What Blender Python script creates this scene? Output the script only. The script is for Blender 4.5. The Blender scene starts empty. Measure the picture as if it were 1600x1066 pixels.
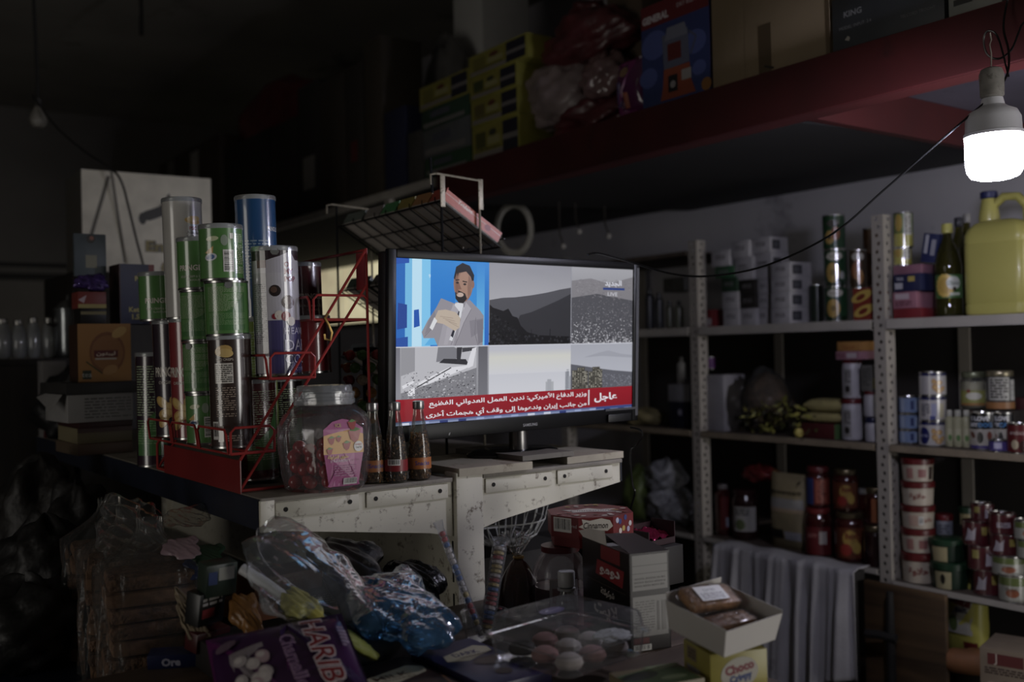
import bpy, bmesh, math, random
from mathutils import Vector, Matrix
import numpy as np
random.seed(7)
SC = bpy.context.scene
COL = SC.collection

# ---------------------------------------------------------------- camera, world, lights, exposure
CAM_Z = 1.5
YAW, PITCH, ROLL = (math.radians(a) for a in (35.97, .467, -1.293))
FPX = 1555.6
_F = Vector((math.sin(YAW)*math.cos(PITCH), math.cos(YAW)*math.cos(PITCH), math.sin(PITCH)))
_R0 = Vector((math.cos(YAW), -math.sin(YAW), 0)); _U0 = _R0.cross(_F)
_R = math.cos(ROLL)*_R0 + math.sin(ROLL)*_U0
_U = -math.sin(ROLL)*_R0 + math.cos(ROLL)*_U0
cam = bpy.data.objects.new('camera', bpy.data.cameras.new('camera'))
COL.objects.link(cam)
cam.matrix_world = Matrix(((_R.x, _U.x, -_F.x, 0), (_R.y, _U.y, -_F.y, 0), (_R.z, _U.z, -_F.z, CAM_Z), (0, 0, 0, 1)))
cam.data.lens = 35.0; cam.data.sensor_width = 36.0; cam.data.clip_start = .05
cam.data.dof.use_dof = True; cam.data.dof.focus_distance = 1.85; cam.data.dof.aperture_fstop = 2.5
SC.camera = cam

world = bpy.data.worlds.new('dim_daylight'); SC.world = world; world.use_nodes = True
world.node_tree.nodes['Background'].inputs[0].default_value = (.62, .68, .8, 1)
world.node_tree.nodes['Background'].inputs[1].default_value = .3
SC.view_settings.view_transform = 'Standard'; SC.view_settings.look = 'None'
SC.view_settings.gamma = 1.0; SC.view_settings.use_curve_mapping = False
SC.view_settings.exposure = 0.0
BULB_E = 125.0   # radiance of the lit diffuser

def area_light(name, loc, aim, sx, sy, power, col):
    d = bpy.data.lights.new(name, 'AREA'); d.shape = 'RECTANGLE'; d.size = sx; d.size_y = sy
    d.energy = power; d.color = col
    o = bpy.data.objects.new(name, d); COL.objects.link(o); o.location = loc
    o.rotation_euler = (Vector(aim)-Vector(loc)).to_track_quat('-Z', 'Y').to_euler()
    return o
# daylight falling through the shop entrance (behind the photographer) and the side doorway
area_light('entrance_daylight', (2.45, -1.76, 1.15), (2.3, 1.0, 1.15), 1.1, 2.0, 36, (1.0, .97, .93))
area_light('side_door_daylight', (-2.36, 1.4, 1.15), (0, 1.4, 1.15), 1.0, 2.0, 11, (1.0, .93, .82))

# ---------------------------------------------------------------- helpers
def ray(px, py):
    return _F + (px-800)/FPX*_R - (py-533)/FPX*_U
def pix(px, py, X=None, Y=None, Z=None, t=None):
    d = ray(px, py)
    if X is not None: t = X/d.x
    elif Y is not None: t = Y/d.y
    elif Z is not None: t = (Z-CAM_Z)/d.z
    return Vector((0, 0, CAM_Z)) + d*t
def depth(p):
    return (Vector(p)-Vector((0, 0, CAM_Z))).dot(_F)
def lin(c):
    return c/12.92 if c <= .04045 else ((c+.055)/1.055)**2.4
SAT = [.82]   # dull, slightly greyed inks and paints
def C(h):
    if not isinstance(h, str): return tuple(h)
    h = h.lstrip('#')
    if len(h) == 3: h = ''.join(c+c for c in h)
    r, g, b = (lin(int(h[i:i+2], 16)/255) for i in (0, 2, 4)); l = .25*r+.65*g+.1*b
    return tuple(max(0., l+(v-l)*SAT[0]) for v in (r, g, b))

_mats = {}
def _nodes(name):
    m = bpy.data.materials.new(name); m.use_nodes = True
    nt = m.node_tree; return m, nt, nt.nodes['Principled BSDF']
def M(name, col='#808080', rough=.5, metal=0., var=.12, scale=14., bump=0., bscale=60., coat=0., spec=.5, dirt=None, dirt_amt=.5, dscale=9., emit=0.):
    """plain procedural surface: colour with noise variation, optional dirt speckle and bump"""
    if name in _mats: return _mats[name]
    m, nt, b = _nodes(name); L = nt.links; N = nt.nodes
    c = C(col)
    tc = N.new('ShaderNodeTexCoord'); nz = N.new('ShaderNodeTexNoise'); nz.inputs['Scale'].default_value = scale
    nz.inputs['Detail'].default_value = 4
    L.new(tc.outputs['Object'], nz.inputs['Vector'])
    rp = N.new('ShaderNodeValToRGB'); rp.color_ramp.elements[0].position = .3; rp.color_ramp.elements[1].position = .7
    rp.color_ramp.elements[0].color = tuple(v*(1-var) for v in c)+(1,)
    rp.color_ramp.elements[1].color = tuple(min(1, v*(1+var)) for v in c)+(1,)
    L.new(nz.outputs['Fac'], rp.inputs['Fac']); out = rp.outputs['Color']
    if dirt:
        n2 = N.new('ShaderNodeTexNoise'); n2.inputs['Scale'].default_value = dscale; n2.inputs['Detail'].default_value = 8
        n2.inputs['Roughness'].default_value = .7
        L.new(tc.outputs['Object'], n2.inputs['Vector'])
        r2 = N.new('ShaderNodeValToRGB'); r2.color_ramp.elements[0].position = 1-dirt_amt; r2.color_ramp.elements[1].position = min(1, 1-dirt_amt+.12)
        L.new(n2.outputs['Fac'], r2.inputs['Fac'])
        mx = N.new('ShaderNodeMix'); mx.data_type = 'RGBA'; mx.inputs[7].default_value = C(dirt)+(1,)
        L.new(r2.outputs['Color'], mx.inputs[0]); L.new(out, mx.inputs[6]); out = mx.outputs[2]
    L.new(out, b.inputs['Base Color'])
    b.inputs['Roughness'].default_value = rough; b.inputs['Metallic'].default_value = metal
    b.inputs['Coat Weight'].default_value = coat; b.inputs['Specular IOR Level'].default_value = spec
    if emit:
        L.new(out, b.inputs['Emission Color']); b.inputs['Emission Strength'].default_value = emit
    if bump:
        n3 = N.new('ShaderNodeTexNoise'); n3.inputs['Scale'].default_value = bscale; n3.inputs['Detail'].default_value = 3
        L.new(tc.outputs['Object'], n3.inputs['Vector'])
        bp = N.new('ShaderNodeBump'); bp.inputs['Strength'].default_value = bump; bp.inputs['Distance'].default_value = .01
        L.new(n3.outputs['Fac'], bp.inputs['Height']); L.new(bp.outputs['Normal'], b.inputs['Normal'])
    _mats[name] = m; return m
def K(col, rough=.45, **k):
    """keyed plain material by colour"""
    return M('plain_%s_%d_%d_%d' % (col.lstrip('#'), int(rough*100), int(k.get('metal', 0)*10), int(k.get('coat', 0)*10)), col, rough, **k)
def wood(name, c1, c2, scale=6., rough=.6, axis='X'):
    if name in _mats: return _mats[name]
    m, nt, b = _nodes(name); L = nt.links; N = nt.nodes
    tc = N.new('ShaderNodeTexCoord'); mp = N.new('ShaderNodeMapping')
    mp.inputs['Scale'].default_value = {'X': (.25, 3, 3), 'Y': (3, .25, 3), 'Z': (3, 3, .3)}[axis]
    L.new(tc.outputs['Object'], mp.inputs['Vector'])
    nz = N.new('ShaderNodeTexNoise'); nz.inputs['Scale'].default_value = scale; nz.inputs['Detail'].default_value = 6; nz.inputs['Distortion'].default_value = 1.2
    L.new(mp.outputs['Vector'], nz.inputs['Vector'])
    rp = N.new('ShaderNodeValToRGB'); rp.color_ramp.elements[0].position = .35; rp.color_ramp.elements[1].position = .65
    rp.color_ramp.elements[0].color = C(c1)+(1,); rp.color_ramp.elements[1].color = C(c2)+(1,)
    L.new(nz.outputs['Fac'], rp.inputs['Fac']); L.new(rp.outputs['Color'], b.inputs['Base Color'])
    b.inputs['Roughness'].default_value = rough
    _mats[name] = m; return m
def film(name, tint='#ffffff', gloss=.25, rough=.12, wrinkle=.6, wscale=30., haze=.1, hazecol='#bfc4c8', sheen=.6):
    """thin clear plastic: see-through sheet with fresnel sheen, faint milky scatter, wrinkles"""
    if name in _mats: return _mats[name]
    m, nt, b = _nodes(name); L = nt.links; N = nt.nodes; N.remove(b)
    out = N['Material Output']
    tr = N.new('ShaderNodeBsdfTransparent'); tr.inputs[0].default_value = C(tint)+(1,)
    df = N.new('ShaderNodeBsdfDiffuse'); df.inputs[0].default_value = C(hazecol)+(1,)
    gl = N.new('ShaderNodeBsdfGlossy'); gl.inputs['Roughness'].default_value = rough; gl.inputs[0].default_value = (1, 1, 1, 1)
    lw = N.new('ShaderNodeLayerWeight'); lw.inputs['Blend'].default_value = gloss
    m1 = N.new('ShaderNodeMixShader'); m1.inputs[0].default_value = haze
    L.new(tr.outputs[0], m1.inputs[1]); L.new(df.outputs[0], m1.inputs[2])
    m2 = N.new('ShaderNodeMixShader'); mu = N.new('ShaderNodeMath'); mu.operation = 'MULTIPLY'; mu.inputs[1].default_value = sheen
    L.new(lw.outputs['Fresnel'], mu.inputs[0]); L.new(mu.outputs[0], m2.inputs[0])
    L.new(m1.outputs[0], m2.inputs[1]); L.new(gl.outputs[0], m2.inputs[2]); L.new(m2.outputs[0], out.inputs[0])
    if wrinkle:
        tc = N.new('ShaderNodeTexCoord'); nz = N.new('ShaderNodeTexNoise'); nz.inputs['Scale'].default_value = wscale; nz.inputs['Detail'].default_value = 2; nz.inputs['Distortion'].default_value = 1.5
        L.new(tc.outputs['Object'], nz.inputs['Vector'])
        bp = N.new('ShaderNodeBump'); bp.inputs['Strength'].default_value = wrinkle; bp.inputs['Distance'].default_value = .02
        L.new(nz.outputs['Fac'], bp.inputs['Height'])
        L.new(bp.outputs['Normal'], gl.inputs['Normal']); L.new(bp.outputs['Normal'], lw.inputs['Normal'])
    _mats[name] = m; return m
def printed(rough=.45, emit=0., wrinkle=0., gloss=False):
    """ink: colour read from the mesh's own colour attribute"""
    name = 'printed_ink_%d_%d_%d_%d' % (rough*100, emit*100, wrinkle*100, gloss)
    if name in _mats: return _mats[name]
    m, nt, b = _nodes(name); L = nt.links; N = nt.nodes
    at = N.new('ShaderNodeAttribute'); at.attribute_name = 'ink'
    if emit:
        em = N.new('ShaderNodeEmission'); em.inputs[1].default_value = emit; L.new(at.outputs['Color'], em.inputs[0])
        gl = N.new('ShaderNodeBsdfGlossy'); gl.inputs['Roughness'].default_value = .25; gl.inputs[0].default_value = (.03, .03, .03, 1)
        ad = N.new('ShaderNodeAddShader'); L.new(em.outputs[0], ad.inputs[0]); L.new(gl.outputs[0], ad.inputs[1])
        L.new(ad.outputs[0], N['Material Output'].inputs[0])
    else:
        L.new(at.outputs['Color'], b.inputs['Base Color']); b.inputs['Roughness'].default_value = rough
        if gloss: b.inputs['Specular IOR Level'].default_value = 1.; b.inputs['Coat Weight'].default_value = 1.; b.inputs['Coat Roughness'].default_value = .12
        if wrinkle:
            tc = N.new('ShaderNodeTexCoord'); nz = N.new('ShaderNodeTexNoise'); nz.inputs['Scale'].default_value = 40
            L.new(tc.outputs['Object'], nz.inputs['Vector'])
            bp = N.new('ShaderNodeBump'); bp.inputs['Strength'].default_value = wrinkle; bp.inputs['Distance'].default_value = .01
            L.new(nz.outputs['Fac'], bp.inputs['Height']); L.new(bp.outputs['Normal'], b.inputs['Normal'])
    _mats[name] = m; return m

class MB:
    """collects shapes into one mesh"""
    def __init__(s): s.v = []; s.f = []; s.mi = []; s.cur = 0
    def add(s, vs, fs):
        o = len(s.v); s.v += [tuple(p) for p in vs]
        for f in fs: s.f.append(tuple(i+o for i in f)); s.mi.append(s.cur)
        return s
    def mat(s, i): s.cur = i; return s
    def box(s, lo, hi, r=0, X=None):
        lo = Vector(lo); hi = Vector(hi)
        if r > 0:
            bm = bmesh.new(); bmesh.ops.create_cube(bm, size=1)
            for v in bm.verts:
                v.co = Vector(((lo[i]+hi[i])/2 + v.co[i]*(hi[i]-lo[i]) for i in range(3)))
            bmesh.ops.bevel(bm, geom=bm.edges[:], offset=r, segments=2, affect='EDGES', profile=.5)
            bm.verts.index_update(); vs = [v.co.copy() for v in bm.verts]; fs = [[v.index for v in f.verts] for f in bm.faces]; bm.free()
        else:
            vs = [Vector((x, y, z)) for x in (lo.x, hi.x) for y in (lo.y, hi.y) for z in (lo.z, hi.z)]
            fs = [(0, 1, 3, 2), (4, 6, 7, 5), (0, 4, 5, 1), (2, 3, 7, 6), (0, 2, 6, 4), (1, 5, 7, 3)]
        if X: vs = [X @ v for v in vs]
        return s.add(vs, fs)
    def lathe(s, prof, n=24, c=(0, 0, 0), X=None, sx=1, sy=1):
        vs = []; fs = []; k = len(prof); c = Vector(c)
        for j in range(n):
            a = 2*math.pi*j/n
            for r, z in prof: vs.append(Vector((r*math.cos(a)*sx, r*math.sin(a)*sy, z))+c)
        for j in range(n):
            j2 = (j+1) % n
            for i in range(k-1): fs.append((j*k+i, j2*k+i, j2*k+i+1, j*k+i+1))
        if prof[0][0] > 1e-5: fs.append(tuple(j*k for j in reversed(range(n))))
        if prof[-1][0] > 1e-5: fs.append(tuple(j*k+k-1 for j in range(n)))
        if X: vs = [X @ v for v in vs]
        return s.add(vs, fs)
    def shell(s, prof, n=24, c=(0, 0, 0), X=None, sx=1, sy=1):
        """open lathe without end caps"""
        vs = []; fs = []; k = len(prof); c = Vector(c)
        for j in range(n):
            a = 2*math.pi*j/n
            for r, z in prof: vs.append(Vector((r*math.cos(a)*sx, r*math.sin(a)*sy, z))+c)
        for j in range(n):
            j2 = (j+1) % n
            for i in range(k-1): fs.append((j*k+i, j2*k+i, j2*k+i+1, j*k+i+1))
        if X: vs = [X @ v for v in vs]
        return s.add(vs, fs)
    def tube(s, pts, r, n=6, closed=False):
        P = [Vector(p) for p in pts]; vs = []; fs = []; m = len(P); up = None
        for i in range(m):
            if closed: d = (P[(i+1) % m]-P[i-1])
            else: d = P[min(i+1, m-1)]-P[max(i-1, 0)]
            d.normalize()
            if up is None:
                up = Vector((0, 0, 1)) if abs(d.z) < .9 else Vector((1, 0, 0))
            a = d.cross(up)
            if a.length < 1e-6: a = d.cross(Vector((.3, 1, .2)))
            a.normalize(); b = a.cross(d).normalized(); up = b
            rr = r[i] if isinstance(r, (list, tuple)) else r
            for j in range(n):
                t = 2*math.pi*j/n; vs.append(P[i]+a*rr*math.cos(t)+b*rr*math.sin(t))
        for i in range(m if closed else m-1):
            i2 = (i+1) % m
            for j in range(n):
                j2 = (j+1) % n; fs.append((i*n+j, i2*n+j, i2*n+j2, i*n+j2))
        if not closed:
            fs.append(tuple(range(n))); fs.append(tuple((m-1)*n+j for j in reversed(range(n))))
        return s.add(vs, fs)
    def prism(s, poly, z0, z1, X=None):
        n = len(poly); vs = [Vector((x, y, z0)) for x, y in poly]+[Vector((x, y, z1)) for x, y in poly]
        fs = [tuple(reversed(range(n))), tuple(range(n, 2*n))]+[(i, (i+1) % n, n+(i+1) % n, n+i) for i in range(n)]
        if X: vs = [X @ v for v in vs]
        return s.add(vs, fs)
    def grid(s, nu, nv, fn, wrap_u=False):
        vs = [Vector(fn(i/(nu if wrap_u else nu-1), j/(nv-1))) for i in range(nu) for j in range(nv)]
        fs = []
        for i in range(nu if wrap_u else nu-1):
            i2 = (i+1) % nu
            for j in range(nv-1): fs.append((i*nv+j, i2*nv+j, i2*nv+j+1, i*nv+j+1))
        return s.add(vs, fs)
    def mesh(s, name, mats, sharp=38):
        me = bpy.data.meshes.new(name); me.from_pydata(s.v, [], s.f); me.update()
        for m in (mats if isinstance(mats, (list, tuple)) else [mats]): me.materials.append(m)
        me.polygons.foreach_set('material_index', s.mi); me.polygons.foreach_set('use_smooth', [True]*len(s.f))
        me.set_sharp_from_angle(angle=math.radians(sharp))
        return me
    def build(s, name, mats, parent=None, loc=None, rot=None, sharp=38):
        o = bpy.data.objects.new(name, s.mesh(name, mats, sharp)); COL.objects.link(o)
        if loc is not None: o.location = loc
        if rot is not None: o.rotation_euler = rot if isinstance(rot, (tuple, list)) else (0, 0, rot)
        if parent is not None: o.parent = parent
        return o

def tag(o, label=None, cat=None, group=None, kind=None):
    for k, v in (('label', label), ('category', cat), ('group', group), ('kind', kind)):
        if v: o[k] = v
    return o
def empty(name, loc, rot=0, label=None, cat=None, group=None):
    o = bpy.data.objects.new(name, None); COL.objects.link(o); o.location = loc; o.empty_display_size = .05
    o.rotation_euler = rot if isinstance(rot, (tuple, list)) else (0, 0, rot)
    return tag(o, label, cat, group)
def struct(name, mb, mat, parent=None):
    o = mb.build(name, mat, parent)
    if parent is None: o['kind'] = 'structure'
    return o
def clone(o, parent=None):
    c = o.copy(); COL.objects.link(c); c.parent = parent
    for ch in o.children: clone(ch, c)
    return c
def clone_at(o, loc, rot=None, label=None, scale=None):
    c = clone(o); c.location = loc
    if rot is not None: c.rotation_euler = rot if isinstance(rot, (tuple, list)) else (0, 0, rot)
    if scale is not None: c.scale = (scale,)*3 if not isinstance(scale, (tuple, list)) else scale
    if label: c['label'] = label
    return c

# ---------------------------------------------------------------- lettering and flat print
_ar = {}
def _fill():
    rows = 'ا FE8D 2,أ FE83 2,إ FE87 2,آ FE81 2,ب FE8F 4,ة FE93 2,ت FE95 4,ث FE99 4,ج FE9D 4,ح FEA1 4,خ FEA5 4,د FEA9 2,ذ FEAB 2,ر FEAD 2,ز FEAF 2,س FEB1 4,ش FEB5 4,ص FEB9 4,ض FEBD 4,ط FEC1 4,ظ FEC5 4,ع FEC9 4,غ FECD 4,ف FED1 4,ق FED5 4,ك FED9 4,ل FEDD 4,م FEE1 4,ن FEE5 4,ه FEE9 4,و FEED 2,ى FEEF 2,ي FEF1 4,ئ FE89 4'
    for r in rows.split(','):
        ch, b, n = r.split(); _ar[ch] = (int(b, 16), int(n))
_fill()
def arabic(t):
    out = []; n = len(t); i = 0; prev_joins = False
    while i < n:
        ch = t[i]
        if ch not in _ar: out.append(ch); prev_joins = False; i += 1; continue
        b, k = _ar[ch]; nxt = i+1 < n and t[i+1] in _ar
        if ch == 'ل' and nxt and t[i+1] in 'اأإآ':
            lb = {'ا': 0xFEFB, 'أ': 0xFEF7, 'إ': 0xFEF9, 'آ': 0xFEF5}[t[i+1]]
            out.append(chr(lb+(1 if prev_joins else 0))); prev_joins = False; i += 2; continue
        if k == 4:
            f = (3 if nxt else 1) if prev_joins else (2 if nxt else 0)
            out.append(chr(b+f)); prev_joins = nxt
        else:
            out.append(chr(b+(1 if prev_joins else 0))); prev_joins = False
        i += 1
    return ''.join(reversed(out))
_tc = {}; _tobj = [None]
def text_tris(s, bold=0., res=2):
    key = (s, bold, res)
    if key in _tc: return _tc[key]
    cu = bpy.data.curves.new('lettering_source', 'FONT'); cu.body = s; cu.resolution_u = res; cu.offset = bold
    o = bpy.data.objects.new('lettering_source', cu); COL.objects.link(o)
    dg = bpy.context.evaluated_depsgraph_get(); me = bpy.data.meshes.new_from_object(o.evaluated_get(dg))
    tr = []
    for p in me.polygons:
        vs = [me.vertices[i].co for i in p.vertices]
        for k in range(1, len(vs)-1): tr.append(((vs[0].x, vs[0].y), (vs[k].x, vs[k].y), (vs[k+1].x, vs[k+1].y)))
    bpy.data.objects.remove(o); bpy.data.curves.remove(cu); bpy.data.meshes.remove(me)
    if not tr: tr = [((0, 0), (.01, 0), (0, .01))]
    xs = [q[0] for t in tr for q in t]; ys = [q[1] for t in tr for q in t]
    _tc[key] = (tr, min(xs), max(xs), min(ys), max(ys)); return _tc[key]

class Art:
    """flat print laid out in metres; every later shape lies a hair above the earlier ones"""
    def __init__(s): s.t = []; s.l = 0
    def tri(s, a, b, c, ca, cb=None, cc=None): s.t.append((s.l, (a, b, c), (ca, cb or ca, cc or ca)))
    def rect(s, x0, y0, x1, y1, col, col2=None):
        s.l += 1; c = C(col); d = C(col2) if col2 else c
        s.tri((x0, y0), (x1, y0), (x1, y1), c, c, d); s.tri((x0, y0), (x1, y1), (x0, y1), c, d, d); return s
    def poly(s, pts, col):
        s.l += 1; c = C(col)
        from mathutils.geometry import tessellate_polygon
        for a in tessellate_polygon([[Vector((p[0], p[1], 0)) for p in pts]]):
            s.tri(*(tuple(pts[i][:2]) for i in a), c)
        return s
    def ell(s, cx, cy, rx, ry, col, n=18, rot=0, col2=None):
        s.l += 1; c = C(col); d = C(col2) if col2 else c; cr, sr = math.cos(rot), math.sin(rot)
        P = [(cx+rx*math.cos(2*math.pi*i/n)*cr-ry*math.sin(2*math.pi*i/n)*sr, cy+rx*math.cos(2*math.pi*i/n)*sr+ry*math.sin(2*math.pi*i/n)*cr) for i in range(n)]
        for i in range(n): s.tri((cx, cy), P[i], P[(i+1) % n], c, d, d)
        return s
    def line(s, pts, w, col):
        s.l += 1; c = C(col)
        for (x0, y0), (x1, y1) in zip(pts, pts[1:]):
            L = math.hypot(x1-x0, y1-y0) or 1; nx, ny = -(y1-y0)/L*w/2, (x1-x0)/L*w/2
            s.tri((x0+nx, y0+ny), (x0-nx, y0-ny), (x1-nx, y1-ny), c); s.tri((x0+nx, y0+ny), (x1-nx, y1-ny), (x1+nx, y1+ny), c)
        return s
    def text(s, t, x, y, h, col, w=None, align='C', bold=.0, rot=0., cap=True, wmax=None, res=2, shear=0.):
        """t with its visible height h centred (or from its left) at x,y"""
        s.l += 1; c = C(col); tr, x0, x1, y0, y1 = text_tris(t, bold, res)
        k = h/max(1e-6, (y1-y0)); kx = k if w is None else w/(x1-x0)
        if wmax and (x1-x0)*kx > wmax: kx = wmax/(x1-x0)
        ox = {'C': -(x0+x1)/2, 'L': -x0, 'R': -x1}[align]; oy = -(y0+y1)/2; cr, sr = math.cos(rot), math.sin(rot)
        def f(p):
            u = (p[0]+ox)*kx; v = (p[1]+oy)*k; u += v*shear; return (x+u*cr-v*sr, y+u*sr+v*cr)
        for t3 in tr: s.tri(f(t3[0]), f(t3[1]), f(t3[2]), c)
        return s
    def barcode(s, x0, y0, x1, y1, vertical=True, seed=1):
        s.rect(x0, y0, x1, y1, '#d8d6d0'); rn = random.Random(seed); s.l += 1; c = C('#151515')
        if vertical:
            x = x0+(x1-x0)*.08
            while x < x1-(x1-x0)*.08:
                w = (x1-x0)*rn.choice((.015, .025, .04)); a, b = y0+(y1-y0)*.18, y1-(y1-y0)*.08
                s.tri((x, a), (x+w, a), (x+w, b), c); s.tri((x, a), (x+w, b), (x, b), c); x += w+(x1-x0)*rn.choice((.02, .03, .045))
        else:
            y = y0+(y1-y0)*.08
            while y < y1-(y1-y0)*.08:
                w = (y1-y0)*rn.choice((.015, .025, .04)); a, b = x0+(x1-x0)*.1, x1-(x1-x0)*.1
                s.tri((a, y), (b, y), (b, y+w), c); s.tri((a, y), (b, y+w), (a, y+w), c); y += w+(y1-y0)*rn.choice((.02, .03, .045))
        return s
    def small_print(s, x0, y0, x1, y1, rows, col, seed=1, fill=.6):
        """rows of tiny unreadable print"""
        rn = random.Random(seed); s.l += 1; c = C(col); p = (y1-y0)/rows
        for i in range(rows):
            y = y1-(i+.8)*p; x = x0; end = x1 if i % 6 != 5 else x0+(x1-x0)*rn.uniform(.3, .8)
            while x < end:
                w = p*rn.uniform(.8, 3.2); e = min(x+w, end); h = p*fill
                s.tri((x, y), (e, y), (e, y+h), c); s.tri((x, y), (e, y+h), (x, y+h), c); x = e+p*.5
        return s
    def _mesh(s, name, T, mat, parent):
        vs = []; fs = []; cs = []
        for a, b, c, col in T:
            o = len(vs); vs += [a, b, c]; fs.append((o, o+1, o+2)); cs += list(col)
        me = bpy.data.meshes.new(name); me.from_pydata(vs, [], fs); me.update()
        at = me.color_attributes.new('ink', 'FLOAT_COLOR', 'POINT')
        at.data.foreach_set('color', [q for c in cs for q in (c[0], c[1], c[2], 1.)])
        me.materials.append(mat)
        o = bpy.data.objects.new(name, me); COL.objects.link(o)
        if parent is not None: o.parent = parent
        return o
    def plane(s, name, parent, O, EX, EY, mat=None, off=.0004, eps=.00007):
        """print on the plane through O spanned by unit EX (reader's right), EY (up)"""
        O = Vector(O); EX = Vector(EX); EY = Vector(EY); n = EX.cross(EY).normalized()
        T = []
        for l, P, col in s.t:
            q = [O+EX*p[0]+EY*p[1]+n*(off+l*eps) for p in P]
            if (q[1]-q[0]).cross(q[2]-q[0]).dot(n) < 0: q = [q[0], q[2], q[1]]; col = (col[0], col[2], col[1])
            T.append((*q, col))
        return s._mesh(name, T, mat or printed(), parent)
    def warp(s, name, parent, fn, step, mat=None, off=.0004, eps=.00007):
        """print on a curved skin: fn(x, y, lift) -> point; shapes cut into strips of width step along x"""
        T = []
        for l, P, col in s.t:
            todo = [list(zip(P, col))]
            x0 = min(p[0] for p in P); x1 = max(p[0] for p in P)
            k0 = math.floor(x0/step); k1 = math.ceil(x1/step); pieces = []
            if k1-k0 <= 1: pieces = todo
            else:
                for k in range(k0, k1):
                    pl = todo[0]
                    for sgn, lim in ((1, k*step), (-1, (k+1)*step)):
                        out = []
                        for i in range(len(pl)):
                            a, b = pl[i], pl[(i+1) % len(pl)]
                            da, db = sgn*(a[0][0]-lim), sgn*(b[0][0]-lim)
                            if da >= 0: out.append(a)
                            if (da > 0 > db) or (da < 0 < db):
                                u = da/(da-db)
                                out.append(((a[0][0]+(b[0][0]-a[0][0])*u, a[0][1]+(b[0][1]-a[0][1])*u), tuple(a[1][j]+(b[1][j]-a[1][j])*u for j in range(3))))
                        pl = out
                        if len(pl) < 3: break
                    if len(pl) >= 3: pieces.append(pl)
            for pl in pieces:
                for i in range(1, len(pl)-1):
                    tri = (pl[0], pl[i], pl[i+1])
                    (ax, ay), (bx, by), (cx, cy) = (q[0] for q in tri)
                    if (bx-ax)*(cy-ay)-(by-ay)*(cx-ax) < 0: tri = (tri[0], tri[2], tri[1])
                    T.append((*(fn(q[0][0], q[0][1], off+l*eps) for q in tri), [q[1] for q in tri]))
        return s._mesh(name, T, mat or printed(), parent)
    def cyl(s, name, parent, r, phi0=-math.pi/2, z0=0., mat=None, off=.0003, sy=1.):
        """wrap round a vertical cylinder of radius r (or r(z)); x=0 sits at angle phi0"""
        rf = r if callable(r) else (lambda z: r)
        r0 = rf(z0)
        def fn(x, y, lift):
            a = phi0+x/r0; rr = rf(z0+y)+lift; return Vector((rr*math.cos(a), rr*math.sin(a)*sy, z0+y))
        return s.warp(name, parent, fn, r0*.13, mat, off)
# ---------------------------------------------------------------- setting
WX0, WX1, WY0, WY1, CH = -2.4, 3.35, -1.8, 8.2, 3.4
m_plaster = M('dusty_plaster', '#8d8a88', .85, var=.15, scale=1.7, bump=.15, bscale=40, dirt='#5c5650', dirt_amt=.36, dscale=2.2)
m_ceil = M('sooty_ceiling', '#8a857a', .9, var=.2, scale=1.2, dirt='#3a3630', dirt_amt=.4, dscale=1.6)
m_floor = M('worn_floor_tile', '#5c564e', .5, var=.25, scale=3)
struct('floor', MB().box((WX0, WY0, -.08), (WX1, WY1, 0)), m_floor)
struct('ceiling', MB().box((WX0, WY0, CH), (WX1, WY1, CH+.1)), m_ceil)
struct('wall_right', MB().box((WX1, WY0, 0), (WX1+.12, 6.15, CH)).box((WX1, 7.95, 0), (WX1+.12, WY1, CH)).box((WX1, 6.15, 0), (WX1+.12, 7.95, 1.68)).box((WX1, 6.15, 2.2), (WX1+.12, 7.95, CH)), M('pale_wall_paint', '#b4b1b6', .8, var=.12, scale=1.5, dirt='#7d7880', dirt_amt=.38, dscale=2))
# entrance wall and side wall each have an open doorway
struct('wall_front', MB().box((WX0, WY0-.12, 0), (1.88, WY0, CH)).box((3.05, WY0-.12, 0), (WX1, WY0, CH))  .box((1.88, WY0-.12, 2.3), (3.05, WY0, CH)), m_plaster)
struct('wall_left', MB().box((WX0-.12, WY0, 0), (WX0, .85, CH)).box((WX0-.12, 1.95, 0), (WX0, WY1, CH)).box((WX0-.12, .85, 2.25), (WX0, 1.95, CH)), m_plaster)
struct('wall_back', MB().box((WX0, WY1, 0), (WX1, WY1+.12, CH)), M('dim_back_plaster', '#6c6862', .85, var=.15, scale=1.7))
# long frosted window high in the right wall, far beyond the shelving
WNY0, WNY1, WNZ0, WNZ1 = 6.15, 7.95, 1.68, 2.2
w = struct('window_1', MB().box((WX1+.02, WNY0, WNZ0), (WX1+.06, WNY1, WNZ0+.04)).box((WX1+.02, WNY0, WNZ1-.04), (WX1+.06, WNY1, WNZ1)).box((WX1+.02, WNY0, WNZ0), (WX1+.06, WNY0+.04, WNZ1)).box((WX1+.02, WNY1-.04, WNZ0), (WX1+.06, WNY1, WNZ1)), K('#3b3631', .6))
_em = M('frosted_daylit_pane', '#e8d6a6', .6, var=.35, scale=2.2, emit=.62)
for i in range(3):
    a = WNY0+.04+i*(WNY1-WNY0-.08)/3
    struct('pane', MB().box((WX1+.035, a+.004, WNZ0+.04), (WX1+.045, a+(WNY1-WNY0-.08)/3-.004, WNZ1-.04)), _em, w)
struct('trim_1', MB().box((WX0, WY1-.05, 2.1), (2.3, WY1, 2.15)).box((WX0, WY1-.035, 2.2), (2.3, WY1, 2.23)), K('#15130f', .7))
struct('pillar', MB().box((2.53, 3.66, 2.166), (2.8, 3.9, CH), .012), M('grey_concrete', '#c0bfbb', .8, var=.1, scale=3, bump=.1))

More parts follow.
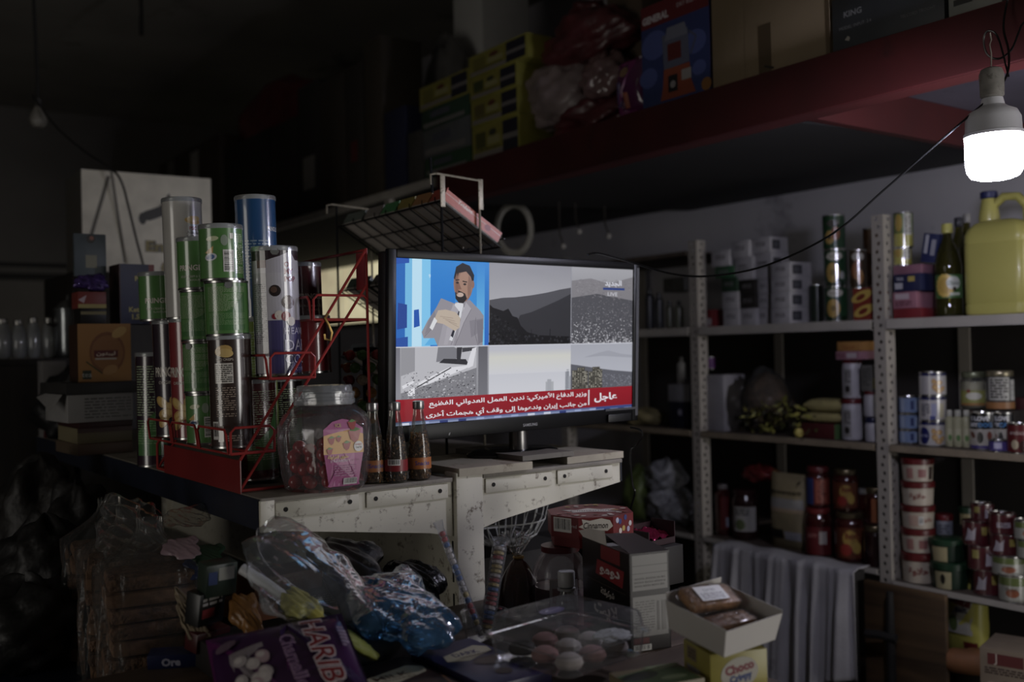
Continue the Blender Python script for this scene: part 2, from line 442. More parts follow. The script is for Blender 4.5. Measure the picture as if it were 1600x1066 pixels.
# red steel storage loft
m_red = M('red_oxide_steel', '#470d0e', .55, var=.22, scale=5, dirt='#2c0c0d', dirt_amt=.38, dscale=4)
loft = empty('storage_loft', (2.0, 1.1, 2.056), 0, 'dark red steel storage loft with joists running above the shelves', 'loft')
def local(mb, base):
    b = Vector(base); mb.v = [tuple(Vector(p)-b) for p in mb.v]; return mb
LB = (2.0, 1.1, 2.056)
local(MB().box((2.0, -1.7, 2.056), (2.012, 3.22, 2.184), .003).box((2.012, -1.7, 2.056), (2.075, 3.22, 2.066)).box((2.012, -1.7, 2.174), (2.075, 3.22, 2.184)), LB).build('front_beam', m_red, loft)
for y in (-1.0, .3, 1.565):
    local(MB().box((2.014, y, 2.062), (3.34, y+.012, 2.17)).box((2.014, y+.012, 2.07), (3.34, y+.05, 2.08)), LB).build('joist', m_red, loft)
local(MB().box((2.014, -1.7, 2.172), (3.345, 3.2, 2.183)), LB).build('deck_sheet', M('grimy_plywood', '#5d5766', .8, var=.25, scale=3, dirt='#2c2830', dirt_amt=.4), loft)
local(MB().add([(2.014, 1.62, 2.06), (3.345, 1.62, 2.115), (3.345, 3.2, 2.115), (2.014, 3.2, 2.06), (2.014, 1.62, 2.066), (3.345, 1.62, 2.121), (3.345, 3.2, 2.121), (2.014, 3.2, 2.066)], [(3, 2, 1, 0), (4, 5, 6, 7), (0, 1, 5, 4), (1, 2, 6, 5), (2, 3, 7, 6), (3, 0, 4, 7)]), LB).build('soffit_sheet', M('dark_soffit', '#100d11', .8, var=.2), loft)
m_palesteel = M('pale_shelf_steel', '#8d877c', .5, var=.15, dirt='#5a4a38', dirt_amt=.35)
m_dark = K('#14110f', .8)
l2 = empty('rear_loft', (2.0, 5, 2.1), 0, 'rear loft with a pale steel edge beyond the red beam', 'loft')
LB2 = (2.0, 5, 2.1)
local(MB().box((2.0, 3.25, 2.13), (2.03, 8.18, 2.165), .003), LB2).build('edge_rail', m_palesteel, l2)
local(MB().box((2.03, 3.25, 2.135), (3.34, 8.18, 2.16)), LB2).build('deck_sheet', m_dark, l2)
for y in (3.6, 4.9, 6.0):
    local(MB().box((2.004, y, 0), (2.03, y+.04, 2.129)), LB2).build('post', m_palesteel, l2)

# perforated angle shelving along the right wall
SX = 2.8
m_angle = M('cream_slotted_angle', '#a0988d', .45, var=.06, scale=5, dirt='#6b5b49', dirt_amt=.3, dscale=12)
m_lip = M('cream_shelf_steel', '#a8a197', .5, var=.1, scale=8, dirt='#6a5a4a', dirt_amt=.36)
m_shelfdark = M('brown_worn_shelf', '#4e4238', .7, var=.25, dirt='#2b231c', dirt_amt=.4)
def flange(mb, o, u, n, w, z0, z1, pitch=.026, rad=.0066, th=.0018):
    """one perforated strip: o base corner, u direction across, n outward normal"""
    o = Vector(o); u = Vector(u); up = Vector((0, 0, 1)); k = int((z1-z0)/pitch); p = (z1-z0)/k
    vs = []; fs = []
    for i in range(k):
        zc = z0+(i+.5)*p; cx = w*(.42 if i % 2 else .58)
        base = len(vs)
        outer = [(w, zc), (w, zc+p/2), (cx, zc+p/2), (0, zc+p/2), (0, zc), (0, zc-p/2), (cx, zc-p/2), (w, zc-p/2)]
        for a, z in outer: vs.append(o+u*a+up*(z-o.z))
        for j in range(8):
            t = 2*math.pi*j/8; vs.append(o+u*(cx+rad*math.cos(t))+up*(zc+rad*math.sin(t)-o.z))
        for j in range(8): vs.append(vs[base+8+j]-Vector(n)*th*2)
        for j in range(8):
            j2 = (j+1) % 8; fs.append((base+j, base+j2, base+8+j2, base+8+j)); fs.append((base+8+j, base+8+j2, base+16+j2, base+16+j))
    mb.add(vs, fs)
def angle_post(y, x, z1, back=False):
    mb = MB()
    flange(mb, (x, y, 0), (0, 1, 0), (-1, 0, 0), .042, 0, z1)
    flange(mb, (x, y, 0), (1, 0, 0), (0, -1, 0), .05, 0, z1)
    return mb
shv = empty('slotted_angle_shelving', (SX, 2.2, 0), 0, 'cream slotted angle shelving holding tins and jars along the right wall', 'shelving')
SB = (SX, 2.2, 0)
POSTS = (.95, 1.85, 2.65, 3.45)
for y in POSTS:
    local(angle_post(y, SX, 1.9), SB).build('upright', m_angle, shv)
for y in POSTS:
    local(MB().box((3.29, y, 0), (3.295, y+.042, 1.9)), SB).build('rear_upright', m_angle, shv)
ZT, ZM, ZL = 1.568, 1.172, .772
def shelf(y0, y1, z, lip, mat, mtop):
    mb = MB().box((SX-.004, y0, z-lip), (SX, y1, z)).box((SX-.004, y0, z-lip), (SX+.012, y1, z-lip+.003))
    o = local(mb, SB).build('shelf_lip', mat, shv)
    b = local(MB().box((SX, y0, z-.006), (3.288, y1, z)), SB).build('shelf_board', mtop, shv)
for (y0, y1) in ((.99, 1.845), (1.9, 2.645), (2.7, 3.445)):
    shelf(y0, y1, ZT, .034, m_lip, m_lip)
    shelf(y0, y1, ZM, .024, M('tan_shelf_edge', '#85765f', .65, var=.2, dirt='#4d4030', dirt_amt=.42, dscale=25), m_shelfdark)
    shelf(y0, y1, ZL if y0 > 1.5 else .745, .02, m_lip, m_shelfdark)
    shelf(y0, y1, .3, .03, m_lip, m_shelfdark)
local(MB().box((3.296, .96, .02), (3.305, 3.48, 1.555)), SB).build('back_panel', M('dark_shelf_back', '#2a2523', .85, var=.2, scale=2), shv)
shelf(2.7, 3.445, 1.863, .02, m_shelfdark, m_shelfdark)

# double-sided gondola, end towards the camera
GZ = 1.26; GY0, GY1 = 1.6, 3.45; GXL, GXC, GXR = .632, 1.045, 1.44
m_gw = M('chipped_cream_enamel', '#cbc6b4', .42, var=.07, scale=6, dirt='#57432c', dirt_amt=.435, dscale=45)
m_navy = M('navy_shelf_edge', '#171c2c', .4, var=.2)
m_gtop = M('worn_shelf_top', '#7d766b', .6, var=.2, dirt='#4a4034', dirt_amt=.42)
gon = empty('gondola_shelf', (GXC, GY0, 0), 0, 'double-sided cream metal gondola shelf carrying the television and the crisps', 'shelving')
GB = (GXC, GY0, 0)
G = lambda mb, name, mat, par=None: local(mb, GB).build(name, mat, par or gon)
# posts: C-profile with slots on the flanks
for y in (GY0, GY1-.04):
    mb = MB().box((GXC-.03, y-.012, 0), (GXC+.031, y+.03, 1.268), .002)
    pst = G(mb, 'post', m_gw)
    sl = MB()
    for i in range(24):
        z = .06+i*.05
        sl.box((GXC-.0308, y+.002, z), (GXC-.0296, y+.007, z+.028)).box((GXC+.0304, y+.002, z), (GXC+.0316, y+.007, z+.028))
    o = local(sl, GB).build('slots', m_dark, pst); o['kind'] = 'stuff'
G(MB().box((GXC-.012, GY0+.03, .1), (GXC+.012, GY1-.04, 1.24)), 'back_panel', m_gw)
def arm(sgn, y, xo, h0, h1):
    x0 = GXC+sgn*.032; poly = [(x0, 1.252), (xo, 1.252), (xo, 1.252-h1), (x0+sgn*.05, 1.252-h0), (x0, 1.252-h0-.012)]
    if sgn < 0: poly = poly[::-1]
    mb = MB(); X = Matrix.Rotation(math.pi/2, 4, 'X')
    mb.prism(poly, -y-.004, -y+.0, X)     # thin plate facing the camera
    a = G(mb, 'bracket_arm', m_gw)
    # folded strips with screw holes along the top of the plate
    L = xo-x0
    for f0, f1 in ((.03, .48), (.52, .93)):
        xa, xb = sorted((x0+L*f0, x0+L*f1))
        st = local(MB().box((xa, y-.0042, 1.222), (xb, y-.0012, 1.25), .001), GB).build('reinforcing_strip', m_gw, a)
        Xr = Matrix.Rotation(math.pi/2, 4, 'X')
        for xh in (xa+.018, xb-.018):
            local(MB().lathe([(.0042, 0), (.0042, .001)], 10, (xh, 1.237, -y+.0042), Xr), GB).build('screw_hole', m_dark, a)
    return a
for y in (GY0, GY1-.03):
    arm(-1, y, GXL, .092, .046); arm(1, y, GXR, .086, .042)
for a, b in ((GXL, GXC-.035), (GXC+.035, GXR)):
    G(MB().box((a, GY0-.008, 1.252), (b, GY1, 1.26), .001), 'shelf_top', m_gtop)
G(MB().box((GXL-.003, GY0-.002, 1.206), (GXL, GY1, 1.258)), 'navy_edge', m_navy)
G(MB().box((GXR, GY0-.002, 1.212), (GXR+.003, GY1, 1.258)), 'navy_edge', m_navy)
G(MB().box((GXL-.003, GY0-.012, 1.204), (GXL+.022, GY0-.004, 1.256), .001), 'corner_cap', m_gw)
G(MB().box((.22, GY0-.02, .915), (GXC-.035, GY1, .93)).box((.217, GY0-.02, .88), (.22, GY1, .93)), 'base_shelf', m_navy)
G(MB().box((GXC+.035, GY0-.02, .7), (1.86, GY1, .715)), 'base_shelf', m_navy)
# low counter in front of the gondola end
ctr = empty('display_counter', (.9, 1.2, 0), 0, 'low wooden display counter heaped with sweets before the gondola end', 'counter')
m_ctr = wood('dark_counter_wood', '#3a2a1e', '#53402f', 7)
CB = (.9, 1.2, 0); CZ = 1.03
for i in range(5):
    y = .83+i*.146
    local(MB().box((.25, y, CZ-.022), (1.11+i*.05, y+.144, CZ), .002), CB).build('top_plank', m_ctr, ctr)
for x in (.3, 1.03):
    for y in (.86, 1.48): local(MB().box((x, y, 0), (x+.05, y+.05, CZ-.022), .003), CB).build('leg', m_ctr, ctr)
for y in (.84, 1.53): local(MB().box((.3, y, CZ-.1), (1.08, y+.02, CZ-.022)), CB).build('apron', m_ctr, ctr)
# ---------------------------------------------------------------- television
TVYAW, TVT = math.radians(4.776), math.radians(-2.62)
tv_tl = Vector((.9032, 1.6285, 1.6926)); TW, TH = .6934, .365
ex = Vector((math.cos(TVYAW), math.sin(TVYAW), 0)); n0 = Vector((math.sin(TVYAW), -math.cos(TVYAW), 0)); zz = Vector((0, 0, 1))
upv = (math.cos(TVT)*zz - math.sin(TVT)*n0).normalized()
nrm = ex.cross(upv).normalized()
tvo = tv_tl+ex*TW/2-upv*TH
tv = empty('television', tvo, 0, 'black flat television showing a news split screen on the gondola', 'television')
def T(x, y, d): return Vector(ex*x+upv*y+nrm*d)   # local frame: x from centre, y from bottom, d towards viewer
def tvbox(mb, x0, y0, d0, x1, y1, d1, r=0):
    X = Matrix(((ex.x, upv.x, nrm.x, 0), (ex.y, upv.y, nrm.y, 0), (ex.z, upv.z, nrm.z, 0), (0, 0, 0, 1)))
    return mb.box((x0, y0, d0), (x1, y1, d1), r, X)
m_tvb = M('gloss_black_plastic', '#060607', .38, var=.1, spec=.25, dirt='#1d1b1a', dirt_amt=.3, dscale=20)
BL, BT, BB = .0185, .0165, .0315     # bezel: side, top, bottom
hw = TW/2
mb = MB(); tvbox(mb, -hw, 0, -.012, -hw+BL, TH, 0, .002); tvbox(mb, hw-BL, 0, -.012, hw, TH, 0, .002)
tvbox(mb, -hw+BL, TH-BT, -.012, hw-BL, TH, 0, .002); tvbox(mb, -hw+BL, 0, -.012, hw-BL, BB, 0, .002)
mb.build('bezel', m_tvb, tv)
mb = MB(); tvbox(mb, -hw+.004, .004, -.045, hw-.004, TH-.004, -.0125, .006); tvbox(mb, -.22, .05, -.07, .22, TH-.08, -.045, .01)
mb.build('back_shell', M('black_back_plastic', '#0d0d0e', .5), tv)
mb = MB(); tvbox(mb, hw-.012, .012, .0002, hw-.003, TH-.012, .0012); tvbox(mb, hw-.11, BB-.004, .0002, hw-.008, BB+.001, .0014)
mb.build('trim_strip', K('#4a4a4d', .3), tv)
# the picture
SW, SH = TW-2*BL, TH-BT-BB
SAT[0] = 1.0; A = Art(); rn = random.Random(3)
c1, c2 = .348*SW, .70*SW       # column borders
r1, rb = .468*SH, .156*SH      # row border (from bottom), banner top
def R(x0, y0, x1, y1, col, col2=None): return A.rect(x0, y0, x1, y1, col, col2)
R(0, 0, SW, SH, '#8f9099')
# presenter panel
R(0, r1, c1, SH, '#2f86c4', '#3b93d4')
for x0, x1, c in ((.0, .1, '#1d63b4'), (.1, .17, '#6fb4de'), (.17, .27, '#b9dcef'), (.27, .36, '#7cc0e8'), (.36, .62, '#1c6cc0'), (.62, .86, '#3f92d6'), (.86, .95, '#74bfe6'), (.95, 1, '#2b62b8')):
    R(x0*c1, r1, x1*c1, SH, c, '#2b7fca' if x0 > .3 else c)
def pp(u, v): return (u*c1, r1+v*(SH-r1))
A.poly([pp(.02, .2), pp(.12, .22), pp(.12, .48), pp(.03, .5)], '#173f8e'); A.poly([pp(.19, .22), pp(.25, .24), pp(.24, .43), pp(.19, .42)], '#1a50a8')
A.poly([pp(.0, .0), pp(.13, .0), pp(.13, .12), pp(.0, .1)], '#1b4a9c'); A.poly([pp(0, .93), pp(.14, .95), pp(.14, 1), pp(0, 1)], '#1a4ea8')
A.poly([pp(.3, .02), pp(.58, .02), pp(.52, .16), pp(.36, .1)], '#5aaade'); A.text('9', *pp(.35, .81), .0075, '#cfe4f2')
A.poly([pp(.27, .17), pp(.29, .1), pp(.4, .1), pp(.44, .0), pp(.93, 0), pp(.94, .36), pp(.9, .42), pp(.78, .55), pp(.62, .5), pp(.47, .56), pp(.42, .45), pp(.33, .3)], '#8d8a92')
A.poly([pp(.44, 0), pp(.6, 0), pp(.72, .5), pp(.63, .52), pp(.5, .3)], '#9b98a0'); A.poly([pp(.78, .3), pp(.93, .33), pp(.94, .2), pp(.8, .1)], '#7f7c85')
A.poly([pp(.55, .08), pp(.6, .06), pp(.72, .45), pp(.7, .53), pp(.62, .5)], '#cfd0d6'); A.poly([pp(.63, .43), pp(.67, .41), pp(.66, .33), pp(.6, .1), pp(.56, .14)], '#232430')
A.line([pp(.72, .5), pp(.68, .3), pp(.58, .02)], .0012, '#6d6a72'); A.line([pp(.3, .12), pp(.45, .3), pp(.52, .32)], .0012, '#6f6c74')
A.ell(*pp(.71, .74), .0245, .037, '#8a6a5c', 20); A.ell(*pp(.73, .73), .018, .028, '#9c7c6c', 16)
A.poly([pp(.605, .8), pp(.63, .93), pp(.7, .98), pp(.78, .95), pp(.83, .84), pp(.82, .72), pp(.79, .82), pp(.74, .88), pp(.66, .86), pp(.63, .76)], '#17161a')
A.poly([pp(.62, .63), pp(.645, .66), pp(.68, .645), pp(.73, .62), pp(.75, .56), pp(.71, .505), pp(.66, .51), pp(.625, .56)], '#1d191b'); A.ell(*pp(.675, .605), .009, .0045, '#b8a49a', 10)
A.poly([pp(.62, .8), pp(.64, .86), pp(.66, .72), pp(.65, .6), pp(.625, .64)], '#7a5a4e'); A.poly([pp(.77, .84), pp(.81, .76), pp(.79, .62), pp(.76, .58), pp(.755, .7)], '#84665a'); A.ell(*pp(.815, .73), .004, .008, '#86665a', 10)
A.poly([pp(.6, .5), pp(.66, .42), pp(.6, .2), pp(.54, .02), pp(.5, .02), pp(.55, .3)], '#a3a0a8'); A.poly([pp(.74, .52), pp(.8, .44), pp(.72, .28), pp(.64, .05), pp(.69, .36)], '#a5a2aa'); A.line([pp(.8, .44), pp(.72, .28), pp(.62, 0)], .001, '#67646c')
A.poly([pp(.3, .14), pp(.36, .2), pp(.42, .33), pp(.4, .42), pp(.34, .3)], '#807d86'); A.poly([pp(.86, .3), pp(.93, .32), pp(.93, .05), pp(.88, .02)], '#76737c'); A.line([pp(.85, .34), pp(.84, .15), pp(.88, .0)], .001, '#69666e')
A.line([pp(.625, .775), pp(.665, .78)], .0022, '#1a1718'); A.line([pp(.7, .765), pp(.75, .755)], .0022, '#1a1718')
A.ell(*pp(.645, .745), .004, .0022, '#2a2222', 8); A.ell(*pp(.725, .73), .004, .0022, '#2a2222', 8); A.poly([pp(.66, .75), pp(.69, .67), pp(.65, .665)], '#7d5c50')
A.poly([pp(.4, .32), pp(.44, .42), pp(.52, .43), pp(.63, .4), pp(.68, .33), pp(.67, .22), pp(.62, .18), pp(.5, .26), pp(.42, .28)], '#b6a89a')
for k in range(4): A.line([pp(.46+.03*k, .35-.02*k), pp(.6+.02*k, .33-.035*k)], .0009, '#94857a')
A.poly([pp(.35, .22), pp(.4, .34), pp(.43, .3), pp(.38, .19)], '#d5d6da')
# hill view
R(c1+.001, r1, c2-.001, SH, '#bcbcc2', '#8a8a92')
def q(u, v): return (c1+.001+u*(c2-c1-.002), r1+v*(SH-r1))
ridge = [q(0, .55), q(.15, .58), q(.3, .59), q(.5, .62), q(.7, .66), q(.85, .7), q(1, .73)]
A.poly(ridge+[q(1, 0), q(0, 0)], '#4c4c52'); A.poly([q(.36, .37), q(.5, .41), q(.7, .5), q(.85, .57), q(1, .65), q(1, 0), q(.2, 0)], '#2f2f34')
A.poly([q(0, .0), q(0, .5), q(.04, .46), q(.1, .44), q(.16, .42), q(.22, .45), q(.27, .36), q(.33, .34), q(.37, .24), q(.45, .16), q(.6, .12), q(1, .1), q(1, 0)], '#111114')
for k in range(260):
    u, v = rn.random()*.45, rn.random()*.42
    if v < .44-u*.75: A.ell(*q(u, v), rn.uniform(.001, .0035), rn.uniform(.001, .003), rn.choice(('#0c0c0e', '#1c1c20', '#26262a')), 6); A.l -= 1
for k in range(60): A.ell(*q(rn.random(), rn.uniform(.02, .12)), .003, .003, rn.choice(('#18181c', '#2c2c31')), 6); A.l -= 1
A.l += 1; A.line([q(.5, .02), q(.5, .2)], .0013, '#15151a'); A.line([q(.73, 0), q(.735, .2)], .0022, '#15151a')
# city view
R(c2+.001, r1, SW, SH, '#6a6a70', '#a0a0a6')
def s_(u, v): return (c2+.001+u*(SW-c2-.001), r1+v*(SH-r1))
A.poly([s_(0, .82), s_(.3, .86), s_(.6, .8), s_(1, .9), s_(1, .5), s_(0, .5)], '#7d7b80'); A.poly([s_(0, .6), s_(.4, .66), s_(1, .58), s_(1, 0), s_(0, 0)], '#4e4e54')
for k in range(1300):
    v = rn.random()**1.7*.58; u = rn.random(); z = (1-v/.6)*.8+.25
    x, y = s_(u, v); w_, h_ = rn.uniform(.0008, .0035)*z, rn.uniform(.0008, .003)*z
    if x+w_ > SW: continue
    R(x, y, x+w_, y+h_, rn.choice(('#d4d4da', '#bcbcc2', '#9a9aa0', '#3c3c42', '#242428', '#4b4b52'))); A.l -= 1
for k in range(120):
    u, v = rn.random()*.96, rn.uniform(.6, .84); x, y = s_(u, v); A.line([(x, y), (x+.006, y+rn.uniform(-.003, .003))], .0008, rn.choice(('#8d8b90', '#6b696e'))); A.l -= 1
A.l += 2
A.text(arabic('الجديد'), *s_(.67, .8), .0155, '#cfd0da', w=.055, bold=.03); R(*s_(.5, .715), *s_(.86, .745), '#2b3f7a'); A.text('LIVE', *s_(.66, .66), .0085, '#c4c4cc', w=.032, bold=.01)
# rubble clip with blurred side bars
R(0, rb, c1, r1, '#8c8c92', '#9c9ca3')
def t_(u, v): return (u*c1, rb+v*(r1-rb))
R(*t_(.06, 0), *t_(.86, 1), '#b4b4ba'); R(*t_(.88, 0), *t_(.985, 1), '#6f6f76', '#5d5d64'); R(*t_(0, 0), *t_(.05, 1), '#8a8a92', '#70707a')
A.poly([t_(.06, .45), t_(.3, .6), t_(.2, 1), t_(.06, 1)], '#8f8f95'); A.poly([t_(.2, .5), t_(.42, .62), t_(.44, 1), t_(.2, 1)], '#b4b4ba'); A.poly([t_(.42, .7), t_(.62, .72), t_(.7, .9), t_(.6, 1), t_(.44, 1)], '#77777e')
A.poly([t_(.45, .68), t_(.78, .62), t_(.74, .74), t_(.5, .76)], '#2a2a30'); A.poly([t_(.64, .68), t_(.68, .7), t_(.7, .98), t_(.64, .98)], '#2e2e34')
A.poly([t_(.7, .88), t_(.86, .92), t_(.86, .98), t_(.7, .97)], '#3a3a40'); A.poly([t_(.2, .28), t_(.55, .58), t_(.8, .62), t_(.86, .95), t_(.8, .9), t_(.74, .55), t_(.3, .25)], '#d8d8de')
A.poly([t_(.06, .12), t_(.4, .3), t_(.86, .56), t_(.86, 0), t_(.06, 0)], '#7c7c82')
A.poly([t_(.76, .55), t_(.82, .6), t_(.86, .98), t_(.81, .95)], '#d6d6dc'); A.line([t_(.2, .2), t_(.58, .58)], .0022, '#26262c')
A.poly([t_(.07, .26), t_(.19, .36), t_(.19, .31), t_(.08, .2)], '#d8d8de'); A.poly([t_(.13, .06), t_(.2, .06), t_(.2, .22), t_(.14, .18)], '#dcdce2')
for k in range(320):
    u, v = rn.uniform(.08, .84), rn.random()**1.4*.5; x, y = t_(u, v); a = rn.uniform(.001, .004)
    A.poly([(x, y), (x+a, y+a*.3), (x+a*.8, y+a*.8), (x-a*.2, y+a*.6)], rn.choice(('#55555b', '#9a9aa0', '#66666c', '#b5b5bb', '#3d3d43'))); A.l -= 1
A.l += 1
# hazy skyline
R(c1, rb, c2, r1, '#c8c9d0', '#b6b8c2'); R(c1, rb+.04, c2, rb+.075, '#c8c9d0', '#cacac4'); R(c1, rb+.075, c2, r1-.01, '#cacac4', '#b9bac2')
for x, w_, h_, c in ((.68, .1, .2, '#a6a8ae'), (.7, .05, .25, '#a0a2a9'), (.93, .05, .4, '#8d9098'), (.96, .04, .3, '#9b9ea6')):
    R(c1+x*(c2-c1), rb, c1+(x+w_)*(c2-c1), rb+h_*(r1-rb), c)
for k in range(12): R(c1+.945*(c2-c1), rb+.004+k*.0035, c1+.975*(c2-c1), rb+.0055+k*.0035, '#777a82')
# towers and hillside
R(c2, rb, SW, r1, '#b4b6c0', '#a2a4ae')
def v_(u, v): return (c2+u*(SW-c2), rb+v*(r1-rb))
A.poly([v_(.2, .7), v_(.45, .8), v_(.6, .84), v_(.8, .76), v_(1, .72), v_(1, .66), v_(.5, .72)], '#9a9ca6')
A.poly([v_(0, .56), v_(.15, .52), v_(.4, .45), v_(.7, .38), v_(1, .33), v_(1, 0), v_(0, 0)], '#5a5b63')
for k in range(170):
    u = rn.uniform(.45, .98); v = rn.uniform(.02, .36-.1*u); x, y = v_(u, v); R(x, y, x+.002, y+.0016, rn.choice(('#8b8c95', '#7a7b84', '#50515a'))); A.l -= 1
A.l += 1
for x, w_, h_ in ((.02, .1, .42), (.1, .12, .48), (.2, .07, .4), (.28, .1, .38), (.34, .12, .48), (.44, .06, .42)):
    R(*v_(x, 0), *v_(x+w_, h_), '#4a4842')
    for i in range(12):
        for j in range(3):
            x0, y0 = v_(x+w_*(.1+.3*j), h_*(.05+.078*i)); R(x0, y0, x0+.0028, y0+.0022, rn.choice(('#8a867c', '#aaa69a', '#2d2b28', '#62605a'))); A.l -= 1
    A.l += 1
# row divider and red headline banner
R(0, r1-.0008, SW, r1+.0012, '#c6c7d0'); R(0, .012*SH, SW, rb, '#7f1420', '#8e1a26'); R(0, 0, SW, .022*SH, '#8b97b8', '#3d4878')
for k in range(14): R(SW*(.02+.07*k), 0, SW*(.05+.07*k), .014*SH, rn.choice(('#c5cbdc', '#2c386c', '#93a0c4')))
R(c2+.235*SW-.115*SW, .004*SH, c2+.3*SW, .02*SH, '#39477c')
A.rect(.783*SW, .04*SH, .788*SW, .145*SH, '#dfdfe6')
A.text(arabic('عاجل'), .868*SW, .086*SH, .021, '#e6e6ec', w=.073, bold=.025, res=3)
A.text(arabic('وزير الدفاع الأميركي: ندين العمل العدواني الفظيع'), .775*SW, .118*SH, .0165, '#e2e2e8', w=.43, align='R', bold=.018, res=3)
A.text(arabic('من جانب إيران وندعوها إلى وقف أي هجمات أخرى'), .775*SW, .05*SH, .0165, '#e2e2e8', w=.437, align='R', bold=.018, res=3)
SAT[0] = .82
mb = MB(); tvbox(mb, -hw+BL-.002, BB-.002, -.0115, hw-BL+.002, TH-BT+.002, -.006)
scr = mb.build('screen', K('#050506', .15), tv)
A.plane('screen_picture', scr, T(-hw+BL, BB, -.0058), ex, upv, printed(emit=.95), eps=.000012)
B = Art(); B.text('SAMSUNG', .01, .0125, .0062, '#9a9a9c', w=.04, bold=.02); B.ell(hw-.075, .011, .0012, .0012, '#c02020', 8); B.ell(hw-.06, .0115, .0014, .0014, '#b8c020', 8)
B.poly([(-.205, .006), (-.202, .006), (-.2, .012), (-.204, .01)], '#8a8a88')
B.plane('maker_lettering', tv, T(0, 0, .0), ex, upv, printed(.3))
mb = MB(); tvbox(mb, hw-.105, .002, .0, hw-.03, .02, .006, .002); mb.build('sensor_pod', K('#101012', .4), tv)
mb = MB(); mb.lathe([(.02, -tvo.z+GZ+.028), (.02, .02)], 20, (.0, .03, 0)); mb.build('stand_neck', M('brushed_metal', '#7d7b78', .3, 1.), tv)
mb = MB(); mb.lathe([(0, 0), (.11, 0), (.11, .006), (.095, .012), (0, .014)], 32, (0, .05, -tvo.z+GZ+.016), sy=.62); mb.build('stand_foot', K('#0c0c0d', .25), tv)
# loose boards under the stand
m_bd = M('weathered_board', '#a39a86', .7, var=.18, scale=9, dirt='#5b4a36', dirt_amt=.42, dscale=14)
m_bd2 = M('grey_board', '#6b665d', .7, var=.2, scale=9, dirt='#3a332b', dirt_amt=.42, dscale=14)
for nm, lb, x0, x1, y0, z0, z1, rz, mt in (
    ('board', 'pale warped board under the television, nearest the glass bottles', 1.02, 1.19, 1.585, GZ+.001, GZ+.016, -.03, m_bd),
    ('board', 'grey board under the television stand, between two paler boards', 1.175, 1.31, 1.59, GZ+.017, GZ+.027, .02, m_bd2),
    ('board', 'pale board with a splintered tip at the far end of the gondola bracket', 1.29, 1.45, 1.592, GZ+.001, GZ+.015, .03, m_bd)):
    mb = MB(); k = 9; L = x1-x0
    rr = random.Random(int(x0*1000)); top = [(i/k*L, rr.uniform(0, .004)) for i in range(k+1)]
    poly = [(0, 0)]+[(L, 0), (L-.006, .1), (L, .24), (0, .24)]
    poly = [(x, y+rr.uniform(-.003, .003)) for x, y in poly]
    mb.prism(poly, 0, z1-z0)
    o = mb.build(nm, mt, None, (x0, y0, z0), rz); tag(o, lb, 'board')
# leads: aerial wire to the bulb, power lead down the side
def wire(name, pts, r, mat, label, cat='cable', n=6, parent=None, sub=6):
    P = [Vector(p) for p in pts]; out = []
    for i in range(len(P)-1):
        p0, p1, p2, p3 = P[max(i-1, 0)], P[i], P[i+1], P[min(i+2, len(P)-1)]
        for k in range(sub):
            t = k/sub; out.append(.5*((2*p1)+(p2-p0)*t+(2*p0-5*p1+4*p2-p3)*t*t+(3*p1-p0-3*p2+p3)*t*t*t))
    out.append(P[-1])
    b = out[0].copy(); mb = MB().tube([q-b for q in out], r, n); o = mb.build(name, mat, parent, b if parent is None else b)
    if label: tag(o, label, cat)
    return o
m_cable = K('#0c0c0d', .3)
W = [pix(918, 398, t=2.02), pix(935, 396, t=2.05), pix(980, 408, t=2.1), pix(1050, 428, t=2.1), pix(1115, 431, t=2.08), pix(1200, 414, t=2.04), pix(1300, 366, t=2.0), pix(1380, 298, t=1.98), pix(1460, 228, t=1.95), pix(1525, 172, t=1.93), pix(1556, 145, t=1.92), pix(1574, 115, t=1.93), pix(1576, 80, t=1.95), pix(1568, 45, t=1.97), pix(1572, 10, t=1.99), pix(1580, -25, t=1.98)]
wire('power_cable', W, .0022, m_cable, 'thin black cable sagging from the television top to the lit bulb')
W = [pix(985, 668, t=2.03), pix(1000, 672, t=2.02), pix(1003, 682, t=2.02), pix(993, 697, t=2.03), pix(985, 706, t=2.03), pix(988, 755, t=2.05), pix(992, 770, t=2.05), pix(985, 800, t=2.1), pix(980, 860, t=2.12)]
wire('power_lead', W, .0022, m_cable, 'black power lead hanging from the lower corner of the television')
# ---------------------------------------------------------------- kits
m_tin = M('tin_rim', '#b9b9b6', .22, 1., var=.05)
m_clearlid = film('clear_lid', '#e9ecec', .35, .2, .1, 20, .55)
def can_body(r, h, rim=.0035, lipt=True):
    mb = MB(); rr = r+.0008
    mb.mat(0).lathe([(r, rim), (r, h-rim)], 36)
    mb.mat(1).lathe([(r*.9, 0.0005), (rr, 0), (rr, rim), (r, rim+.0008)], 36)
    mb.mat(1).lathe([(r, h-rim-.0008), (rr, h-rim), (rr, h), (r*.93, h), (r*.91, h-.003)], 36)
    return mb
def tin(name, label, cat, loc, r, h, mat, art=None, face=None, group=None, tilt=(0, 0), lid=None, rim=.0035, rimmat=None, parts=True, ink=None):
    """printed tin: body with rolled rims, printed wrap, optional lid; art x=0 faces angle face (world radians, -Y if None)"""
    o = can_body(r, h, rim).build(name, [mat, rimmat or m_tin]); o.location = loc
    o.rotation_euler = (tilt[0], tilt[1], 0); tag(o, label, cat, group)
    if art is not None: art.cyl('printed_wrap', o, r, -math.pi/2 if face is None else face, 0, ink or printed(.24, gloss=True))
    if lid: MB().lathe([(0, h+.002), (r*.9, h+.002), (r*1.0, h+.003), (r*1.03, h+.001), (r*1.03, h-.006), (r*1.01, h-.006)], 36).build('lid', lid, o)
    return o
def face_to_cam(p):
    """angle of the direction from p to the camera in plan"""
    return math.atan2(-p[1], -p[0])
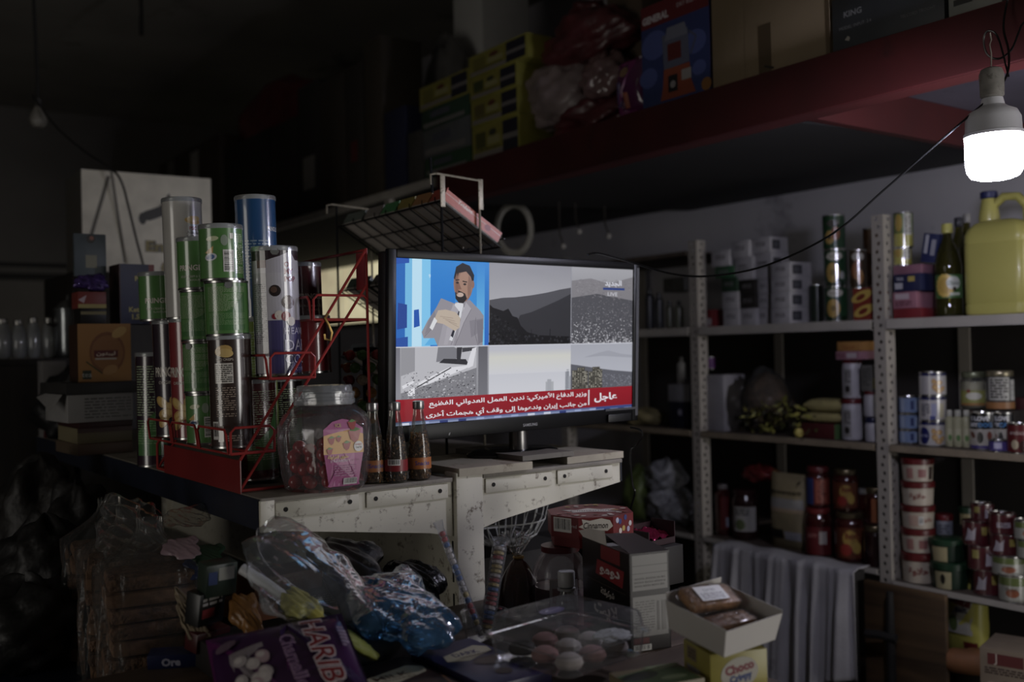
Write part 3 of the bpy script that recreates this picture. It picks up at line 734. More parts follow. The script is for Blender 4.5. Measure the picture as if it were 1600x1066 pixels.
def carton(name, label, cat, loc, size, rz, mat, arts=None, group=None, r=.0012, ink=None, tilt=None, parent=None):
    """closed carton, base centre at loc, front = local -Y; arts: face -> Art laid out from the face's lower left corner"""
    w, d, h = size
    o = MB().box((-w/2, -d/2, 0), (w/2, d/2, h), r).build(name, mat, parent, loc, rz if tilt is None else (tilt[0], tilt[1], rz)); tag(o, label, cat, group)
    fr = {'front': ((-w/2, -d/2, 0), (1, 0, 0), (0, 0, 1)), 'right': ((w/2, -d/2, 0), (0, 1, 0), (0, 0, 1)), 'left': ((-w/2, d/2, 0), (0, -1, 0), (0, 0, 1)),
          'back': ((w/2, d/2, 0), (-1, 0, 0), (0, 0, 1)), 'top': ((-w/2, -d/2, h), (1, 0, 0), (0, 1, 0))}
    for k, a in (arts or {}).items(): a.plane(k+'_print', o, *fr[k], ink or printed(.45))
    return o
PI = math.pi
# ---------------------------------------------------------------- crisp cans
def crisp_art(r, h, col, kind='plain', seed=1, word=True):
    """wrap for a crisp tube (no mascot): band of colour, name running round, pictured crisps, small print, barcode"""
    a = Art(); c = r*PI
    if kind == 'front':       # name facing, crisps pictured at the foot
        a.text('PRINGLES', 0, h*.56 if h > .15 else h*.42, h*.085 if h > .15 else .011, '#d9d2c4', wmax=r*1.55, bold=.03)
        if h > .15:
            for k, (x, y, s) in enumerate(((-.4, .3, 1), (.1, .26, .9), (-.15, .2, 1.1), (.35, .33, .8), (-.3, .14, 1))):
                a.ell(r*x, h*y, r*.42*s, r*.26*s, '#c59a3a', 14, .4*k-.6); a.ell(r*x+.001, h*y+.001, r*.3*s, r*.17*s, '#d9b558', 14, .4*k-.6)
            a.text('ORIGINAL', 0, h*.47, .006, '#d9d2c4', wmax=r*1.1)
        else: a.text('SOUR CREAM & ONION', 0, h*.25, .0045, '#d8d8c8', wmax=r*1.4); a.text('FLAVOUR', 0, h*.18, .004, '#d8d8c8')
    elif kind == 'back':      # crisps, oval, barcode, print
        a.poly([(-r*.75, h*.5), (-r*.3, h*.62), (-r*.35, h*.45)], '#d0a84a'); a.ell(-r*.35, h*.75, r*.3, h*.045, '#c9d0a0', 16, .1); a.ell(-r*.45, h*.42, r*.3, h*.07, '#c9cfd6', 18, .15)
        a.ell(-r*.45, h*.42, r*.2, h*.045, '#3c6aa8', 18, .15); a.barcode(r*.12, h*.15, r*.62, h*.55, False, seed); a.ell(r*.2, h*.72, r*.17, h*.1, '#8fa08a', 14)
        a.small_print(r*.7, h*.12, r*1.2, h*.85, 22, '#b8c4a4', seed); a.rect(r*.45, h*.75, r*.62, h*.85, '#dadacc')
    elif kind == 'text':
        a.small_print(-r*.95, h*.45, r*.9, h*.9, 20, '#9fb48a', seed, .4); a.rect(r*.1, h*.14, r*.75, h*.2, '#a9b696'); a.poly([(-r*.9, h*.3), (r*.3, h*.5), (r*.9, h*.8), (r*.9, h*.1), (-r*.9, h*.1)], '#3d7a33'); a.small_print(-r*.9, h*.2, r*.9, h*.42, 10, '#7ea86c', seed, .4)
    elif kind == 'facts':     # nutrition panel
        a.ell(-r*.4, h*.87, r*.42, h*.05, '#c9a24a', 16, .2); a.ell(-r*.3, h*.85, r*.36, h*.04, '#d8b661', 16, -.1); a.text('BBQ CRISPS', -r*.35, h*.79, .005, '#d8cdbd', wmax=r*.9)
        a.rect(-r*.85, h*.58, r*.02, h*.76, '#cfcac0'); a.small_print(-r*.8, h*.59, -r*.02, h*.75, 9, '#3a3532', seed, .5); a.small_print(-r*.85, h*.28, r*.1, h*.55, 14, '#a08d7c', seed+1, .45)
        a.rect(-r*.8, h*.06, -r*.5, h*.2, '#c9c4ba'); a.barcode(-r*1.1, h*.08, -r*.75, h*.24, True, seed); a.small_print(-r*.4, h*.06, r*.3, h*.12, 3, '#a08d7c')
    return a
G_CR = 'crisp tubes in the red wire rack'
PR = .0385
CX = .652
def sealtab(o, r, h, ang):
    MB().prism([(-.006, 0), (.006, 0), (.008, -.006), (.004, -.011), (-.004, -.011), (-.008, -.006)], 0, .0006, Matrix.Translation((r*1.005*math.cos(ang), r*1.005*math.sin(ang), h-.003)) @ Matrix.Rotation(ang+PI/2, 4, 'Z') @ Matrix.Rotation(PI/2, 4, 'X')).build('seal_tab', K('#b5b8b4', .25, metal=.7), o)
def crisp(label, px, Y, z, h, col, kind, seed=1, turn=0., X=None, r=PR, tilt=(0, -.02), lid=True, tab=None, rough=.24, var=.06):
    """crisp can whose axis passes column px at plan row Y"""
    p = pix(px, 560, Y=Y); p.z = z
    f = face_to_cam(p)+turn
    o = tin('crisp_can', label, 'crisp can', p, r, h, K(col, rough, var=var, coat=1., spec=1.), crisp_art(r, h, col, kind, seed) if kind else None, f, G_CR, tilt, m_clearlid if lid else None)
    if tab is not None: sealtab(o, r, h, f+tab)
    return o
ZB = 1.335
crisp('brown tall crisp can under two short green cans', 362, 1.765, ZB, .2, '#3a2a24', 'facts', 3, .1)
crisp('short green crisp can with a seal tab, on the brown can', 357, 1.765, ZB+.2005, .0985, '#4f8a3a', 'text', 4, 0, lid=False, tab=.12)
crisp('short green crisp can with a barcode, topmost over the brown can', 350, 1.765, ZB+.2995, .0985, '#4f8a3a', 'back', 5, -.05)
for i, (pxx, kd, lb) in enumerate(((322, 'back', 'lowest short green crisp can in the stack behind the brown can'), (319, 'text', 'second short green crisp can from the bottom of the rear stack'), (316.5, 'text', 'third short green crisp can in the stack behind the brown can'), (313, 'front', 'top short green crisp can beside the white tall can'))):
    crisp(lb, pxx, 1.925, ZB-.005+i*.0995, .0985, '#4f8a3a', kd, 6+i, -.25, lid=i == 3, tab=-.5 if i == 1 else None)
crisp('red tall crisp can in front of the white tall can', 299, 2.015, ZB, .24, '#8f2026', 'front', 11, -.45)
crisp('plain white tall crisp can standing on the red one', 292, 2.015, ZB+.2405, .24, '#b9b6b0', None, 12, 0)
crisp('dark purple tall crisp can under a short green can', 272, 2.12, ZB, .24, '#2b1728', 'front', 13, -.3)
crisp('short green crisp can with its name facing out, on the purple can', 250, 2.12, ZB+.2405, .0985, '#4f8a3a', 'front', 14, .05)
crisp('dark plum tall crisp can standing on the shelf left of the rack', 240, 2.262, GZ, .248, '#2c1226', 'text', 15, -.2, X=None, tilt=(0, 0))
crisp('yellow-green tall crisp can hidden behind the popcorn tube', 405, 1.86, ZB, .235, '#7d9436', 'text', 16, 0)
crisp('blue tall crisp can highest on the rack', 407, 1.86, ZB+.2355, .235, '#0f4f86', None, 17, 0)
crisp('red crisp can on the middle basket behind the popcorn tube', 487, 1.83, 1.462, .11, '#8a1a22', None, 18)
crisp('maroon crisp can on the upper basket of the red rack', 476, 1.9, 1.568, .115, '#5e161c', 'front', 19, .5)
crisp('dark red crisp can at the foot of the rack by the sweets jar', 402, 1.72+.08, 1.268, .185, '#5a1216', 'text', 20, .3, r=.036)
crisp('black crisp can at the foot of the rack behind the sweets jar', 445, 1.86, 1.268, .185, '#191012', 'text', 21, .3, r=.036)
# extra print: blue can reads its name at the right edge, white can has a facts panel
for o in list(COL.objects):
    if o.get('label', '').startswith('blue tall'):
        a = Art(); a.text('PRINGLES', PR*.95, .172, .009, '#c9ccd2', wmax=.03, bold=.03); a.small_print(-PR*.6, .075, PR*.6, .152, 13, '#8fa9bf', 3, .4); a.poly([(-PR*.9, .02), (PR*.2, .06), (PR*.95, .1), (PR*.95, 0), (-PR*.9, 0)], '#0c3f6e')
        a.cyl('printed_wrap', o, PR, face_to_cam(o.location), 0, printed(.24, gloss=True))
    if o.get('label', '').startswith('plain white'):
        a = Art(); a.ell(PR*.55, .195, .017, .007, '#c7a14a', 14, -.1); a.ell(PR*.6, .199, .015, .006, '#d6b45c', 14, .1); a.text('PSC', PR*.55, .18, .0075, '#9a2a2a', bold=.03); a.text('Nutrition Facts', PR*.6, .172, .004, '#222', wmax=.026)
        a.rect(PR*.2, .1685, PR*1.05, .1695, '#222222'); a.small_print(PR*.2, .13, PR*1.05, .167, 8, '#55524e', 2, .4)
        a.cyl('printed_wrap', o, PR, face_to_cam(o.location), 0, printed(.24, gloss=True))
# popcorn tube
p = pix(436, 588, Y=1.735); p.z = 1.462; PO = .0415; hp = .232
a = Art(); a.rect(-PO*1.5, 0, PO*1.5, hp*.43, '#3a3466', '#4a4478'); a.rect(-PO*1.5, hp*.43, PO*1.5, hp*.9, '#b9b6c2', '#c6c4cc'); a.rect(-PO*1.5, hp*.9, PO*1.5, hp, '#33232c')
a.poly([(-PO*1.2, hp*.86), (PO*.1, hp*.93), (PO*.6, hp*.97), (PO*1.1, hp*.85), (PO*1.1, hp*.8), (-PO*1.2, hp*.8)], '#bdbac6')
a.rect(-PO*1.3, hp*.02, -PO*.5, hp*.8, '#a7a5ae'); a.small_print(-PO*1.2, hp*.25, -PO*.55, hp*.72, 30, '#55525c', 5, .45); a.rect(-PO*.95, hp*.84, -PO*.5, hp*.9, '#5c2a26')
for t_, y in (('O', .865), ('MY', .81), ('POP', .75)): a.text(t_, PO*.28, hp*y, .0098, '#8a2f44', align='L', bold=.03)
for x, y, s, c in ((-.15, .66, 1, '#2c2220'), (.42, .57, 1.2, '#4b3226'), (-.2, .46, .5, '#8f2030'), (.0, .47, .8, '#d8d0c4'), (.28, .46, .85, '#8a2030'), (.52, .42, .8, '#d6cec2')):
    a.ell(PO*x, hp*y, .0105*s, .0105*s, c, 14)
    if s >= 1: a.ell(PO*x-.002, hp*y+.002, .006*s, .006*s, '#5f463a', 10)
for t_, y, s in (('HEAVENLY', .345, .012), ('DARK', .235, .02), ('COCOA', .125, .0165)): a.text(t_, PO*.18, hp*y, s, '#b9b4cc', align='L', bold=0)
a.text('POPCORN', PO*.3, hp*.045, .006, '#8f89b0', align='L')
o = tin('popcorn_tube', 'purple and silver chocolate popcorn tube reading O MY POP', 'popcorn tube', p, PO, hp, K('#a9a7b2', .25, coat=1.), a, face_to_cam(p)+.12, None, (0, -.02), m_clearlid)
sealtab(o, PO, hp, face_to_cam(p)+.02)

# ---------------------------------------------------------------- red wire rack
m_rwire = M('red_wire_enamel', '#a32420', .32, var=.15)
rk = empty('wire_rack', (.75, 1.9, GZ), 0, 'red wire crisp rack with a red front panel on the gondola edge', 'rack')
RB = Vector((.75, 1.9, GZ))
def rod(pts, r=.0028, name='wire', par=None):
    return MB().tube([Vector(p)-RB for p in pts], r, 8).build(name, m_rwire, par or rk)
RY0, RY1, RX0, RX1 = 1.683, 2.16, .63, .885
hp_ = MB().box(Vector((.6255, 1.668, 1.2605))-RB, Vector((.6275, 2.1, 1.318))-RB)
pn = hp_.build('front_panel', M('red_panel_print', '#7e1a1a', .35, var=.2, scale=6), rk)
for y in (RY0, RY1):
    rod([(RX0, y, 1.315), (RX1, y, 1.695)], name='side_rod'); rod([(RX0, y, 1.264), (RX1, y, 1.628)], name='side_rod')
    rod([(RX1, y, 1.264), (RX1, y, 1.697)], name='back_rod'); rod([(RX0, y, 1.264), (RX1, y, 1.264)], name='foot_rod'); rod([(RX0, y, 1.264), (RX0, y, 1.316)], name='foot_rod')
rod([(RX1, RY0, 1.694), (RX1, RY1, 1.694)], name='top_rod'); rod([(RX1, RY0, 1.264), (RX1, RY1, 1.264)], name='back_rod'); rod([(RX0, RY0, 1.264), (RX0, RY1, 1.264)], name='foot_rod')
MB().box(Vector((RX1-.001, RY0, 1.62))-RB, Vector((RX1+.001, RY0+.04, 1.69))-RB).build('header_plate', m_rwire, rk)
# baskets: floor frame, cross wires and hooped fronts
for bi, (x0, x1, z) in enumerate(((.615, .695, 1.329), (.69, .775, 1.457), (.775, .885, 1.562))):
    bk = rod([(x0, RY0, z), (x1, RY0, z)], name='basket')
    for pts in ([(x0, RY1, z), (x1, RY1, z)], [(x0, RY0, z), (x0, RY1, z)], [(x1, RY0, z), (x1, RY1, z)], [((x0+x1)/2, RY0, z), ((x0+x1)/2, RY1, z)]): rod(pts, .0022, 'basket_wire', bk)
    for k in range(3):
        ya = RY0+.005+k*.158; yb = ya+.148; h = .042
        rod([(x0-.002, ya, z), (x0-.006, ya, z+h-.008), (x0-.006, ya+.008, z+h), (x0-.006, yb-.008, z+h), (x0-.006, yb, z+h-.008), (x0-.002, yb, z)], .0024, 'hoop', bk)
    h = .045
    rod([(x0, RY0, z), (x0, RY0-.001, z+h-.008), (x0+.008, RY0-.001, z+h), (x1-.008, RY0-.001, z+h), (x1, RY0-.001, z+h-.008), (x1, RY0, z)], .0024, 'hoop', bk)
MB().tube([Vector(q_)-RB for q_ in (pix(512, 490, Y=1.68), pix(508, 497, Y=1.678), pix(514, 508, Y=1.676), pix(519, 520, Y=1.676), pix(516, 532, Y=1.676), pix(508, 530, Y=1.676), pix(507, 522, Y=1.676))], .0022, 6).build('hook', K('#a8842c', .35, metal=.6), rk)

# ---------------------------------------------------------------- sweets jar
JP = pix(510, 762, Y=1.632); JP.z = GZ
jf = face_to_cam(JP)
m_jar = film('clear_jar_plastic', '#f0eef0', .38, .06, .12, 12, .08, '#cfc8cc')
def hexring(R_, k=8):
    """rounded hexagon with a flat side facing +x"""
    out = []
    for i in range(6):
        a0 = math.radians(30+60*i)
        for j in range(k):
            a = a0+math.radians(-24+48*j/(k-1)); c = R_*.72/math.cos(math.radians(30))*1.0
            out.append((c*math.cos(a0)+R_*.30*math.cos(a), c*math.sin(a0)+R_*.30*math.sin(a)))
    return out
def jar_shell(levels):
    mb = MB(); n = 48; vs = []; fs = []
    for R_, z, rd in levels:
        H = hexring(R_)
        for x, y in H:
            a = math.atan2(y, x); vs.append((x*(1-rd)+R_*math.cos(a)*rd, y*(1-rd)+R_*math.sin(a)*rd, z))
    for i in range(len(levels)-1):
        for j in range(n): fs.append((i*n+j, i*n+(j+1) % n, (i+1)*n+(j+1) % n, (i+1)*n+j))
    return mb.add(vs, fs)
jar = jar_shell([(.05, .004, .6), (.062, .0005, .4), (.068, .006, .2), (.072, .03, 0), (.0775, .09, 0), (.0765, .115, 0), (.07, .132, .3), (.058, .145, .8), (.05, .149, 1), (.05, .158, 1)]).build('sweets_jar', m_jar, None, JP, jf+math.radians(22))
tag(jar, 'clear plastic jar of red balls with a strawberry label', 'jar')
jar_shell([(.03, .149, 1), (.0545, .1495, 1), (.056, .151, 1), (.056, .158, 1), (.0545, .159, 1), (.0545, .163, 1), (.056, .164, 1), (.056, .17, 1), (.052, .172, 1), (.051, .179, 1), (.049, .1835, 1), (.03, .184, 1), (.001, .184, 1)]).build('jar_lid', film('clear_lid_plastic', '#dfe1e0', .5, .1, .1, 16, .3), jar)
a = Art(); W2 = .037
def lab(u, v): return (u*W2, v)
a.poly([lab(-.72, .012), lab(.72, .012), lab(1, .075), lab(.98, .11), lab(.5, .123), lab(0, .127), lab(-.5, .123), lab(-.98, .11), lab(-1, .075)], '#b2528c')
a.poly([lab(-.99, .068), lab(.99, .068), lab(.98, .1), lab(.3, .108), lab(-.3, .105), lab(-.98, .1)], '#d79a2e')
for k in range(7): a.poly([lab(0, .07), lab(-.8+.25*k, .013), lab(-.7+.25*k, .013)], '#bd629a')
for x, y, s in ((-.6, .092, .9), (-.25, .094, .7), (.15, .082, 1), (.55, .1, 1.6), (-.7, .074, .8), (.45, .117, 1.1)):
    a.poly([(x*W2-.0075*s, y+.004*s), (x*W2+.0075*s, y+.005*s), (x*W2+.004*s, y-.006*s), (x*W2, y-.009*s), (x*W2-.005*s, y-.005*s)], '#a52c28'); a.poly([(x*W2-.006*s, y+.004*s), (x*W2, y+.008*s), (x*W2+.007*s, y+.005*s), (x*W2, y+.003*s)], '#5c8a3a')
a.ell(.72*W2, .079, .0085, .009, '#d9d6d2', 16); a.text('SWEET', .72*W2, .082, .003, '#a02a2a', bold=.03); a.text('TASTE', .72*W2, .077, .003, '#222222', bold=.03)
a.text(arabic('حلوى الفراولة'), -.3*W2, .0625, .0075, '#d8b23a', wmax=.038, bold=.03); a.text('STRAWBERRY', -.2*W2, .056, .004, '#d8c8d0'); a.text('gum balls', .55*W2, .056, .0035, '#8a2a60')
a.text('ICE', -.25*W2, .1165, .006, '#b8a05a', bold=.03); a.small_print(-.5*W2, .03, .6*W2, .05, 5, '#8a3a70', 3, .35); a.barcode(-.05*W2, .015, .62*W2, .026, True, 4)
a.warp('strawberry_label', jar, lambda x, y, l: Vector((.0805+l-.00+(-.006*max(0, .03-y)/.03)-(.004*max(0, y-.105)/.02), x, y)), .02, printed(.3), off=.0012)
rn = random.Random(12); m_ball = M('red_gum_gloss', '#a3181f', .18, var=.15, coat=.5)
balls = []
sp = MB().lathe([(0.0001, -.0125), (.005, -.0115), (.009, -.0087), (.0118, -.0042), (.0125, 0), (.0118, .0042), (.009, .0087), (.005, .0115), (.0001, .0125)], 14).mesh('sweet_ball', m_ball, 60)
def inside(x, y, R_): return all(x*math.cos(math.radians(60*i))+y*math.sin(math.radians(60*i)) < R_ for i in range(6))
pts = []
tries = 0
while len(pts) < 46 and tries < 40000:
    tries += 1; x, y, z = rn.uniform(-.06, .06), rn.uniform(-.06, .06), .014+rn.random()*.07*(len(pts)/46)
    if inside(x, y, .0525) and all((x-a_)**2+(y-b_)**2+(z-c_)**2 > .0232**2 for a_, b_, c_ in pts): pts.append((x, y, z))
Mj = Matrix.Translation(JP) @ Matrix.Rotation(jf+math.radians(22), 4, 'Z')
for i, q_ in enumerate(pts):
    o = bpy.data.objects.new('sweet_ball', sp); COL.objects.link(o); o.location = Mj @ Vector(q_)
    tag(o, 'glossy red gum ball inside the clear sweets jar', 'sweet', 'red gum balls in the sweets jar')

# ---------------------------------------------------------------- three glass bottles of seeds
m_bot = film('thin_clear_glass', '#dfe3da', .45, .04, 0, 10, .04)
m_seed = [M('roasted_seeds', '#8a5a24', .4, var=.5, scale=160, bump=.8, bscale=160), M('dark_roasted_seeds', '#5a3d1c', .4, var=.5, scale=160, bump=.8, bscale=160)]
prof = [(.016, .0005), (.0205, .003), (.0215, .01), (.0215, .045), (.0195, .07), (.016, .09), (.0115, .115), (.0098, .128), (.0098, .138)]
def seedbottle(px, Y, lb, seed, band):
    p = pix(px, 750, Y=Y); p.z = GZ
    o = MB().lathe(prof, 24).build('seed_bottle', m_bot, None, p); tag(o, lb, 'bottle', 'glass bottles of roasted nuts in front of the television')
    ms = MB(); rn = random.Random(seed); top = .088
    base = [(r*.93, z) for r, z in prof if z < top]
    ms.lathe([(r*.86, z+.0015) for r, z in prof if z < top]+[(.002, top)], 18)
    for k in range(420):     # the nuts pressed against the glass
        z = rn.uniform(.004, top); rr = .0205 if z < .05 else .0205-(z-.05)*.16; t = rn.uniform(0, 2*PI); s = rn.uniform(.0016, .0032)
        X = Matrix.Translation((rr*.93*math.cos(t), rr*.93*math.sin(t), z)) @ Matrix.Rotation(rn.uniform(0, 6), 4, 'Z') @ Matrix.Rotation(rn.uniform(-1, 1), 4, 'X')
        ms.mat(rn.choice((0, 0, 1, 2))).lathe([(0.0001, -s), (s*.8, -s*.2), (s*.6, s*.6), (.0001, s)], 5, (0, 0, 0), X)
    so = ms.build('roasted_nuts', [m_seed[seed % 2], m_seed[1], M('golden_nuts', '#b07a30', .35, var=.3, scale=100)], o); so['kind'] = 'stuff'
    MB().lathe([(.0102, .132), (.0112, .134), (.0112, .143), (.0108, .1465), (.006, .148), (.0001, .148)], 22).build('cap', M('silver_cap', '#a8a8a6', .28, .9, var=.1), o)
    a = Art(); a.rect(-.03, .022, .03, .043, band)
    if seed == 1: a.barcode(-.018, .033, .006, .044, True, 3)
    else: a.text('Snacks', .004, .033, .008, '#3a3f8a', bold=.02)
    a.cyl('bottle_label', o, .0217, face_to_cam(p)+.1, 0, printed(.35))
seedbottle(584, 1.635, 'glass bottle of dark roasted nuts half hidden beside the jar', 2, '#a5622a')
seedbottle(619, 1.612, 'middle glass bottle of roasted nuts with a red label', 1, '#8a1c22')
seedbottle(656, 1.612, 'glass bottle of golden roasted nuts with an orange label', 4, '#b5661e')

# ---------------------------------------------------------------- dark wire gum rack behind the television
m_dw = M('dark_wire', '#1b1c20', .4, .3); m_lw = M('worn_pale_wire', '#a39a86', .45, .3, var=.3, scale=60, dirt='#3b332a', dirt_amt=.45, dscale=60)
gr = empty('gum_rack', (1.2, 2.15, GZ), 0, 'dark wire gum rack with sloping trays behind the television', 'rack'); GR = Vector((1.2, 2.15, GZ))
def grod(pts, r, name, mat, par=None): return MB().tube([Vector(p)-GR for p in pts], r, 6).build(name, mat, par or gr)
GY_, GYf = 1.9, 2.42
GXa, GXb = 1.193, 1.352
def trayz(x, zt): return zt-(x-GXa)*.615
for ti, zt in enumerate((1.838, 1.665, 1.49)):
    tr = grod([(GXa, GY_, zt), (GXa, GYf, zt), (GXb, GYf, trayz(GXb, zt)), (GXb, GY_, trayz(GXb, zt)), (GXa, GY_, zt)], .0024, 'tray', m_dw)
    for k in range(9):
        y = GY_+.03+k*.058; grod([(GXa, y, zt+.012), (GXa, y, zt), (GXb, y, trayz(GXb, zt)), (GXb+.012, y, trayz(GXb, zt)+.02)], .0016, 'tray_wire', m_dw, tr)
    for x in (GXa+.055, GXa+.11): grod([(x, GY_, trayz(x, zt)), (x, GYf, trayz(x, zt))], .0016, 'tray_wire', m_dw, tr)
    grod([(GXb+.012, GY_, trayz(GXb, zt)+.02), (GXb+.012, GYf, trayz(GXb, zt)+.02)], .0018, 'front_rail', m_dw, tr)
for y in (GY_-.004, GYf+.004):
    grod([(GXa-.004, y, GZ+.002), (GXa-.004, y, 1.895)], .003, 'post', m_dw); grod([(GXb-.06, y, GZ+.002), (GXb-.06, y, 1.887)], .0028, 'post', m_lw)
    grod([(GXa-.004, y, GZ+.005), (GXb, y, GZ+.005)], .003, 'foot', m_dw)
    grod([(GXa-.035, y-.006, 1.87), (GXa-.035, y-.006, 1.892), (GXa-.02, y-.006, 1.896), (GXb-.06, y-.006, 1.889)], .0026, 'top_rail', m_lw)
for x in (GXa-.004, GXb-.06):
    MB().box(Vector((x-.0065, GY_-.0115, 1.822))-GR, Vector((x+.0065, GY_-.0085, 1.893))-GR, .001).build('ticket_strip', m_lw, gr)
grod([(GXa-.03, GY_-.008, 1.852), (GXa-.033, GY_-.008, 1.93)], .003, 'upright_stub', m_dw)
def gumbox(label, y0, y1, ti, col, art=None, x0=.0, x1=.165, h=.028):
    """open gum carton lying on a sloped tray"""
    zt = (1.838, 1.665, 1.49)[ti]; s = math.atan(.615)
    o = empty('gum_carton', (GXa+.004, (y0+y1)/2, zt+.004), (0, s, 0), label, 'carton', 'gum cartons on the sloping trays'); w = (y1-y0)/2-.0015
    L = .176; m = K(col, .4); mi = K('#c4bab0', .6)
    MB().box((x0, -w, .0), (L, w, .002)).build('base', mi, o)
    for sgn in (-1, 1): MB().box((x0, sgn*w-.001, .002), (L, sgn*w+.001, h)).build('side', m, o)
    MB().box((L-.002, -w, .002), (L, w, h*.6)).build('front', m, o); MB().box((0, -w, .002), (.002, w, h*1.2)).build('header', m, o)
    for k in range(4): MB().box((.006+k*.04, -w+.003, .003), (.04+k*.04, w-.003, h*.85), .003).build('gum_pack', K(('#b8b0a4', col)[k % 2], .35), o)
    if art: art.plane('side_print', o, (0, -w-.001, .002), (1, 0, 0), (0, 0, 1), printed(.4))
    return o
a = Art(); a.rect(0, 0, .176, .026, '#c2583c'); a.rect(0, .016, .176, .0175, '#e0c8b8'); a.text('Trident', .06, .0185, .009, '#e8dccf', bold=.03, w=.045); a.ell(.135, .013, .009, .007, '#8a1c22', 12)
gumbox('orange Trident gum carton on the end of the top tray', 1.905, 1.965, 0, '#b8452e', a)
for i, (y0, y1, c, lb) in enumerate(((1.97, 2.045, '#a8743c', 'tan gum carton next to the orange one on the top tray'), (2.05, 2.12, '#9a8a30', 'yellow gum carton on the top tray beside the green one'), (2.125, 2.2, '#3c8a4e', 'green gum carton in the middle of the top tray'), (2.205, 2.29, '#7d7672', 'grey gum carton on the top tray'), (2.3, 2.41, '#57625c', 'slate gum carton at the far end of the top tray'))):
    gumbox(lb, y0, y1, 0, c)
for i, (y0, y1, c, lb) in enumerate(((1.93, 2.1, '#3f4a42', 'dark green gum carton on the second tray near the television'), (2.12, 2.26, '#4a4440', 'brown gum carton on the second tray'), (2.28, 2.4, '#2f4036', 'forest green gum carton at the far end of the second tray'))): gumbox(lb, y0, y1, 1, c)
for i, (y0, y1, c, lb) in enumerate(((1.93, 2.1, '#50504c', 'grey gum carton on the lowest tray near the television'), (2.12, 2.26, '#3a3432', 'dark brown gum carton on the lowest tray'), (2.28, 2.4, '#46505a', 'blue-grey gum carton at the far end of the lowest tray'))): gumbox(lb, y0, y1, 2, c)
# lollipops behind the rack
lol = MB().lathe([(.0001, -.011), (.006, -.0095), (.0105, -.004), (.0115, 0), (.0105, .004), (.006, .0095), (.003, .011), (.005, .0145), (.0035, .015), (.0001, .0125)], 12)
cols = ['#c83a34', '#e0a03a', '#5c9a40', '#d8c8a4', '#c0602e', '#9a2c44']; cnm = ['red', 'amber', 'green', 'cream', 'orange', 'crimson']
lmesh = [lol.mesh('lollipop', M('wrapper_%d' % i, c, .25, var=.4, scale=90, coat=.4), 60) for i, c in enumerate(cols)]
rn = random.Random(5)
lp0 = pix(572, 590, Y=1.86)
stand = empty('lollipop_stand', (lp0.x, lp0.y, GZ), 0, 'black stand bristling with wrapped lollipops between rack and television', 'stand')
MB().lathe([(0, 0), (.045, 0), (.045, .008), (.007, .012), (.007, .1), (.03, .103), (.03, .11), (.007, .113), (.007, .24), (.026, .243), (.026, .25), (0.0001, .252)], 20).build('column', m_dark, stand)
for k in range(42):
    z = .105+(k//7)*.026; t = 2*PI*(k % 7)/7+(k//7)*.45; r = .041-.001*(k//7)
    ci = rn.randrange(6); o = bpy.data.objects.new('lollipop', lmesh[ci]); COL.objects.link(o)
    o.location = (lp0.x+r*math.cos(t), lp0.y+r*math.sin(t), GZ+z); o.rotation_euler = (rn.uniform(-.5, .5), PI/2*.8, t)
    tag(o, cnm[ci]+' wrapped lollipop on the '+('lowest', 'second', 'third', 'fourth', 'fifth', 'top')[k//7]+' row of the lollipop stand', 'lollipop', 'lollipops on the stand')
# ---------------------------------------------------------------- goods on the slotted angle shelving (front of goods faces -X)
def span(l, r, top, base, off, z=None):
    X = SX+off; my = (top+base)/2; mx = (l+r)/2
    a = pix(l, my, X=X).y; b = pix(r, my, X=X).y
    z0 = pix(mx, base, X=X).z if z is None else z
    return (a+b)/2, a-b, z0, pix(mx, top, X=X).z-z0
def sbox(name, label, cat, l, r, top, base, off, d, col, arts=None, z=None, group=None, rough=.5, h=None, turn=0., mat=None, tilt=None):
    y, w, z0, hh = span(l, r, top, base, off, z); hh = h or hh
    A_ = {k: f(w if k in ('front', 'top') else d, d if k == 'top' else hh) for k, f in (arts or {}).items()}
    o = carton(name, label, cat, (SX+off+d/2, y, z0), (w, d, hh), -PI/2+turn, mat or K(col, rough), A_, group, tilt=tilt)
    o['top_z'] = z0+hh; return o
def ctr_of(l, r, y, off):
    """axis position and radius of a round thing spanning l..r whose front touches the plane SX+off"""
    rad = .04
    for _ in range(4):
        p = pix((l+r)/2, y, X=SX+off+rad); rad = (r-l)/2*depth(p)/FPX
    return p, rad
def stin(name, label, cat, l, r, top, base, off, col, artf=None, z=None, group=None, h=None, lid=None, rough=.3, turn=0., rim=.0035, rimmat=None):
    p, rad = ctr_of(l, r, (top+base)/2, off)
    z0 = z if z is not None else pix((l+r)/2, base, X=p.x).z
    hh = h or pix((l+r)/2, top, X=p.x).z-z0
    a = artf(rad, hh) if artf else None
    o = tin(name, label, cat, (p.x, p.y, z0), rad, hh, K(col, rough), a, face_to_cam(p)+turn, group, lid=lid, rim=rim, rimmat=rimmat); o['top_z'] = z0+hh
    return o
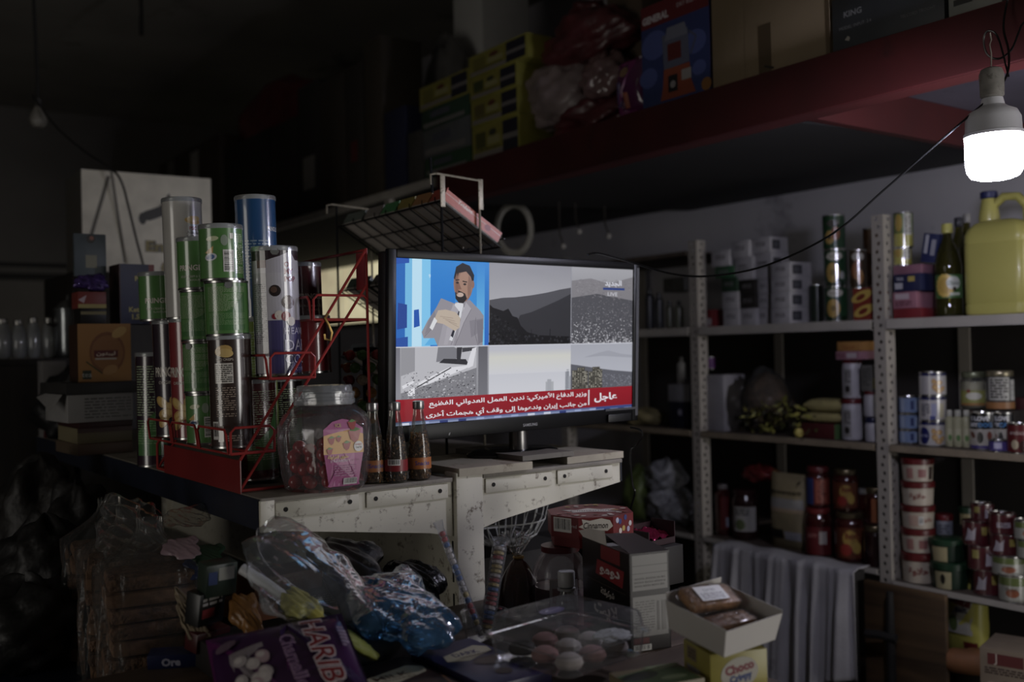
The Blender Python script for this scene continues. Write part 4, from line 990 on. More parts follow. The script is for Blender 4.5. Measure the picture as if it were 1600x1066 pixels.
def sjar(name, label, cat, l, r, top, base, off, matbody, lidmat, artf=None, z=None, group=None, prof=None, lidh=.018, lidr=.86, fill=None, turn=0.):
    """screw-top jar: shouldered body, lid, paper label"""
    p, rad = ctr_of(l, r, (top+base)/2, off); z0 = z if z is not None else pix((l+r)/2, base, X=p.x).z
    H = pix((l+r)/2, top, X=p.x).z-z0; hb = H-lidh
    body = [(rad*.8, 0), (rad*.96, .003), (rad, .01), (rad, hb*.82), (rad*.96, hb*.92), (rad*lidr*.94, hb*.985), (rad*lidr*.94, hb)]
    o = MB().lathe(body, 28).build(name, matbody, None, (p.x, p.y, z0)); tag(o, label, cat, group)
    if fill: MB().lathe([(rad*.75, .004), (rad*.93, .012), (rad*.93, hb*.8), (rad*.8, hb*.88), (.001, hb*.88)], 24).build('contents', fill, o)
    MB().lathe([(rad*lidr, hb+.0005), (rad*lidr*1.02, hb+.002), (rad*lidr*1.02, H-.003), (rad*lidr*.96, H), (.001, H)], 28).build('lid', lidmat, o)
    if artf: artf(rad, hb).cyl('paper_label', o, rad, face_to_cam(p)+turn, 0, printed(.4))
    o['top_z'] = z0+H; return o
def pouch(name, label, cat, loc, w, d, h, rz, mat, art=None, group=None, seal=.012, wob=.004, seed=1, tilt=None):
    """filled bag standing up: pinched seals at top and bottom, bulging middle, base centre at loc, front -Y"""
    rn = random.Random(seed); nu, nv = 28, 12; off_ = [[rn.uniform(-wob, wob) for _ in range(nv)] for _ in range(nu)]
    def fn(u, v):
        a = 2*PI*u; b = math.sin(PI*min(1, max(0, (v*h)/(h))))**.45 if 0 < v < 1 else 0
        th = max(.0012, d/2*b); c, s = math.cos(a), math.sin(a)
        x = w/2*math.copysign(abs(c)**.55, c); y = th*math.copysign(abs(s)**.8, s)
        k = off_[int(u*nu) % nu][min(nv-1, int(v*(nv-1)))] if .05 < v < .95 else 0
        return (x*(1-.05*b)+k*.6, y+k, v*h)
    o = MB().grid(nu, nv, fn, True).build(name, mat, None, loc, (tilt[0], tilt[1], rz) if tilt else rz, sharp=70); tag(o, label, cat, group)
    if art:
        def wf(x, y, l):
            v = y/h; b = math.sin(PI*min(.999, max(.001, v)))**.45; th = max(.0012, d/2*b)
            c = max(-1, min(1, x/(w/2*(1-.05*b)))); aa = abs(c)**(1/.55); s = math.sqrt(max(0, 1-aa*aa))
            return Vector((x, -(th*s**.8+wob*1.1+l), y))
        art.warp('bag_print', o, wf, w*.08, printed(.3))
    return o

# ---- top shelf, left bay: white cartons
def a_white(w, h): return Art().small_print(w*.2, h*.4, w*.75, h*.7, 2, '#6f6c6c', 2)
def a_square(w, h): return Art().rect(w*.12, h*.2, w*.55, h*.8, '#3a3a40').rect(w*.2, h*.32, w*.46, h*.66, '#55555c')
GW = 'small white cartons on the top shelf'
wh = '#aaa6a8'
def wstack(lbls, l, r, tops, base, off, d, cols=None, side=True):
    z = ZT+.0005; b = base
    for i, (lb, t) in enumerate(zip(lbls, tops)):
        o = sbox('small_carton', lb, 'carton', l[i] if isinstance(l, (list, tuple)) else l, r[i] if isinstance(r, (list, tuple)) else r, t, b, off, d, (cols or [wh]*9)[i], {'front': a_white, 'right': a_square} if side else {'front': a_white}, z, GW)
        z = o['top_z']+.0006; b = t
P = ' white carton in the column nearest the pineapple tins'
wstack(['bottom'+P, 'second lowest'+P, 'third'+P, 'fourth'+P], 1205, 1234, (482, 457, 434, 410), 503, .02, .12)
wstack(['bottom white carton in the narrow middle column', 'second white carton in the narrow middle column', 'third white carton in the narrow middle column', 'fourth white carton in the middle column with a square mark', 'top white carton of the middle column with a square mark'], [1183, 1184, 1184, 1178, 1175], [1202, 1203, 1202, 1205, 1203], (482, 460, 437, 395, 371), 503, .05, .1)
wstack(['bottom white carton in the column beside the dark cartons', 'dark carton between white ones in the second column', 'upper dark carton in the second column', 'white carton under the top of the second column', 'top white carton of the second column'], [1157, 1156, 1155, 1148, 1143], [1181, 1181, 1180, 1176, 1170], (482, 460, 437, 402, 376), 504, .035, .1, [wh, '#2e2a26', '#2c2824', wh, wh], False)
wstack(['bottom white carton in the column next to the red box', 'second white carton in the column next to the red box', 'dark green carton in the column next to the red box', 'bright green carton under the leaning white one', 'top white carton of the column next to the red box'], [1130, 1129, 1127, 1117, 1112], [1155, 1154, 1152, 1146, 1140], (483, 456, 434, 416, 391), 505, .03, .1, [wh, wh, '#26402c', '#2c5a38', wh], False)
sbox('small_carton', 'red box with a white label against the cream upright', 'carton', 1101, 1119, 484, 506, .06, .1, '#7d1c22', {'front': lambda w, h: Art().rect(w*.1, h*.1, w*.6, h*.5, '#b0a4a4')}, ZT)
# pineapple tins
def a_pine(k):
    def f(r, h):
        a = Art(); a.rect(-r*1.5, 0, r*1.5, h*.16, '#14301a'); a.ell(0, h*.82, r*.75, h*.12, '#b9b4a4', 20); a.text('DELMONDO' if 0 else 'Fruits', 0, h*.82, h*.07, '#3a3a34', wmax=r*1.1)
        a.ell(-r*.15, h*.38, r*.62, h*.27, '#b8922e', 22); a.ell(-r*.15, h*.38, r*.2, h*.09, '#7d6420', 14)
        for j in range(10): a.line([(-r*.15+r*.22*math.cos(j*.63), h*.38+h*.095*math.sin(j*.63)), (-r*.15+r*.58*math.cos(j*.63), h*.38+h*.25*math.sin(j*.63))], .0012, '#9a7a26')
        if k: a.ell(r*.65, h*.3, r*.24, h*.11, '#a8a6a2', 12)
        return a
    return f
def a_mixed(r, h): return Art().ell(-r*.3, h*.35, r*.45, h*.2, '#a8842c').ell(r*.25, h*.45, r*.4, h*.2, '#9a5a3a').ell(0, h*.75, r*.6, h*.1, '#3c3a34').ell(-r*.3, h*.35, r*.12, h*.06, '#3a2c14')
z = ZT+.0005
for lb, l, r, t, b, f in (('pineapple tin at the bottom of the stack of three', 1289, 1324, 449, 502, a_pine(0)), ('pineapple tin in the middle of the stack of three', 1288, 1323, 391, 449, a_pine(1)), ('dark fruit tin topmost over the pineapple tins', 1286, 1320, 337, 391, a_mixed)):
    o = stin('fruit_tin', lb, 'tin', l, r, t, b, .03, '#1e4426', f, z, 'fruit tins on the top shelf', rimmat=m_tin, turn=-.1); z = o['top_z']+.0005
def a_peach(w, h): return Art().rect(0, 0, w, h, '#8a2f1c').ell(w*.4, h*.75, w*.5, h*.16, '#c8a62e', 16, .35).ell(w*.5, h*.3, w*.5, h*.16, '#c8a62e', 16, .35).ell(w*.35, h*.72, w*.22, h*.08, '#7d2c18', 12, .4).ell(w*.45, h*.28, w*.22, h*.08, '#7d2c18', 12, .4)
o = sbox('fruit_carton', 'red and yellow fruit carton beneath the peach tin', 'carton', 1333, 1368, 450, 500, .03, .1, '#8a2f1c', {'front': a_peach}, ZT)
stin('fruit_tin', 'peach tin standing on the red and yellow carton', 'tin', 1327, 1354, 391, 450, .035, '#3b2c1a', lambda r, h: Art().ell(0, h*.82, r*.75, h*.11, '#aeaaa0').ell(-r*.3, h*.45, r*.4, h*.22, '#a0622a').ell(r*.2, h*.3, r*.4, h*.2, '#b0782e').ell(0, h*.6, r*.35, h*.16, '#8a4420'), o['top_z']+.0005, 'fruit tins on the top shelf')
stin('fruit_tin', 'brown tin half hidden by the perforated upright', 'tin', 1350, 1374, 391, 450, .14, '#6a4420', None, None, 'fruit tins on the top shelf', h=.2)['label']
stin('fruit_tin', 'dark green tin in shadow between white cartons and pineapple tins', 'tin', 1266, 1287, 445, 503, .1, '#1b2a1c', None, ZT, 'fruit tins on the top shelf')
# ---- top shelf, right bay
def a_corn(r, h): return Art().rect(-r*1.4, 0, r*1.4, h*.4, '#a8a02c').ell(-r*.5, h*.7, r*.4, h*.25, '#a88a1c').rect(r*.1, h*.35, r*.9, h*.95, '#b5b3aa').small_print(r*.15, h*.4, r*.85, h*.9, 9, '#55554c')
o1 = sbox('biscuit_carton', 'red carton lowest in the pile behind the perforated upright', 'carton', 1396, 1440, 482, 496, .02, .12, '#7d1a22', None, ZT)
o2 = sbox('biscuit_carton', 'pink carton with a pale label in the pile by the upright', 'carton', 1395, 1432, 456, 482, .02, .12, '#9a6272', {'front': lambda w, h: Art().rect(w*.1, h*.55, w*.7, h*.9, '#b8a4ac').small_print(w*.1, h*.15, w*.8, h*.45, 2, '#6a3a48')}, o1['top_z']+.0005)
o3 = sbox('biscuit_carton', 'navy carton with a yellow stamp in the pile by the upright', 'carton', 1396, 1438, 428, 456, .015, .13, '#1e2348', {'front': lambda w, h: Art().rect(w*.05, h*.15, w*.35, h*.5, '#a9a8b0').rect(w*.55, h*.55, w*.8, h*.85, '#b8a23a').text('tea', w*.25, h*.75, h*.2, '#c0c0cc')}, o2['top_z']+.0005)
o4 = sbox('biscuit_carton', 'mauve carton on top of the navy one', 'carton', 1396, 1440, 414, 428, .03, .11, '#8a5a6c', None, o3['top_z']+.0005)
o5 = stin('corn_tin', 'lower yellow corn tin on the carton pile', 'tin', 1397, 1424, 388, 414, .035, '#a39a28', a_corn, o4['top_z']+.0005, 'corn tins')
stin('corn_tin', 'upper yellow corn tin, top of the carton pile', 'tin', 1397, 1426, 333, 388, .035, '#5a6a26', a_corn, o5['top_z']+.0005, 'corn tins')
sbox('tea_carton', 'blue and white carton leaning towards the sunflower oil bottle', 'carton', 1437, 1460, 365, 414, .05, .05, '#262e5c', {'front': lambda w, h: Art().rect(w*.15, h*.3, w*.4, h*.95, '#a9a9b4').rect(w*.6, h*.25, w*.9, h*.8, '#9a9aa6')}, o4['top_z']+.004, tilt=(0, .18))
m_oil = film('oil_bottle', '#8f8a3c', .4, .05, .1, 12, .12, '#7d7a30')
def oil_bottle(label, l, r, top, off, oil, capcol, artf=None):
    p, rad = ctr_of(l, r, 440, off); H = pix((l+r)/2, top, X=p.x).z-ZT; bh = H-.03
    o = MB().lathe([(rad*.7, 0), (rad*.97, .004), (rad, .012), (rad, bh*.2), (rad*.95, bh*.22), (rad*.95, bh*.52), (rad, bh*.54), (rad*.98, bh*.62), (rad*.75, bh*.78), (rad*.36, bh*.93), (rad*.3, bh*.97), (rad*.3, bh)], 28).build('oil_bottle', m_oil, None, (p.x, p.y, ZT+.0005)); tag(o, label, 'bottle', 'oil bottles on the top shelf')
    MB().lathe([(rad*.65, .004), (rad*.93, .01), (rad*.93, bh*.2), (rad*.89, bh*.24), (rad*.89, bh*.6), (rad*.7, bh*.77), (.001, bh*.8)], 24).build('oil', oil, o)
    MB().lathe([(rad*.34, bh+.0005), (rad*.4, bh+.003), (rad*.4, H-.004), (rad*.34, H), (.001, H)], 20).build('cap', K(capcol, .4), o)
    if artf: artf(rad, bh).cyl('bottle_label', o, rad*.97, face_to_cam(p)+.1, 0, printed(.35))
    return o
def a_sun(r, h):
    a = Art(); a.rect(-r*1.2, h*.22, r*1.2, h*.5, '#3f6a2c'); a.ell(-r*.35, h*.37, r*.62, h*.13, '#b8942a')
    for k in range(14): a.ell(-r*.35+r*.55*math.cos(k*.45), h*.37+h*.115*math.sin(k*.45), r*.16, h*.03, '#c9a632', 8, k*.45)
    a.ell(r*.25, h*.4, r*.5, h*.08, '#c4c6bd', 20); a.text('Oleina', r*.25, h*.4, h*.055, '#34503a', wmax=r*.85, shear=.2, bold=.01); a.ell(r*.3, h*.325, r*.14, h*.03, '#2c2214', 10); a.rect(r*.0, h*.25, r*.7, h*.285, '#b9bdae'); return a
oil_bottle('sunflower oil bottle with a green label and yellow cap', 1461, 1503, 350, .03, M('sunflower_oil', '#5a5620', .1, var=.1), '#c2bc4c', a_sun)
oil_bottle('dark oil bottle just behind the sunflower oil bottle', 1484, 1516, 340, .15, M('dark_oil', '#2c2a14', .1), '#3a3a40')
oil_bottle('amber oil bottle between sunflower oil and yellow jerrycan', 1498, 1528, 334, .2, M('amber_oil', '#4c3018', .1), '#8f8c88')
# yellow jerrycan
p = pix(1566, 392, X=SX+.1); zt_ = pix(1566, 297, X=SX+.1).z
jw, jd, jh = .185, .13, zt_-ZT
m_jc = M('yellow_oil_jerrycan', '#b5ad45', .35, var=.06, scale=4, coat=.2)
jc = empty('oil_jerrycan', (p.x, p.y, ZT+.0005), -PI/2+.05, 'large yellow oil jerrycan below the lit bulb', 'jerrycan')
mb = MB(); bw = .63*jh
levels = [(.92, .0), (.985, .004), (1, .012), (1, bw*.13), (.975, bw*.14), (.975, bw*.15), (1, bw*.165), (1, bw*.9), (.98, bw*.91), (.98, bw*.92), (1, bw*.935), (.98, bw*1.02), (.9, bw*1.1), (.72, bw*1.17), (.52, bw*1.2)]
def rr_ring(w, d, k=6, rad=.028):
    out = []
    for cx_, cy_, a0 in ((w/2-rad, d/2-rad, 0), (-w/2+rad, d/2-rad, 90), (-w/2+rad, -d/2+rad, 180), (w/2-rad, -d/2+rad, 270)):
        for j in range(k): t = math.radians(a0+90*j/(k-1)); out.append((cx_+rad*math.cos(t), cy_+rad*math.sin(t)))
    return out
vs = []; fs = []; n = 24
for s, zz_ in levels:
    for x, y in rr_ring(jw, jd): vs.append((x*s-(1-s)*.0, y*s, zz_))
for i in range(len(levels)-1):
    for j in range(n): fs.append((i*n+j, i*n+(j+1) % n, (i+1)*n+(j+1) % n, (i+1)*n+j))
fs.append(tuple(reversed(range(n)))); fs.append(tuple((len(levels)-1)*n+j for j in range(n)))
mb.add(vs, fs).build('body', m_jc, jc)
MB().lathe([(.028, bw*1.19), (.03, bw*1.25), (.026, bw*1.36), (.022, jh-.03), (.02, jh-.022)], 24, (-.035, 0, 0)).build('neck', m_jc, jc)
MB().tube([(-.03, 0, jh-.05), (.01, 0, jh-.02), (.05, 0, jh-.025), (.075, 0, jh-.055), (.078, 0, bw*1.12)], [.012, .013, .013, .013, .014], 10).build('handle', m_jc, jc)
MB().lathe([(.022, jh-.021), (.0245, jh-.018), (.0245, jh-.003), (.021, jh), (.001, jh)], 22, (-.035, 0, 0)).build('cap', K('#262c58', .4), jc)

# ---- middle shelf, far bay (beside the television)
zz1 = sbox('dark_carton', 'navy carton on the middle shelf beside the far upright', 'carton', 1046, 1074, 628, 666, .05, .12, '#171a2c', {'front': lambda w, h: Art().ell(w*.6, h*.6, w*.12, h*.12, '#8a8a98')}, ZM)['top_z']
zz2 = sbox('pale_carton', 'grey carton lying on the navy one beside the far upright', 'carton', 1044, 1076, 601, 628, .05, .12, '#7d7c80', None, zz1+.0005)['top_z']
sjar('pump_bottle', 'slim white bottle standing on the grey carton', 'bottle', 1058, 1071, 558, 601, .08, K('#a8a6a6', .4), K('#6a6868', .4), None, zz2+.0005, lidr=.5)
for i, (l, r, t, lb) in enumerate(((1008, 1022, 452, 'dark bottle on the top shelf beside the television'), (1023, 1037, 458, 'second dark bottle on the top shelf beside the television'), (1040, 1052, 470, 'olive bottle on the top shelf near the television'), (1054, 1068, 470, 'tall grey-green bottle on the top shelf by the far upright'))):
    sjar('sauce_bottle', lb, 'bottle', l, r, t, 508, .05, K(('#1c1f2c', '#23262e', '#4a4c3c', '#555848')[i], .3), K('#3a3a3c', .4), None, ZT, 'bottles on the top shelf beside the television', lidr=.5)
sbox('pale_carton', 'small pale carton standing behind the bottles on the top shelf', 'carton', 1036, 1068, 434, 456, .2, .1, '#5c5c58', None, None)['label']
# ---- middle shelf, left bay
sbox('white_carton', 'tall white carton standing beside the far upright', 'carton', 1104, 1131, 586, 675, .04, .12, '#8d8a90', None, ZM)
stin('purple_tube', 'small purple tube lying high beside the white carton', 'tube', 1104, 1117, 556, 577, .18, '#7a3a86', None, None, h=.05)['label']
m_bag = film('smoky_plastic_bag', '#8a8680', .3, .2, .9, 22, .35, '#6a645c')
def lump(name, label, cat, loc, sx, sy, sz, mat, seed=1, amp=.18, group=None, n=44, m=28, kind=None, flat=True):
    """irregular soft lump resting on loc"""
    rn = random.Random(seed); ph = [(rn.uniform(0, 6), rn.uniform(0, 6), rn.randint(2, 5), rn.randint(1, 4), rn.uniform(.4, 1)) for _ in range(6)]
    def fn(u, v):
        a = 2*PI*u; b = PI*(v-.5); d = 1+amp*sum(w_*math.sin(k*a+p)*math.cos(l*b*1.3+q) for p, q, k, l, w_ in ph)/3+amp*.35*(abs(math.sin(ph[0][0]+4.5*a+3*b))+abs(math.sin(ph[1][0]-3.5*a+5.5*b))+abs(math.sin(ph[2][0]+8*a*.5+7*b))-1.9)*math.cos(b)
        z = math.sin(b)*d; z = (z+1)/2 if not flat else max(0, (z+.8)/1.8)
        return (sx/2*math.cos(b)*d*math.cos(a), sy/2*math.cos(b)*d*math.sin(a), sz*z)
    o = MB().grid(n, m, fn, True).build(name, mat, None, loc, 0, sharp=75); tag(o, label, cat, group, kind); return o
p = pix(1147, 600, X=SX+.12); lump('plastic_bag', 'smoky plastic bag slumped beside the dried bundle', 'bag', (p.x, p.y, ZM), .14, .14, .2, m_bag, 3)
p = pix(1197, 610, X=SX+.16); o = lump('dried_bundle', 'round brown dried bundle wrapped in clear plastic', 'bundle', (p.x, p.y, ZM), .17, .17, .215, M('dried_straw', '#66523c', .7, var=.5, scale=30, bump=.8, bscale=60), 5, .1)
lump('plastic_wrap', None, None, (0, 0, -.0), .186, .186, .229, film('cling_wrap', '#e0dcd4', .2, .14, .6, 26, .05), 6, .1).parent = o
# leafy plastic garland
gl_ = pix(1215, 650, X=SX+.03)
gar = empty('leaf_garland', (gl_.x+.05, gl_.y, ZM), 0, 'heap of yellow-green artificial leaves on the middle shelf', 'garland')
rn = random.Random(9); lm = [M('yellow_leaf', '#8c8a24', .5, var=.3), M('olive_leaf', '#4a4a1a', .55, var=.3), M('brown_leaf', '#3b2d16', .6, var=.3), M('bright_leaf', '#a39c34', .5, var=.2)]
leafm = [MB().add([(0, 0, 0), (.008, .012, .004), (.0, .03, .0), (-.008, .012, .004), (0, .014, -.002)], [(0, 1, 4), (1, 2, 4), (2, 3, 4), (3, 0, 4)]).mesh('leaf', m_) for m_ in lm]
for k in range(240):
    u = rn.uniform(-1, 1); hmax = .115*(1-.35*abs(u)) if u > -.5 else .09
    o = bpy.data.objects.new('leaf', leafm[rn.choice((0, 1, 1, 2, 2, 0, 3))]); COL.objects.link(o); o.parent = gar
    o.location = (rn.uniform(-.06, .05), -u*.17, .008+rn.random()**.8*hmax); o.rotation_euler = (rn.uniform(-1.2, 1.2), rn.uniform(-1.2, 1.2), rn.uniform(0, 6.28)); s = rn.uniform(.7, 1.3); o.scale = (s, s, s)
MB().tube([(0, .16, .01), (.0, .08, .05), (-.01, 0, .04), (0, -.08, .07), (.0, -.16, .02)], .004, 6).build('stem', lm[2], gar)
p = pix(1248, 678, X=SX+.02); tag(MB().lathe([(.0001, 0), (.012, .004), (.017, .016), (.012, .03), (.0001, .034)], 16).build('lemon', K('#b9a83c', .5), None, (p.x, p.y, ZM), 0), 'small yellow lemon lying at the front of the middle shelf', 'lemon')
zb = sbox('tea_carton', 'dark red carton beneath the yellow pouches', 'carton', 1253, 1304, 662, 686, .03, .13, '#4e161a', {'right': lambda w, h: Art().rect(0, 0, w, h, '#4a6a3a')}, ZM)['top_z']
def flatpouch(label, l, r, top, base, off, z, col):
    y, w, z0, h = span(l, r, top, base, off, z)
    o = MB().grid(24, 10, lambda u, v: (math.copysign(abs(math.cos(2*PI*u))**.6, math.cos(2*PI*u))*.055*(1-.1*abs(2*v-1)), (v-.5)*w, h/2+math.copysign(abs(math.sin(2*PI*u))**.7, math.sin(2*PI*u))*h/2*max(.06, min(1, math.sin(PI*v)*2.2))**.4), True).build('flour_pouch', M('yellow_pouch', '#a3975a', .4, var=.15, scale=30, bump=.3), None, (SX+off+.06, y, z0), 0, sharp=70); tag(o, label, 'pouch', 'yellow pouches on the middle shelf'); return z0+h
zb = flatpouch('lower yellow pouch lying on the dark red carton', 1248, 1312, 645, 662, .03, zb+.0005, 0); flatpouch('upper yellow pouch of the two lying on the red carton', 1252, 1312, 624, 645, .03, zb+.0005, 0)
def a_wj(r, h): return Art().rect(-r*.85, h*.1, -r*.1, h*.85, '#8d8a88').small_print(-r*.8, h*.45, -r*.15, h*.8, 8, '#4a4644').ell(-r*.5, h*.28, r*.25, h*.1, '#2a2422')
m_wj = K('#aeaab0', .35); m_rl = K('#5e1218', .4)
o = sjar('white_jar', 'lower white jar with a dark red lid on the middle shelf', 'jar', 1315, 1348, 623, 686, .03, m_wj, m_rl, a_wj, ZM, 'white jars with dark red lids', lidr=.97, lidh=.016)
o = sjar('white_jar', 'upper white jar with a dark red lid under the pink and orange boxes', 'jar', 1316, 1347, 562, 623, .03, m_wj, m_rl, a_wj, o['top_z']+.0005, 'white jars with dark red lids', lidr=.97, lidh=.012)
o = sbox('sweets_carton', 'pink carton lying on the white jars', 'carton', 1306, 1344, 549, 563, .02, .09, '#9a6a78', {'front': lambda w, h: Art().rect(w*.45, h*.2, w*.85, h*.8, '#b8a8ac').text('PUF', w*.22, h*.5, h*.45, '#6a2a38')}, o['top_z']+.0005)
sbox('sweets_carton', 'orange carton on top of the pink one', 'carton', 1308, 1345, 534, 549, .02, .09, '#a8742a', {'front': lambda w, h: Art().text('biscuit', w*.5, h*.45, h*.4, '#8a3a1a')}, o['top_z']+.0005)
o = sjar('white_jar', 'navy lidded white jar by the perforated upright', 'jar', 1352, 1378, 652, 690, .02, m_wj, K('#1c2040', .4), None, ZM, lidr=.95)
o = sjar('white_jar', 'white jar with a wine lid standing on the navy lidded one', 'jar', 1350, 1376, 611, 652, .03, m_wj, m_rl, None, o['top_z']+.0005, lidr=.95, lidh=.012)
sbox('grey_carton', 'mottled grey carton on the wine lidded jar', 'carton', 1345, 1372, 571, 611, .03, .07, '#6a6862', {'front': lambda w, h: Art().rect(w*.7, h*.1, w*.98, h*.5, '#a39a4a').small_print(w*.1, h*.2, w*.6, h*.9, 7, '#4a4844')}, o['top_z']+.0005)
# ---- middle shelf, right bay
def a_bt(r, h): return Art().rect(-r*1.3, h*.1, r*1.3, h*.9, '#6d84ac').rect(-r*.1, h*.25, r*.2, h*.75, '#2e3c6a').rect(r*.35, h*.2, r*.9, h*.8, '#94a4c0').rect(-r*1.0, h*.15, -r*.6, h*.85, '#8294b4')
z = ZM+.0005
for lb, t, b in (('bottom light blue tin by the upright', 671, 697), ('middle light blue tin by the upright', 646, 671), ('top light blue tin by the upright', 619, 646)):
    o = stin('tuna_tin', lb, 'tin', 1405, 1437, t, b, .05, '#6178a2', a_bt, z, 'light blue tins', turn=.2); z = o['top_z']+.0005
def a_ck(k):
    def f(r, h):
        a = Art(); a.rect(-r*1.5, h*.84, r*1.5, h, '#1a2058'); a.rect(-r*1.5, 0, r*1.5, h*.84, '#a8a4a4')
        if k == 0: a.ell(-r*.65, h*.42, r*.45, h*.34, '#1c2260'); a.text('ROYAL', -r*.65, h*.42, h*.1, '#b9b9c8', wmax=r*.7)
        if k != 1:
            for x, y, s in ((.2, .35, 1), (.5, .55, .9), (.75, .3, .8), (.1, .6, .7), (.45, .2, .9)): a.ell(r*x, h*y, r*.24*s, h*.15*s, '#a87c3a', 12, x*3); a.ell(r*x, h*y, r*.14*s, h*.08*s, '#c29a58', 10, x*3)
        else: a.rect(-r*.1, h*.2, r*.3, h*.7, '#8d90b0').rect(r*.5, h*.12, r*.9, h*.7, '#b0a888').small_print(-r*.9, h*.2, -r*.2, h*.7, 6, '#4a4a5c').rect(-r*.2, h*.05, r*.2, h*.2, '#3a4080')
        return a
    return f
z = ZM+.0005
for k, (lb, t, b) in enumerate((('bottom navy and cream biscuit tin', 657, 698), ('middle navy and cream biscuit tin with plain print', 618, 657), ('top navy and cream biscuit tin picturing cookies', 581, 618))):
    o = stin('biscuit_tin', lb, 'tin', 1437, 1477, t, b, .025, '#a8a4a4', a_ck(k), z, 'navy and cream biscuit tins'); z = o['top_z']+.0005
for i, (l, r, lb) in enumerate(((1477, 1491, 'yellow bottle nearest the biscuit tins'), (1489, 1505, 'middle one of three small yellow bottles'), (1503, 1517, 'yellow bottle nearest the black and white tins'))):
    sjar('mustard_bottle', lb, 'bottle', l, r, 641, 689, .06, K('#a3a07c', .35), K('#b5b3a6', .4), lambda rr, h: Art().rect(-rr*.8, h*.2, rr*.8, h*.6, '#b0ac8a').ell(0, h*.3, rr*.4, h*.1, '#4f7a34'), ZM, 'small yellow bottles', lidr=.6)
def a_dog(k):
    def f(r, h):
        a = Art(); a.rect(-r*1.4, h*.55, r*1.4, h, '#141416'); a.rect(-r*1.4, h*.12, r*1.4, h*.56, '#a8a296'); a.rect(-r*1.4, 0, r*1.4, h*.12, '#463a7a')
        a.text('I LOVE', -r*.1, h*.84, h*.13, '#c8c8cc', wmax=r*1.5, bold=.05); a.text('MY', -r*.55, h*.67, h*.12, '#c8c8cc', bold=.05); a.text('DOG' if k == 0 else 'CAT', r*.3, h*.67, h*.13, '#3a7ab0', bold=.06)
        a.ell(-r*.1, h*.33, r*.22, h*.16, '#1c1c1e', 14); a.ell(-r*.7, h*.4, r*.2, h*.1, '#6a4436', 10, .6); a.ell(r*.6, h*.38, r*.2, h*.12, '#7a3f2e', 10); return a
    return f
o = stin('pet_tin', 'black and cream tin reading I LOVE MY DOG', 'tin', 1516, 1555, 644, 694, .03, '#a8a296', a_dog(0), ZM, 'pet food tins', turn=-.1)
stin('pet_tin', 'black tin reading I LOVE MY CAT beside the dog food', 'tin', 1551, 1583, 644, 692, .07, '#8a8680', a_dog(1), ZM, 'pet food tins', turn=-.1)
stin('cream_tin', 'small purple tin at the front edge below the cat food', 'tin', 1546, 1575, 687, 706, -.0, '#4c4080', lambda r, h: Art().rect(-r*.5, h*.3, r*.3, h*.8, '#a5a0c0'), ZM)
m_mayo = film('glass_jar', '#e4e4dc', .35, .06, 0, 10, .06)
b1 = sbox('hidden_carton', 'dark carton behind the pet food carrying two mayonnaise jars', 'carton', 1500, 1584, 641, 690, .12, .12, '#2c2624', None, ZM)
sjar('mayonnaise_jar', 'mayonnaise jar with a green label and olive lid', 'jar', 1502, 1541, 581, 640, .12, m_mayo, K('#6f7458', .35, metal=.5), lambda r, h: Art().rect(-r*1.2, h*.12, r*1.2, h*.6, '#8a8a3a').ell(0, h*.42, r*.62, h*.12, '#c0bdb0').ell(-r*.4, h*.58, r*.15, h*.05, '#8a2c2a').rect(-r*1.2, h*.12, r*1.2, h*.2, '#9a6a2a'), b1['top_z']+.0005, None, fill=K('#b8b39c', .5), lidr=.88)
sjar('mayonnaise_jar', 'tall jar with a white printed label and gold lid', 'jar', 1541, 1584, 579, 641, .12, m_mayo, M('gold_lid', '#8f8568', .3, .7), lambda r, h: Art().rect(-r*.8, h*.3, r*.65, h*.98, '#a6a39a').small_print(-r*.7, h*.35, r*.55, h*.95, 7, '#2e2a28').rect(-r*1.2, h*.04, r*1.2, h*.24, '#96622a').barcode(r*.75, h*.3, r*1.1, h*.9, False, 4), b1['top_z']+.0005, None, fill=K('#3a2e26', .5), lidr=.9)
stin('coffee_tin', 'dark red coffee tin at the frame edge on the middle shelf', 'tin', 1575, 1612, 661, 710, .0, '#5a1a1c', lambda r, h: Art().text('arabica', -r*.2, h*.7, h*.14, '#c0b0a8', wmax=r*1.2).ell(-r*.4, h*.3, r*.3, h*.16, '#a89878').ell(r*.3, h*.25, r*.4, h*.2, '#3a1a14'), ZM, None)
sbox('wine_carton', 'dark wine carton behind the coffee tin', 'carton', 1583, 1612, 622, 661, .2, .1, '#451618', {'front': lambda w, h: Art().rect(w*.1, h*.35, w*.9, h*.5, '#a8842c')}, None)['label']
# ---- third shelf, far bay
for i, (px_, py_, s) in enumerate(((1048, 800, .15), (1040, 745, .13), (1068, 770, .12))):
    p = pix(px_, py_, X=SX+.14); lump('plastic_sack', ('crumpled white plastic sack lowest on the third shelf', 'crumpled white plastic sack topmost beside the television lead', 'crumpled white plastic sack against the far upright')[i], 'sack', (p.x, p.y, ZL if i != 1 else ZL+.12), s*1.3, s*1.2, s, M('crumpled_white_plastic', '#8a8a8e', .35, var=.35, scale=20, bump=1.2, bscale=22), 20+i, .35, 'plastic sacks on the third shelf', 44, 28)
p = pix(1010, 700, X=SX+.1)
lump('straw_hat', 'pale yellow cloth bundle beside the lower television corner', 'bundle', (p.x, p.y, ZM), .16, .16, .07, M('pale_yellow_cloth', '#8a7d4e', .8, var=.3), 31, .2); p = pix(1000, 740, X=SX+.1)
lump('green_pouch', 'green pouch below the television corner on the third shelf', 'pouch', (p.x, p.y, ZL), .14, .14, .22, M('green_foil', '#5a6a2c', .4, var=.5, scale=14), 32, .2)
